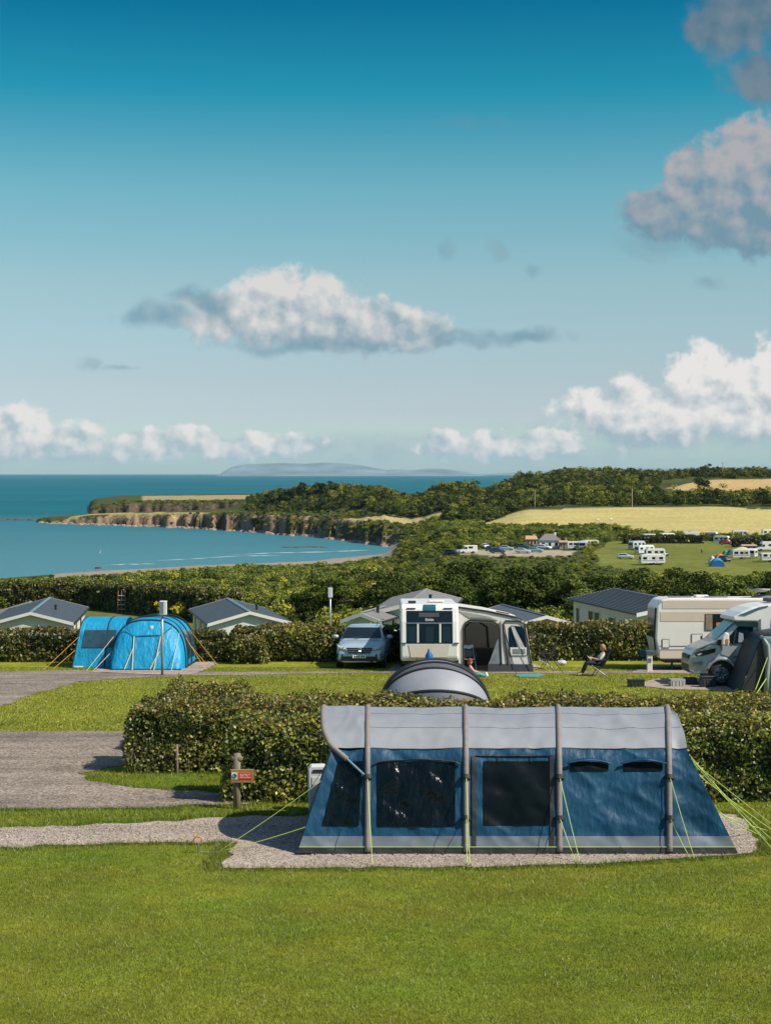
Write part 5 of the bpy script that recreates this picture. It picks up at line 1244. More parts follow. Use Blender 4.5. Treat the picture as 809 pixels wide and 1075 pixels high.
far_caravan(776, 564.5, R(0), 'white caravan with three windows by the hedgerow under the golden field', 5.4)
far_caravan(807, 563.5, R(0), 'white caravan farthest along the hedgerow, cut by the picture edge', 5.4)
far_van(805, 578.5, R(4), 'white coachbuilt motorhome in front of the darkest hedge', L_=6.4)
far_caravan(777, 587, R(-4), 'white caravan with awning below the wooden shed', 4.6)
far_caravan(789, 586, R(65), 'white caravan half behind bushes next to the pale yellow awning', 4.0)
far_caravan(808, 590, R(0), 'low white caravan nearest the scrub at the picture edge', 5.0, H=2.3)
far_caravan(612, 577, R(75), 'pale caravan roof showing above the bushes inland of the bungalow', 5.0, mat('grey_white', (.45, .48, .48), .4))

CAMPC = 'cars of the far campsite'
first = far_car(697, 592, R(100), PK, 'black car parked at the end of the row, beside the nearest white caravan'); first['group'] = CAMPC
for px, py, rz, pm, lb in ((665, 587, 80, PS, 'silver car among the bushes below the caravan row'), (699, 584, 20, PB, 'navy car on the field edge beside the second caravan of the row'), (769, 572, 70, PR, 'red car by the pale track next to the dark hedge'), (764, 590, 15, PK, 'black car between the orange tent and the lower white caravan'), (733, 569, 85, PLB, 'pale blue car beside the high-roofed motorhome'), (791, 566, 10, PS, 'silver car between the two caravans under the golden field'), (797, 583, 90, PG, 'dark green car parked by the coachbuilt motorhome'), (661, 571, 5, PW, 'white car behind the grey-white caravan of the row')):
    c_ = copy_tree(first); c_.location = hit(px, py); c_.rotation_euler = (0, 0, R(rz)); c_['label'] = lb
    for q in c_.children:
        if q.name.split('.')[0] in ('body', 'roof'):
            q.data = q.data.copy(); q.data.materials[0] = pm
for px, py, d_, lb in ((602, 577, 4.2, 'long pale caravan end standing among bushes beyond the bungalow'), (620, 575, 4.6, 'cream caravan farthest inland from the bungalow, under the golden field'), (700, 567, 4.8, 'white caravan low behind the dark hedge, beside the amber tent')):
    far_caravan(px, py, R(random.uniform(-20, 20)), lb, d_, None if px != 620 else cream_p, H=2.4)
# ================================================================== LODGES
roof_dark = mat('roof_slate_blue', (.055, .068, .078), .6, .15, 2, .3, 6); roof_grey = mat('roof_pale_grey', (.19, .185, .175), .7, .1, 2); wall_cream = mat('lodge_cream', (.62, .57, .48), .6, .06, 2); wall_white = mat('lodge_white', (.66, .65, .61), .6, .05, 2); ridge_b = mat('ridge_blue', (.13, .21, .25), .5, .1)
roof_tile = mat('roof_tile_grey', (.085, .10, .115), .6, .12, 2)
def lodge(front, back, hw, he, ha, label, roof_m, wall_m, wins=(), name='static_lodge', ribs=0, over=.3, az=None):
    """front, back: ends of the ridge line on the ground (x, y)"""
    f, b = Vector(front), Vector(back); v = b - f; L_ = v.length; rz = math.atan2(v.y, v.x) - math.pi / 2
    z = min(gz1(f.x, f.y), gz1(b.x, b.y)); zt = max(gz1(f.x, f.y), gz1(b.x, b.y))
    if az is not None: zt = az - ha
    o = empty(name, (f.x, f.y, zt), label, 'lodge', 'static lodges behind the camping row', rz)
    MB().prism([(-hw, z - zt - .5), (hw, z - zt - .5), (hw, he), (0, ha - .06), (-hw, he)], 0, L_).build('wall', wall_m, o)
    r_ = None
    for s in (-1, 1):
        x1, z1 = s * (hw + over), he - over * (ha - he) / hw
        m = MB(); m.prism([(0, ha + .02), (x1, z1 + .02), (x1, z1 - .08), (0, ha - .08)], -over, L_ + over)
        for k in range(ribs):
            t = (k + .5) / ribs; m.box((x1 * t, L_ / 2, ha + (z1 - ha) * t + .045), (.035, L_ + 2 * over, .035), M=None)
        if not ribs:
            for k in range(9): m.prism([(0, ha + .035), (x1, z1 + .035), (x1, z1 + .0), (0, ha)], (k + .48) * L_ / 9, (k + .52) * L_ / 9)
        r_ = m.build('roof', roof_m, o)
        for y in (-over - .03, L_ + over + .03): MB().prism([(0, ha + .03), (x1, z1 + .03), (x1, z1 - .20), (0, ha - .20)], y - .02, y + .02).build('fascia', wall_white, o)
        MB().box((x1 + s * .05, L_ / 2, z1 - .04), (.1, L_ + 2 * over, .1)).build('gutter', trim_b, o)
    MB().prism([(-.16, ha + .02), (0, ha + .075), (.16, ha + .02)], -over, L_ + over).build('ridge_cap', ridge_b if roof_m is roof_dark else roof_m, o)
    MB().lathe([(.09, 0), (.09, .35), (.13, .36), (.13, .42)], 10, 'z', (hw * .45, L_ * .4, he + (ha - he) * .55)).build('flue', trim_b, o)
    for side, a, w_, z0, z1 in wins:
        if side in 'lr':
            s = -1 if side == 'l' else 1
            q = MB().box((s * (hw + .02), a, (z0 + z1) / 2), (.05, w_ + .14, z1 - z0 + .14)).build('window', wall_white, o); MB().box((s * (hw + .05), a, (z0 + z1) / 2), (.04, w_, z1 - z0)).build('pane', glass_d, q)
        else:
            q = MB().box((a, -.02, (z0 + z1) / 2), (w_ + .14, .05, z1 - z0 + .14)).build('window', wall_white, o); MB().box((a, -.05, (z0 + z1) / 2), (w_, .04, z1 - z0)).build('pane', glass_d, q)
    return o
X_ = lambda px, d: (px - CX) / F * d
lodge((X_(32, 120), 120), (X_(51.7, 133.5), 133.5), 2.85, 2.65, 3.40, 'cream lodge with a slate roof and white gable beside the blue tent', roof_dark, wall_cream, [('r', 2.0, .9, 1.0, 2.1), ('r', 5.0, .9, 1.0, 2.1), ('r', 9.0, 1.2, 1.0, 2.1)], az=-4.35)
lodge((X_(261.5, 120), 120), (X_(239, 132.2), 132.2), 2.85, 2.45, 3.22, 'white lodge with a dark slate roof and blue ridge beside the yellow shrubs', roof_dark, wall_white, [('l', 1.6, 1.1, 1.0, 2.1), ('l', 4.0, 1.1, 1.0, 2.1), ('l', 7.0, 1.6, .2, 2.1), ('l', 10.5, 1.0, 1.0, 2.1), ('f', 2.1, .5, 1.3, 2.0)], az=-4.31)
lodge((X_(428, 96), 96), (X_(447, 107), 107), 2.05, 2.6, 3.12, 'pale grey lodge rising behind the white caravan and the parked car', roof_grey, wall_white, [('f', -1.1, .55, 1.0, 2.1), ('f', .1, .7, .9, 2.1), ('l', 2.2, .8, 1.0, 2.0)], az=-1.75)
lodge((X_(380, 93), 93.5), (X_(402, 97), 97.5), .95, 2.15, 2.5, 'small grey lean-to porch at the end of the pale grey lodge', roof_grey, wall_white, [('f', -.4, .5, .8, 1.8)], az=-2.1)
# ridge of the right-hand one runs towards us
near, far = Vector((X_(671, 95), 95)), Vector((X_(602, 106), 106)); ax = (far - near).normalized(); pr = Vector((ax.y, -ax.x)); hw_ = 2.9
zt_ = max(gz1(*(near + pr * hw_)), gz1(*(far + pr * hw_)))
lodge(near + pr * hw_, far + pr * hw_, hw_, 6 - 147 / F * 95 - zt_, 6 - 143 / F * 95 - zt_ + .30, 'cream lodge with a ribbed grey roof beside the cream caravan', roof_tile, wall_cream, [('l', 1.4, .8, .9, 1.9), ('l', 4.3, .9, .9, 1.9), ('l', 6.9, .7, .3, 2.0), ('l', 8.0, .7, .8, 2.0), ('l', 10.4, .4, .7, 2.0)], ribs=14)
lodge((X_(572, 112), 112), (X_(528, 121), 121), 2.6, 2.5, 3.2, 'low dark roofed lodge just showing between the awning and the hedge', roof_tile, wall_cream, az=-3.9)
lodge((X_(10, 126), 131), (X_(26, 140), 142), 2.4, 2.3, 3.0, 'lodge roof in pale brown-grey half behind the slate roofed lodge', mat('roof_brown_grey', (.20, .18, .165), .7), wall_cream, az=-5.35)
# houses far off
def house(px, py, w_, d_, he, ha, rm, wm, label, rz=0.0, d=None, hip=False):
    p = hit(px, py) if d is None else Vector((X_(px, d), d, gz1(X_(px, d), d)))
    o = empty('house', p, label, 'house', None, rz)
    MB().box((0, 0, he / 2 - .5), (w_, d_, he + 1)).build('wall', wm, o)
    e = .3; k = w_ * .28 if hip else -.0
    m = MB(); m.add([(-w_ / 2 - e, -d_ / 2 - e, he), (w_ / 2 + e, -d_ / 2 - e, he), (w_ / 2 + e, d_ / 2 + e, he), (-w_ / 2 - e, d_ / 2 + e, he), (-w_ / 2 + k, 0, ha), (w_ / 2 - k, 0, ha)], [(0, 1, 5, 4), (2, 3, 4, 5), (1, 2, 5), (3, 0, 4), (3, 2, 1, 0)])
    r_ = m.build('roof', rm, o); MB().box((w_ * .3, .3, ha), (.6, .6, .9)).build('chimney', wm, r_)
    for x in (-w_ * .32, w_ * .32): MB().box((x, -d_ / 2 - .02, he * .55), (w_ * .14, .06, he * .34)).build('window', glass_d, o)
    MB().box((0, -d_ / 2 - .02, he * .38), (w_ * .12, .06, he * .72)).build('door', trim_b, o)
    return o
rs = mat('roof_weathered', (.17, .15, .14), .8); ws = mat('wall_whitewash', (.74, .73, .70), .7); wp = mat('wall_pink', (.52, .36, .28), .7); wt = mat('wall_tan', (.36, .26, .20), .8)
house(576, 575.5, 6.2, 5, 2.5, 4.4, rs, ws, 'white bungalow with a hipped grey roof at the coastal car park', hip=True)
house(557, 573.5, 3.4, 4, 2.3, 3.4, mat('roof_orange', (.45, .27, .14), .8), wp, 'little pink cottage with an orange gable beside the white bungalow')
house(591, 576, 2.6, 3.5, 2.0, 2.5, wt, wt, 'tan shed adjoining the white bungalow')
house(254, 0, 8.0, 7, 3.0, 6.0, rs, ws, 'white house with a grey roof among trees on the headland', .3, 1130)
house(262, 0, 4.0, 4, 2.4, 3.6, rs, ws, 'small white outbuilding beside the house on the headland', .2, 1122)
house(785, 577.5, 4.2, 3, 1.3, 1.7, wt, wt, 'low brown shed between the darkest hedge and the pale yellow awning')
def small_tent(px, py, w_, h, c, c2, label, rz=0.0, cat='tent'):
    p = hit(px, py); o = empty('dome_tent', p, label, cat, 'tents of the far campsite', rz)
    fn = lambda u, v: (w_ / 2 * math.cos(math.pi * u), -1.4 + 2.8 * v, h * math.sin(math.pi * u) * (.75 + .25 * math.sin(math.pi * v)))
    MB().grid(fn, 14, 6).build('flysheet', c, o, True)
    MB().add([fn(k / 14, 0) for k in range(15)], [tuple(range(15))]).build('door_panel', c2, o)
    MB().tube([fn(k / 14, .5) for k in range(15)], .04, 5).build('pole', pole_black, o); return o
TO = mat('tent_orange', (.62, .16, .06), .6); TB = mat('tent_bright_blue', (.02, .22, .42), .6); TW = mat('tent_white', (.62, .62, .58), .6); TGn = mat('tent_leaf_green', (.06, .40, .16), .6); TY = mat('awning_yellow', (.52, .50, .26), .6); TS = mat('tent_slate_blue', (.07, .13, .17), .6); TN = mat('tent_royal_blue', (.015, .10, .28), .6)
small_tent(752, 594.5, 3.4, 2.1, TB, TN, 'bright blue tent at the corner of the far field, in front of the orange one')
small_tent(747, 592, 1.6, 2.0, TW, TW, 'narrow white tent joined beside the bright blue tent')
small_tent(755, 587.5, 2.6, 1.6, TO, TW, 'orange tent between the blue tent and the white caravans')
small_tent(761, 581.5, 1.3, 1.0, TGn, TGn, 'small leaf green tent behind the orange tent')
small_tent(767, 582.5, 2.0, 1.6, TS, TS, 'slate blue tent beside the small green tent')
small_tent(778, 580.5, 5.0, 1.7, TY, TW, 'pale yellow awning behind the white caravans below the shed')
small_tent(677, 577.5, 4.0, 1.7, TN, TN, 'royal blue roofed trailer tent at the back of the caravan row')
small_tent(675, 588, 1.6, 1.9, TB, TN, 'blue awning at the end of the second caravan')
small_tent(690, 566, 2.2, 1.6, mat('tent_amber', (.52, .32, .06), .6), TY, 'amber tent peeping over the dark hedge of the far campsite')

# ================================================================== POSTS AND POLES
wood = mat('weathered_post', (.21, .165, .115), .9, .3, 5, .5, 9, stretch=(3, 3, .6)); galv = mat('galvanised', (.36, .37, .37), .45, .15, 5, metal=.5); box_w = mat('box_white', (.60, .61, .60), .5, .06, 2, dirt=.15)
def post(label, px, py, h, r=.065, name='wooden_post', lean=0.0, group=None, knob=False):
    p = gpt(px, py); o = empty(name, p, label, 'post', group)
    MB().tube([(0, 0, -.3), (lean * .5, 0, h * .5), (lean, 0, h)], [r * 1.05, r, r * .94], 12).build('shaft', wood, o, True)
    MB().lathe([(r * .94, 0), (r * .7, .025), (0, .035)], 12, 'z', (lean, 0, h)).build('cap', wood, o)
    return o
# sign post by the hedge
p = gpt(249, 849); o = empty('sign_post', p, 'round wooden post with a small red notice in front of the hedge', 'sign post')
MB().tube([(0, 0, -.3), (-.01, 0, .6), (.005, 0, 1.02)], [.075, .07, .066], 14).build('post', wood, o, True)
m = MB(); m.ball((-.06, 0, .93), (.06, .05, .06), 10, 8); m.ball((.04, -.02, .93), (.065, .05, .065), 10, 8); m.build('carved_rings', wood, o, True)
s = MB().box((.10, -.09, .62), (.42, .03, .25)).build('sign_board', mat('sign_timber', (.34, .19, .07), .7, .2, 5), o, bevel=.008)
MB().box((.155, -.108, .625), (.25, .008, .125)).build('red_panel', mat('sign_red', (.62, .075, .04), .5), s)
MB().box((-.035, -.108, .625), (.11, .008, .125)).build('white_panel', mat('sign_white', (.72, .72, .72), .5), s)
m = MB(); m.tube([(-.035 + .036 * math.cos(a * .3927), -.115, .625 + .036 * math.sin(a * .3927)) for a in range(17)], .006, 5); m.box((-.035, -.114, .62), (.012, .006, .045)); m.box((-.025, -.114, .63), (.03, .006, .012)); m.build('symbol', trim_b, s)
m = MB()
for z, ws_ in ((.655, (.05, .07, .04)), (.627, (.08, .06)), (.598, (.06, .03, .07))):
    x = .06
    for w_ in ws_: m.box((x + w_ / 2, -.113, z), (w_, .004, .011)); x += w_ + .015
m.build('lettering', mat('sign_print', (.75, .55, .48), .6), s)
post('thin grey fence post standing in the dark foot of the hedge', 186, 812.5, .6, .03, 'fence_post')
post('brown fence post against the hedge just beyond the guy ropes', 746, 838, .95, .06, 'fence_post')
# sheep netting along the foot of the hedge
o = empty('wire_fence', gxd(236, 30.42), 'rusty wire netting along the foot of the hedge behind the tent', 'fence')
x0, x1 = 0, 15.2; m = MB()
for z in (.10, .22, .36, .52): m.tube([(x0 + (x1 - x0) * k / 30, .0, z + random.gauss(0, .01)) for k in range(31)], .004, 4)
for k in range(62): m.tube([(x0 + .25 * k, 0, .10), (x0 + .25 * k, 0, .54)], .003, 4)
m.build('netting', mat('rusty_wire', (.13, .10, .085), .7, metal=.4), o)
# grey plastic box at the end of the tent
p = gpt(334, 851); o = empty('service_box', p, 'pale grey plastic service box standing behind the end of the big tent', 'box', rz=.1)
MB().prism([(-.17, 0), (.17, 0), (.19, .78), (.12, .84), (-.13, .84), (-.19, .78)], -.14, .14).build('cabinet', box_w, o, bevel=.02)
MB().box((0, -.15, .76), (.2, .02, .035)).build('handle', trim_b, o); MB().box((0, -.147, .42), (.25, .012, .45)).build('door', box_w, o, bevel=.01); MB().box((.04, -.157, .30), (.08, .01, .10)).build('label_plate', mat('faint_green', (.3, .42, .36), .6), o)
# ground stake with an orange handle at the lawn edge
p = gpt(208, 896); o = empty('ground_stake', p, 'steel ground stake with an orange loop handle at the lawn edge', 'stake')
MB().tube([(0, 0, -.1), (.01, 0, .10), (0, 0, .17)], [.010, .016, .012], 8).build('shaft', peg_m, o)
MB().tube([(-.04, 0, .16), (-.062, 0, .20), (-.055, 0, .245), (-.02, 0, .265), (.02, 0, .265), (.055, 0, .245), (.062, 0, .20), (.04, 0, .16)], .013, 8).build('handle', mat('orange_plastic', (.55, .20, .03), .5), o)
MB().tube([(0, .0, .03), (.2, -.0, .02), (.42, .02, .03)], .006, 5).build('cord', mat('cord_grey', (.3, .3, .26), .7), o)
# meter pole before the blue tent
p = gpt(170.5, 709); o = empty('meter_pole', p, 'grey steel pole with a hookup box in front of the bright blue tent', 'pole')
MB().tube([(0, 0, -.2), (0, 0, 2.62)], .05, 12).build('pole', galv, o, True); b = MB().box((.05, -.05, 2.50), (.26, .2, .52)).build('meter_box', box_w, o, bevel=.02); MB().box((0.0, -.16, 2.52), (.15, .015, .42)).build('door', mat('box_blue_grey', (.14, .20, .25), .4), b); MB().box((-.05, 0, 2.26), (.22, .1, .06)).build('bracket', galv, o)
p = Vector((X_(346.5, 72), 72, gz1(X_(346.5, 72), 72))); o = empty('lamp_pole', p, 'thin grey pole with a white box on top behind the car', 'pole')
hh = at(346.5, 617, 72).z - p.z; MB().tube([(0, 0, -.3), (0, 0, hh)], .045, 10).build('pole', galv, o, True); MB().box((0, 0, hh - .22), (.2, .16, .44)).build('lamp_box', box_w, o, bevel=.02)
# hookup box and rail post at the far hedge
p = gpt(233.5, 691); o = empty('hookup_box', p, 'small white electric hookup box on a stake beside the rail post', 'hookup box')
MB().box((0, 0, .3), (.07, .07, .7)).build('stake', wood, o); b = MB().box((0, -.03, .75), (.26, .18, .40)).build('box', box_w, o, bevel=.02); MB().box((0, -.125, .70), (.15, .02, .16)).build('socket_cover', mat('box_blue_grey', (.14, .20, .25), .4), b)
p = gpt(252, 691); o = empty('rail_post', p, 'old wooden gate post with broken slanting rail by the hedge', 'post')
MB().tube([(0, 0, -.2), (.02, 0, .6), (0, 0, 1.16)], [.085, .08, .07], 10).build('post', wood, o, True); MB().tube([(-.9, 0, .05), (-.05, -.06, .62)], .035, 6).build('brace', wood, o); MB().tube([(0, -.05, 1.05), (.42, -.05, 1.0)], .05, 6).build('rail_stub', wood, o)
# red ladder frame on the grass beyond the lodges
d_ = 196; x = X_(127.5, d_); o = empty('ladder_frame', (x, d_, gz1(x, d_)), 'red-brown ladder-like play frame on the grass before the field hedge', 'play frame')
rd = mat('frame_rust_red', (.30, .085, .04), .6, .2)
for dx in (-.42, .42): MB().tube([(dx * 1.15, -.3, 0), (dx, 0, 2.75)], .06, 6).build('upright', rd, o)
for dx in (-.5, .5): MB().tube([(dx * 1.3, .9, 0), (dx * .8, 0, 2.7)], .05, 6).build('leg', rd, o)
for z in (.5, 1.05, 1.6, 2.15): MB().tube([(-.42, -.2, z), (.42, -.2, z)], .05, 6).build('rung', mat('rung_pale', (.45, .42, .36), .6), o)
MB().tube([(0, -.25, 0), (0, -.05, 2.75)], .06, 6).build('centre_pole', mat('frame_slate', (.12, .16, .18), .5), o)
# telegraph poles of the farmland
for px, d_, hh, lb in ((561, 822, 9.0, 'pale wooden telegraph pole at the wood edge above the golden field'), (663, 815, 9.5, 'telegraph pole against the dark wood inland of the golden field'), (758, 1190, 11, 'slender mast on the ridge beside the round tree')):
    x = X_(px, d_); o = empty('telegraph_pole', (x, d_, gz1(x, d_)), lb, 'telegraph pole', 'telegraph poles')
    MB().tube([(0, 0, -.5), (0, 0, hh)], [.28, .2], 8).build('pole', mat('pole_timber', (.34, .29, .22), .8), o); MB().box((0, 0, hh - .8), (1.8, .16, .16)).build('crossarm', wood, o)
# a pair of sheep in the golden field
wool = mat('wool', (.62, .58, .5), .9, .1, 20)
for k, (px, py) in enumerate(((627, 547.5), (641, 547))):
    p = hit(px, py); o = empty('sheep', p, ['pale sheep grazing in the field, nearer the sea', 'pale sheep grazing in the field, on the inland side'][k], 'sheep', 'sheep in the golden field', .3 * k)
    m = MB(); ys = [-.85, -.7, -.4, 0, .4, .6]; rr = [(.12, .30, .78), (.24, .38, .80), (.30, .42, .78), (.32, .44, .76), (.26, .38, .78), (.08, .15, .8)]
    m.loft([[(y, w_ * math.cos(t), c_ + h_ * .8 * math.sin(t)) for t in np.linspace(0, 2 * math.pi, 10, endpoint=False)] for y, (w_, h_, c_) in zip(ys, rr)])
    m.ball((.82, 0, .55), (.2, .1, .12), 8, 6); m.tube([(.5, 0, .8), (.8, 0, .55)], [.18, .11], 8)
    for sx in (-.5, .4):
        for sy in (-.16, .16): m.tube([(sx, sy, .6), (sx + .04, sy, .3), (sx, sy, 0)], [.10, .055, .05], 6)
    m.build('body', wool, o, True)
# small craft off the beach
p = seapt(106, 581.5); o = empty('dinghy', p, 'tiny white sailing dinghy on the bay', 'boat')
MB().loft([[(x, -w_, .25), (x, w_, .25), (x, w_ * .5, -.1), (x, -w_ * .5, -.1)] for x, w_ in ((-2, .5), (-.8, .75), (.8, .65), (2.1, .08))]).build('hull', white_p, o); MB().tube([(.3, 0, .1), (.3, 0, 5)], .05, 6).build('mast', alloy, o); MB().add([(.25, 0, .8), (-1.7, .25, .8), (.25, 0, 4.9)], [(0, 1, 2)]).build('sail', TW, o, solid=.02); o.scale = (.5, .5, .5)
p = seapt(103, 597); p.z = max(SEA, gz1(p.x, p.y)); o = empty('beached_dinghy', p, 'small red dinghy drawn up on the sand', 'boat', rz=.3)
MB().loft([[(x, -w_, .9), (x, w_, .9), (x, w_ * .5, 0), (x, -w_ * .5, 0)] for x, w_ in ((-2, .6), (-.8, .85), (.8, .75), (2.1, .08))]).build('hull', PR, o); MB().tube([(.3, 0, .5), (.3, 0, 2.6)], .07, 6).build('mast', wood, o); o.scale = (.7, .7, .8)

# ================================================================== PEOPLE AND CAMP CHAIRS
skin = mat('skin', (.50, .30, .21), .6, .05); hair_r = mat('hair_auburn', (.16, .045, .02), .7, .2, 20); hair_b = mat('hair_fair', (.32, .20, .09), .7, .2, 20)
def figure(name, parent, J, E, m, sub=2):
    names = list(J); me = bpy.data.meshes.new(name); me.from_pydata([J[n][0] for n in names], [(names.index(a), names.index(b)) for a, b in E], []); me.materials.append(m)
    o = bpy.data.objects.new(name, me); col.objects.link(o); o.parent = parent
    o.modifiers.new('skin', 'SKIN').use_smooth_shade = True; k = o.modifiers.new('sub', 'SUBSURF'); k.levels = sub; k.render_levels = sub
    sv = me.skin_vertices[0].data
    for i, n in enumerate(names): r_ = J[n][1]; sv[i].radius = (r_, r_) if not isinstance(r_, tuple) else r_; sv[i].use_root = (i == 0)
    return o
def hand(J, E, wrist, d, tag_, s=1.0):
    """palm, four bent fingers and a thumb growing from a wrist joint"""
    w = Vector(J[wrist][0]); d = Vector(d).normalized(); side = d.cross(Vector((0, 0, 1))); side = side.normalized() if side.length > .1 else Vector((0, 1, 0)); dn = side.cross(d).normalized()
    pk = 'palm' + tag_; J[pk] = (tuple(w + d * .06 * s), .026 * s); E.append((wrist, pk))
    for k, (off, ln) in enumerate(((-.03, .06), (-.01, .072), (.011, .068), (.03, .052))):
        a, b, c_ = [f'finger{tag_}{k}{q}' for q in 'abc']; base = w + d * .095 * s + side * off * s
        J[a] = (tuple(base), .010 * s); J[b] = (tuple(base + (d * .8 - dn * .35) * ln * .55 * s), .009 * s); J[c_] = (tuple(base + (d * .9 - dn * 1.0) * ln * s * .8), .008 * s); E += [(pk, a), (a, b), (b, c_)]
    a, b = f'thumb{tag_}a', f'thumb{tag_}b'; J[a] = (tuple(w + d * .05 * s - side * .045 * s), .011 * s); J[b] = (tuple(w + d * .09 * s - side * .06 * s - dn * .02 * s), .009 * s); E += [(pk, a), (a, b)]
def person_parts(root, body_J, body_E, head, hr, face, hair_m, hair_long=False, clothes=()):
    b = figure('body', root, body_J, body_E, skin)
    h = Vector(head); f = Vector(face).normalized(); sd_ = f.cross(Vector((0, 0, 1))).normalized(); up = sd_.cross(f)
    M = Matrix((f, sd_, up)).transposed()
    def put(mb, c_, r_): mb.ball((0, 0, 0), r_, 14, 10); n = len(mb.v); k = 14 * 11; mb.v[-k:] = [tuple(h + M @ (Vector(v) + Vector(c_))) for v in mb.v[-k:]]
    m = MB(); put(m, (0, 0, 0), (hr * .92, hr * .78, hr * 1.12)); put(m, (hr * .88, 0, -hr * .12), (hr * .2, hr * .13, hr * .2)); put(m, (hr * .5, 0, -hr * .62), (hr * .36, hr * .46, hr * .4))
    for s in (-1, 1): put(m, (-.0, s * hr * .78, -hr * .1), (hr * .16, hr * .1, hr * .24))
    m.build('head', skin, b, True)
    m = MB()
    for s in (-1, 1): put(m, (hr * .80, s * hr * .3, hr * .06), (hr * .1, hr * .13, hr * .08))
    put(m, (hr * .80, 0, -hr * .5), (hr * .08, hr * .26, hr * .05)); m.build('eyes_and_mouth', mat('face_dark', (.12, .05, .04), .5), b, True)
    m = MB(); put(m, (-hr * .14, 0, hr * .2), (hr * .96, hr * .9, hr * 1.06))
    if hair_long: put(m, (-hr * .55, 0, -hr * .5), (hr * .5, hr * .75, hr * .9))
    m.build('hair', hair_m, b, True)
    for nm, J, E, mt in clothes: figure(nm, root, J, E, mt)
# reader in a reclining chair
def lounger(p, label, face=-1, dark=None):
    o = empty('reclining_chair', p, label, 'camp chair', 'reclining camp chairs', 0 if face < 0 else math.pi)
    ch = mat('chair_charcoal', (.022, .023, .026), .7, .2, 8); fr = mat('chair_frame', (.05, .052, .055), .4, metal=.5)
    MB().grid(lambda u, v: (-.34 + .46 * u, -.25 + .5 * v, .40 - .04 * u - .02 * math.sin(math.pi * v)), 6, 6).build('seat', ch, o, True, solid=.03)
    MB().grid(lambda u, v: (.12 + .26 * u + .05 * math.sin(math.pi * u), -.25 + .5 * v, .36 + .66 * u), 8, 6).build('backrest', ch, o, True, solid=.04)
    MB().box((.35, 0, .93), (.09, .36, .14), M=Matrix.Rotation(.35, 3, 'Y')).build('head_pillow', ch, o, bevel=.03)
    for y in (-.27, .27):
        MB().tube([(-.36, y, .40), (.10, y, .35), (.40, y, 1.02)], .016, 6).build('side_frame', fr, o)
        MB().tube([(-.30, y, .42), (.28, y, .0)], .014, 6).build('leg', fr, o); MB().tube([(.20, y, .58), (-.20, y, .0)], .014, 6).build('leg', fr, o)
        MB().tube([(-.28, y * 1.1, .60), (.22, y * 1.1, .62)], .022, 6).build('armrest', ch, o)
    MB().tube([(.28, -.27, .01), (.28, .27, .01)], .014, 6).build('foot_bar', fr, o); MB().tube([(-.20, -.27, .01), (-.20, .27, .01)], .014, 6).build('foot_bar', fr, o)
    return o
pR = gpt(628, 709.5)
lounger(pR, 'charcoal reclining chair with the reader sitting in it on the lawn')
o = empty('person', pR, 'person with fair hair reading in the reclining chair, dark trousers and white top', 'person')
J = {'pelvis': ((.03, 0, .47), .13), 'waist': ((.10, 0, .60), .12), 'chest': ((.17, 0, .76), (.15, .13)), 'neck': ((.19, 0, .90), .055)}
E = [('pelvis', 'waist'), ('waist', 'chest'), ('chest', 'neck')]
for t, y in (('l', -.10), ('r', .10)):
    J['hip' + t] = ((.0, y, .47), .10); J['knee' + t] = ((-.43, y * 1.2, .50), .065); J['ankle' + t] = ((-.62, y * 1.1, .10), .042); J['toe' + t] = ((-.80, y * 1.2, .05), .035)
    J['sho' + t] = ((.16, y * 1.75, .82), .06); J['elb' + t] = ((.0, y * 2.1, .60), .042); J['wri' + t] = ((-.22, y * 1.1, .66), .028)
    E += [('pelvis', 'hip' + t), ('hip' + t, 'knee' + t), ('knee' + t, 'ankle' + t), ('ankle' + t, 'toe' + t), ('chest', 'sho' + t), ('sho' + t, 'elb' + t), ('elb' + t, 'wri' + t)]
    hand(J, E, 'wri' + t, (-1, -y, .2), t)
tr_ = {k: (v[0], v[1] + .012) for k, v in J.items() if k in ('pelvis', 'waist') or k[:-1] in ('hip', 'knee', 'ankle')}
tp_ = {k: (v[0], (v[1] + .012) if not isinstance(v[1], tuple) else (v[1][0] + .012, v[1][1] + .012)) for k, v in J.items() if k in ('waist', 'chest') or k[:-1] in ('sho', 'elb')}
person_parts(o, J, E, (.14, 0, 1.04), .105, (-1, 0, -.35), hair_b, True, [('trousers', tr_, [e for e in E if e[0] in tr_ and e[1] in tr_], mat('trouser_black', (.02, .02, .022), .8)), ('top', tp_, [e for e in E if e[0] in tp_ and e[1] in tp_], mat('top_white', (.62, .62, .6), .7))])
bk = empty('book', (pR.x - .30, pR.y, pR.z + .64), 'open white book held by the reader in the reclining chair', 'book')
m = MB(); m.prism([(-.02, -.02), (-.13, .10), (-.12, .115), (0, .0), (.02, .0)], -.15, 0); m.prism([(-.02, -.02), (-.13, .10), (-.12, .115), (0, .0), (.02, .0)], .004, .15); m.build('pages', mat('paper', (.75, .74, .70), .7), bk)
lounger(gpt(573, 702), 'empty charcoal reclining chair near the awning guy ropes')
p = gpt(589, 699); o = empty('carrier_bag', p, 'crumpled white bag on the grass beside the empty reclining chair', 'bag')
MB().grid(lambda u, v: (lambda a, b_: ((.17 + .06 * float(vn(a * 2, b_ * 3, 0, 4))) * math.cos(a) * math.sin(b_), .12 * math.sin(a) * math.sin(b_), .10 + .10 * math.cos(b_) + .05 * float(vn(a * 3, b_ * 4, 0, 6))))(2 * math.pi * u, math.pi * (v * .98 + .01)), 18, 10, True).build('bag_body', mat('bag_white', (.45, .46, .45), .5, .1, 6), o, True)
MB().tube([(-.06, 0, .20), (-.03, 0, .28), (.03, 0, .28), (.06, 0, .20)], .015, 6).build('handle', mat('bag_white', (.62, .63, .62)), o)
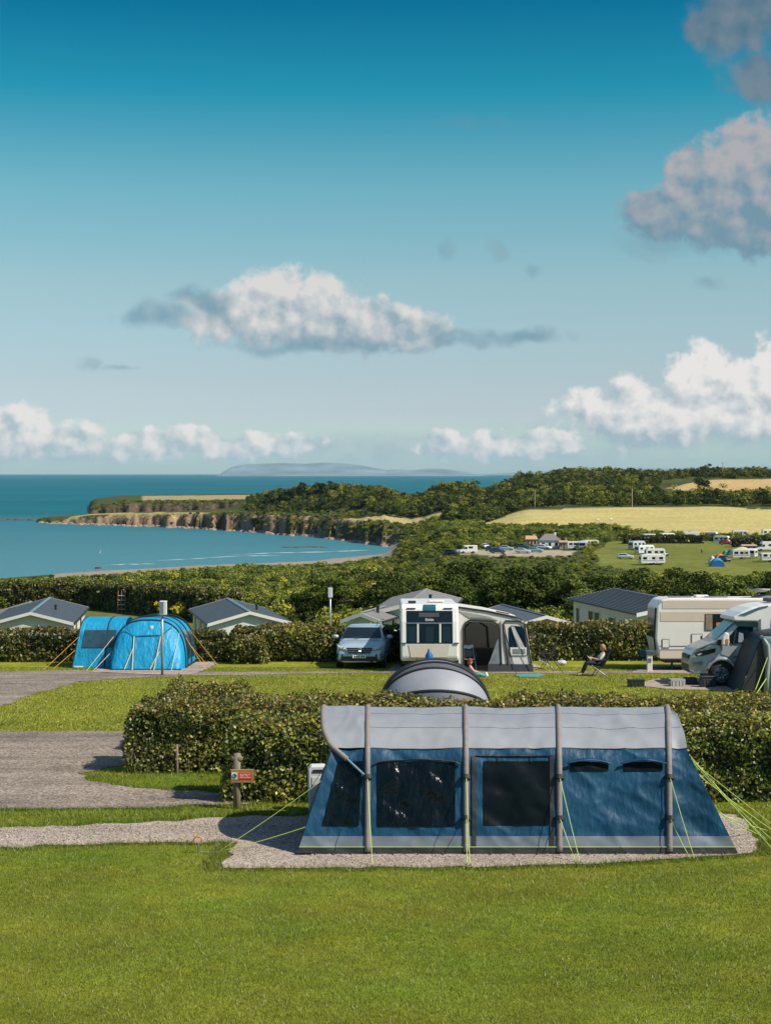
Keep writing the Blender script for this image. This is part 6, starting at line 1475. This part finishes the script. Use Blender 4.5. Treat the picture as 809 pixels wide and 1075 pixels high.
# child on the grass
pC = gpt(494.5, 711); o = empty('person', pC, 'auburn haired child in a pink top sitting on the lawn, legs stretched out', 'person')
J = {'pelvis': ((0, 0, .09), .095), 'waist': ((-.02, 0, .22), .085), 'chest': ((-.05, 0, .35), (.10, .09)), 'neck': ((-.06, 0, .45), .042)}
E = [('pelvis', 'waist'), ('waist', 'chest'), ('chest', 'neck')]
for t, y in (('l', -.07), ('r', .07)):
    J['hip' + t] = ((.03, y, .09), .072); J['knee' + t] = ((.28, y * 1.6, .12), .05); J['ankle' + t] = ((.52, y * 1.8, .05), .035); J['toe' + t] = ((.57, y * 1.8, .13), .03)
    J['sho' + t] = ((-.05, y * 1.7, .39), .045); J['elb' + t] = ((.07, y * 2.3, .25), .032); J['wri' + t] = ((.2, y * 1.6, .20), .024)
    E += [('pelvis', 'hip' + t), ('hip' + t, 'knee' + t), ('knee' + t, 'ankle' + t), ('ankle' + t, 'toe' + t), ('chest', 'sho' + t), ('sho' + t, 'elb' + t), ('elb' + t, 'wri' + t)]
    hand(J, E, 'wri' + t, (1, -y, -.2), t, .72)
g1 = lambda ks, ex: {k: (v[0], (v[1] + ex) if not isinstance(v[1], tuple) else (v[1][0] + ex, v[1][1] + ex)) for k, v in J.items() if k in ks or k[:-1] in ks}
A_ = g1(('pelvis', 'waist', 'chest', 'sho', 'elb'), .012); B_ = g1(('hip', 'knee', 'ankle'), .012); S_ = {}
sel = lambda D: [e for e in E if e[0] in D and e[1] in D]
B_['pelvis'] = ((0, 0, .09), .09)
cl_ = [('top', A_, sel(A_), mat('top_pink', (.68, .30, .32), .7)), ('leggings', {**{'pelvis': B_['pelvis']}, **{k: v for k, v in B_.items() if k != 'pelvis'}}, sel(B_), mat('leggings_teal', (.05, .28, .26), .7))]
person_parts(o, J, E, (-.05, 0, .58), .098, (1, .2, -.3), hair_r, True, cl_)
for t, y in (('l', -.13), ('r', .13)): MB().ball((.55, y, .09), (.055, .045, .08), 10, 8).build('shoe', mat('shoe_white', (.7, .7, .68), .6), o, True)
# folding chair beside the doorway
p = gpt(491, 703.5); o = empty('folding_chair', p, 'grey folding chair with a pale blue cloth over its back by the doorway', 'camp chair', rz=.3)
cg = mat('chair_grey', (.10, .11, .115), .7, .2, 8)
for s in (-1, 1):
    MB().tube([(s * .26, -.25, 0), (s * .25, -.02, .45), (s * .24, .16, .98)], .022, 6).build('side_frame', alloy, o); MB().tube([(s * .26, .30, 0), (s * .26, -.22, .62)], .02, 6).build('leg', alloy, o); MB().tube([(s * .29, -.26, .63), (s * .29, .16, .66)], .026, 6).build('armrest', trim_b, o)
MB().grid(lambda u, v: (-.24 + .48 * u, -.25 + .34 * v, .45 - .03 * math.sin(math.pi * u)), 6, 4).build('seat', cg, o, True, solid=.03); MB().grid(lambda u, v: (-.23 + .46 * u, .02 + .14 * v + .03 * math.sin(math.pi * u), .48 + .42 * v), 6, 4).build('backrest', cg, o, True, solid=.03)
c_ = empty('towel', (p.x, p.y + .12, p.z + .88), 'pale blue cloth hung over the grey folding chair', 'cloth', rz=.3); MB().grid(lambda u, v: (-.20 + .40 * u, .10 * math.cos(math.pi * v), .11 * math.sin(math.pi * v) + .02 * math.sin(9 * u) - .05), 10, 8).build('cloth', mat('cloth_pale_blue', (.40, .52, .60), .8), c_, True, solid=.02)
# mat on the lawn
m = MB(); pts = [gpt(540, 709.6), gpt(548, 708.4), gpt(566, 708.2), gpt(572, 709.8), gpt(562, 711.4), gpt(545, 711.6)]
mx = sum((q.x for q in pts)) / 6; my = sum((q.y for q in pts)) / 6; zc = sum((q.z for q in pts)) / 6
o = empty('ground_mat', (mx, my, zc), 'faded teal mat lying flat on the lawn by the awning', 'mat')
vs = [(q.x - mx, q.y - my, q.z - zc + .03) for q in pts]; MB().add(vs, [tuple(range(6))]).build('mat_sheet', mat('mat_teal', (.07, .24, .20), .8, .2, 4), o, solid=.02)
# boxes on the grass near the motorhome
def crate(px, py, d_, m1, label, cat, lid=True):
    p = gpt(px, py); o = empty('camp_box', p, label, cat, None, random.uniform(-.1, .1), True); w_, dd, h = d_
    mb = MB(); t = .02
    mb.box((0, 0, t), (w_, dd, t)); [mb.box((s * (w_ / 2 - t / 2), 0, h / 2), (t, dd, h)) for s in (-1, 1)]; [mb.box((0, s * (dd / 2 - t / 2), h / 2), (w_ - 2 * t, t, h)) for s in (-1, 1)]
    for k in range(4): mb.box((-w_ * .36 + k * w_ * .24, -dd / 2 - .008, h * .45), (.03, .016, h * .7))
    b = mb.build('tub', m1, o, bevel=.008)
    if lid: MB().box((0, 0, h + .02), (w_ + .04, dd + .04, .04)).build('lid', m1, o, bevel=.012)
    for s in (-1, 1): MB().tube([(s * w_ / 2, -.08, h * .8), (s * (w_ / 2 + .03), 0, h * .74), (s * w_ / 2, .08, h * .8)], .012, 5).build('handle', trim_b, o)
    return o
crate(667, 721, (.52, .36, .22), mat('box_black', (.02, .022, .022), .5), 'low black lidded box on the lawn behind the hedge top', 'box')
crate(710, 720.5, (.50, .36, .26), mat('crate_pale', (.34, .34, .32), .6), 'pale grey crate on the gravel in front of the motorhome nose', 'crate', False)
crate(724, 718.5, (.42, .34, .24), mat('crate_slate', (.07, .075, .08), .6), 'slate grey crate between the pale crate and the front wheel', 'crate', False)
crate(742, 721.5, (.48, .34, .34), mat('box_charcoal', (.035, .037, .04), .5), 'charcoal box standing beside the motorhome front wheel', 'box')
# walkers far off
def walker(px, py, label, ct, cb, rz=0.0, grp=None):
    p = hit(px, py); o = empty('person', p, label, 'person', grp, rz)
    J = {'pelvis': ((0, 0, .95), .15), 'waist': ((0, 0, 1.1), .14), 'chest': ((0, 0, 1.32), (.19, .13)), 'neck': ((0, 0, 1.5), .06)}
    E = [('pelvis', 'waist'), ('waist', 'chest'), ('chest', 'neck')]
    for t, s in (('l', -1), ('r', 1)):
        J['hip' + t] = ((s * .1, 0, .92), .10); J['knee' + t] = ((s * .11, .06 * s, .5), .07); J['ankle' + t] = ((s * .11, .12 * s, .08), .045); J['toe' + t] = ((s * .12, .12 * s - .14, .04), .04)
        J['sho' + t] = ((s * .2, 0, 1.42), .06); J['elb' + t] = ((s * .26, .02, 1.14), .045); J['wri' + t] = ((s * .27, -.08, .9), .03)
        E += [('pelvis', 'hip' + t), ('hip' + t, 'knee' + t), ('knee' + t, 'ankle' + t), ('ankle' + t, 'toe' + t), ('chest', 'sho' + t), ('sho' + t, 'elb' + t), ('elb' + t, 'wri' + t)]; hand(J, E, 'wri' + t, (0, -.3, -1), t)
    f = lambda ks: {k: (v[0], (v[1] + .014) if not isinstance(v[1], tuple) else (v[1][0] + .014, v[1][1] + .014)) for k, v in J.items() if k in ks or k[:-1] in ks}
    A, B = f(('waist', 'chest', 'sho', 'elb')), f(('pelvis', 'hip', 'knee', 'ankle')); s_ = lambda D: [e for e in E if e[0] in D and e[1] in D]
    person_parts(o, J, E, (0, 0, 1.66), .11, (0, -1, 0), hair_b, False, [('top', A, s_(A), ct), ('trousers', B, s_(B), cb)])
dk = mat('trouser_black', (.02, .02, .022), .8)
walker(736, 581, 'lone walker in dark clothes crossing the far campsite field', mat('jacket_navy', (.03, .035, .05), .8), dk)
walker(523, 576, 'walker in a red top at the back of the car park', mat('jacket_red', (.4, .06, .05), .8), dk)
walker(513, 574, 'walker in pale clothes on the grass above the car park', mat('jacket_pale', (.5, .5, .46), .8), dk)
# ------------------------------------------------------------------ light settings
SKY_TINT = [(0.0, (0.694, 0.892, 1.036)), (0.0146, (0.694, 0.892, 1.036)), (0.0343, (0.673, 0.731, 0.914)), (0.0539, (0.659, 0.687, 0.775)), (0.1096, (0.653, 0.752, 0.69)), (0.1646, (0.431, 0.76, 0.678)), (0.2185, (0.055, 0.611, 0.605)), (0.2685, (0.0, 0.404, 0.49)), (0.5, (0.45, 0.7, 0.8)), (1.0, (1.0, 0.9, 0.86))]
SKY_GAIN = 1.0; CLOUD_GAIN = 6.3; WORLD_STRENGTH = .1; EXPOSURE = 0.55
# ================================================================== LIGHT, SKY, AIR
SUN_EL, SUN_AZ = R(47), R(90 + 25)         # azimuth clockwise from the viewing direction
sd = Vector((math.sin(SUN_AZ) * math.cos(SUN_EL), math.cos(SUN_AZ) * math.cos(SUN_EL), math.sin(SUN_EL)))
sl = bpy.data.lights.new('sun', 'SUN'); sl.energy = 4.2; sl.angle = R(.53); sl.color = (1.0, .915, .80)
so = bpy.data.objects.new('sun', sl); col.objects.link(so); so.rotation_euler = (-sd).to_track_quat('-Z', 'Y').to_euler(); so.location = (50, -30, 80)

w = bpy.data.worlds.new('World'); sc.world = w; w.use_nodes = True
nt = w.node_tree; N = nt.nodes; L = nt.links; bg = N['Background']
def sock(v, i):
    if isinstance(v, (int, float)): i.default_value = v
    else: L.new(v, i)
def mth(op, a, b=0.0, c=0.0, clamp=False):
    n = N.new('ShaderNodeMath'); n.operation = op; n.use_clamp = clamp
    for k, q in enumerate((a, b, c)): sock(q, n.inputs[k])
    return n.outputs[0]
def vec(x, y, z=0.0):
    n = N.new('ShaderNodeCombineXYZ')
    for k, q in enumerate((x, y, z)): sock(q, n.inputs[k])
    return n.outputs[0]
def vmath(op, a, b):
    n = N.new('ShaderNodeVectorMath'); n.operation = op; L.new(a, n.inputs[0])
    if isinstance(b, tuple): n.inputs[1].default_value = b
    else: L.new(b, n.inputs[1])
    return n
def noise(v, s, d=6, r=.55, dist=0.0):
    n = N.new('ShaderNodeTexNoise'); n.inputs['Scale'].default_value = s; n.inputs['Detail'].default_value = d; n.inputs['Roughness'].default_value = r; n.inputs['Distortion'].default_value = dist
    L.new(v, n.inputs['Vector']); return n.outputs['Fac']
def step(v, a, b):
    n = N.new('ShaderNodeMapRange'); n.interpolation_type = 'SMOOTHSTEP'; L.new(v, n.inputs[0])
    sock(a, n.inputs[1]); sock(b, n.inputs[2]); n.inputs[3].default_value = 0; n.inputs[4].default_value = 1; return n.outputs[0]
def mixc(f, a, b):
    n = N.new('ShaderNodeMix'); n.data_type = 'RGBA'; sock(f, n.inputs['Factor'])
    for k, q in ((6, a), (7, b)):
        if isinstance(q, tuple): n.inputs[k].default_value = (*q, 1)
        else: L.new(q, n.inputs[k])
    return n.outputs[2]
sky = N.new('ShaderNodeTexSky'); sky.sky_type = 'NISHITA'; sky.sun_disc = False; sky.sun_elevation = SUN_EL; sky.sun_rotation = SUN_AZ
sky.air_density = 1.0; sky.dust_density = .6; sky.ozone_density = 2.0
tc = N.new('ShaderNodeTexCoord'); sp = N.new('ShaderNodeSeparateXYZ'); L.new(tc.outputs['Generated'], sp.inputs[0])
U = mth('MULTIPLY', mth('ARCTAN2', sp.outputs[0], sp.outputs[1]), 57.2958)
Vv = mth('MULTIPLY', mth('ARCSINE', sp.outputs[2]), 57.2958)
# the photograph's teal sky: the clear-sky model with a tint that deepens with height
ramp = N.new('ShaderNodeValToRGB'); e = ramp.color_ramp.elements
L.new(mth('DIVIDE', Vv, 60.0, clamp=True), ramp.inputs[0])
for k, (p_, c_) in enumerate(SKY_TINT):
    el = e[k] if k < 2 else e.new(p_)
    el.position = p_; el.color = (*c_, 1)
tint = N.new('ShaderNodeVectorMath'); tint.operation = 'MULTIPLY'; L.new(sky.outputs[0], tint.inputs[0]); L.new(ramp.outputs[0], tint.inputs[1])
base = N.new('ShaderNodeVectorMath'); base.operation = 'SCALE'; L.new(tint.outputs[0], base.inputs[0]); base.inputs['Scale'].default_value = SKY_GAIN
# clouds: blobs on the sky by direction, broken up with noise
uv = vec(U, Vv, 0.0)
wn1 = mth('SUBTRACT', noise(uv, .55, 3, .5), .5); uvb = vec(mth('ADD', U, 3.7), mth('ADD', Vv, 9.1), 4.0)
wn2 = mth('SUBTRACT', noise(uvb, .55, 3, .5), .5)
uvw = vec(mth('ADD', U, mth('MULTIPLY', wn1, 1.6)), mth('ADD', Vv, mth('MULTIPLY', wn2, 1.1)), 0.0)
def field(blobs):
    acc = None
    for px, py, rx, ry in blobs:
        u0, v0 = math.degrees(math.atan((px - CX) / F)), math.degrees(math.atan((496 - py) / F))
        k = math.degrees(1 / F)
        a = vmath('SUBTRACT', uvw, (u0, v0, 0)); a = vmath('MULTIPLY', a.outputs[0], (1 / (rx * k), 1 / (ry * k), 0))
        ln = N.new('ShaderNodeVectorMath'); ln.operation = 'LENGTH'; L.new(a.outputs[0], ln.inputs[0])
        acc = ln.outputs['Value'] if acc is None else mth('MINIMUM', acc, ln.outputs['Value'])
    return mth('SUBTRACT', 1.0, acc)
nA = noise(uv, 1.0, 10, .60)
uv2 = vec(mth('ADD', U, .28), mth('ADD', Vv, .30), 0.0)
nL = noise(uv, 1.0, 4, .5)
nB = noise(uv2, 1.0, 4, .5)
lit = mth('MULTIPLY', mth('SUBTRACT', nL, nB), 3.0)
def layer(under, blobs, k, b, soft, opac, bright, dark, rel=None, gain=1.0, bias=.5):
    f = field(blobs)
    d = mth('ADD', mth('MULTIPLY', f, k), mth('MULTIPLY', mth('SUBTRACT', nA, .5), b))
    al = mth('MULTIPLY', step(d, 0.0, soft), opac)
    l_ = mth('ADD', mth('MULTIPLY', lit, gain), bias)
    if rel: l_ = mth('ADD', l_, mth('MULTIPLY', mth('SUBTRACT', Vv, rel[0]), rel[1]))
    l_ = mth('MINIMUM', mth('MAXIMUM', l_, 0.0), 1.0)
    return mixc(al, under, mixc(l_, dark, bright))
def deg(py): return math.degrees(math.atan((496 - py) / F))
c = base.outputs[0]
K = CLOUD_GAIN
def kc(t): return tuple(q * K for q in t)
# bank of haze-grey cloud low over the horizon, then the cumulus, then the grey scraps
c = layer(c, [(420, 472, 560, 22), (720, 460, 260, 30), (60, 476, 180, 22)], .9, 1.3, .8, .7, kc((.50, .60, .63)), kc((.36, .49, .55)), None, 1, .45)
c = layer(c, [(25, 458, 66, 32), (60, 464, 66, 22), (150, 468, 56, 18), (205, 464, 52, 17), (280, 466, 80, 17), (490, 468, 60, 19), (565, 464, 50, 16)], 1.2, 1.8, .36, .92, kc((.90, .86, .83)), kc((.46, .57, .62)), (deg(474), .55), 1.2, .35)
c = layer(c, [(735, 405, 34, 46), (690, 435, 115, 42), (790, 418, 78, 50), (655, 449, 56, 18), (850, 400, 70, 60)], 1.3, 1.9, .42, .95, kc((.92, .88, .85)), kc((.40, .51, .57)), (deg(446), .36), 1.0, .46)
c = layer(c, [(305, 322, 82, 46), (365, 343, 115, 36), (245, 335, 66, 32), (430, 350, 52, 22)], 1.35, 1.9, .48, .95, kc((.78, .755, .74)), kc((.33, .45, .52)), (deg(340), .42), .9, .46)
c = layer(c, [(170, 335, 62, 17), (215, 318, 40, 16), (545, 353, 62, 11), (480, 357, 50, 9), (330, 365, 120, 12)], 1.1, 1.7, .8, .72, kc((.30, .44, .52)), kc((.17, .33, .42)), None, 1, .4)
c = layer(c, [(765, 205, 72, 50), (800, 185, 75, 62), (722, 192, 24, 34), (695, 228, 58, 30), (785, 240, 80, 40)], 1.5, 1.8, .5, .95, kc((.47, .46, .48)), kc((.19, .32, .41)), (deg(215), .28), .9, .42)
c = layer(c, [(690, 258, 62, 26), (755, 258, 60, 24), (735, 303, 20, 9), (470, 264, 14, 15), (522, 262, 13, 16), (553, 287, 13, 9), (95, 382, 16, 10), (125, 385, 22, 5)], 1.1, 1.7, .9, .42, kc((.28, .42, .50)), kc((.17, .32, .41)), None, 1, .4)
c = layer(c, [(775, 28, 62, 54), (800, 98, 50, 32), (738, 42, 34, 28), (850, 20, 80, 70)], 1.4, 1.6, .8, .9, kc((.20, .26, .32)), kc((.10, .19, .27)), (deg(35), -.12), .8, .5)
c = layer(c, [(500, 135, 90, 9)], 1.0, 1.2, 1.4, .3, kc((.20, .33, .42)), kc((.15, .30, .40)))
L.new(c, bg.inputs['Color']); bg.inputs['Strength'].default_value = WORLD_STRENGTH
w.cycles.sampling_method = 'MANUAL'; w.cycles.sample_map_resolution = 512

# the air: even, pale, thin
def haze(dens):
    m = MB(); m.box((0, 13500, 85), (60000, 33500, 270)); o = m.build('haze', bpy.data.materials.new('haze'))
    mt = o.data.materials[0]; mt.use_nodes = True; n_ = mt.node_tree; n_.nodes.clear()
    out = n_.nodes.new('ShaderNodeOutputMaterial'); pv = n_.nodes.new('ShaderNodeVolumePrincipled'); n_.links.new(pv.outputs[0], out.inputs['Volume'])
    pv.inputs['Color'].default_value = (.52, .82, .98, 1); pv.inputs['Density'].default_value = dens; pv.inputs['Anisotropy'].default_value = .0
    return tag(o, kind='stuff')

cy = sc.cycles
cy.use_denoising = True; cy.denoiser = 'OPENIMAGEDENOISE'
cy.max_bounces = 6; cy.diffuse_bounces = 3; cy.glossy_bounces = 3; cy.transmission_bounces = 4; cy.volume_bounces = 0; cy.transparent_max_bounces = 8
cy.sample_clamp_indirect = 6; cy.caustics_reflective = False; cy.caustics_refractive = False
sc.view_settings.view_transform = 'Standard'; sc.view_settings.look = 'None'; sc.view_settings.gamma = 1; sc.view_settings.exposure = EXPOSURE
sc.view_settings.use_curve_mapping = False
haze(1.7e-5)
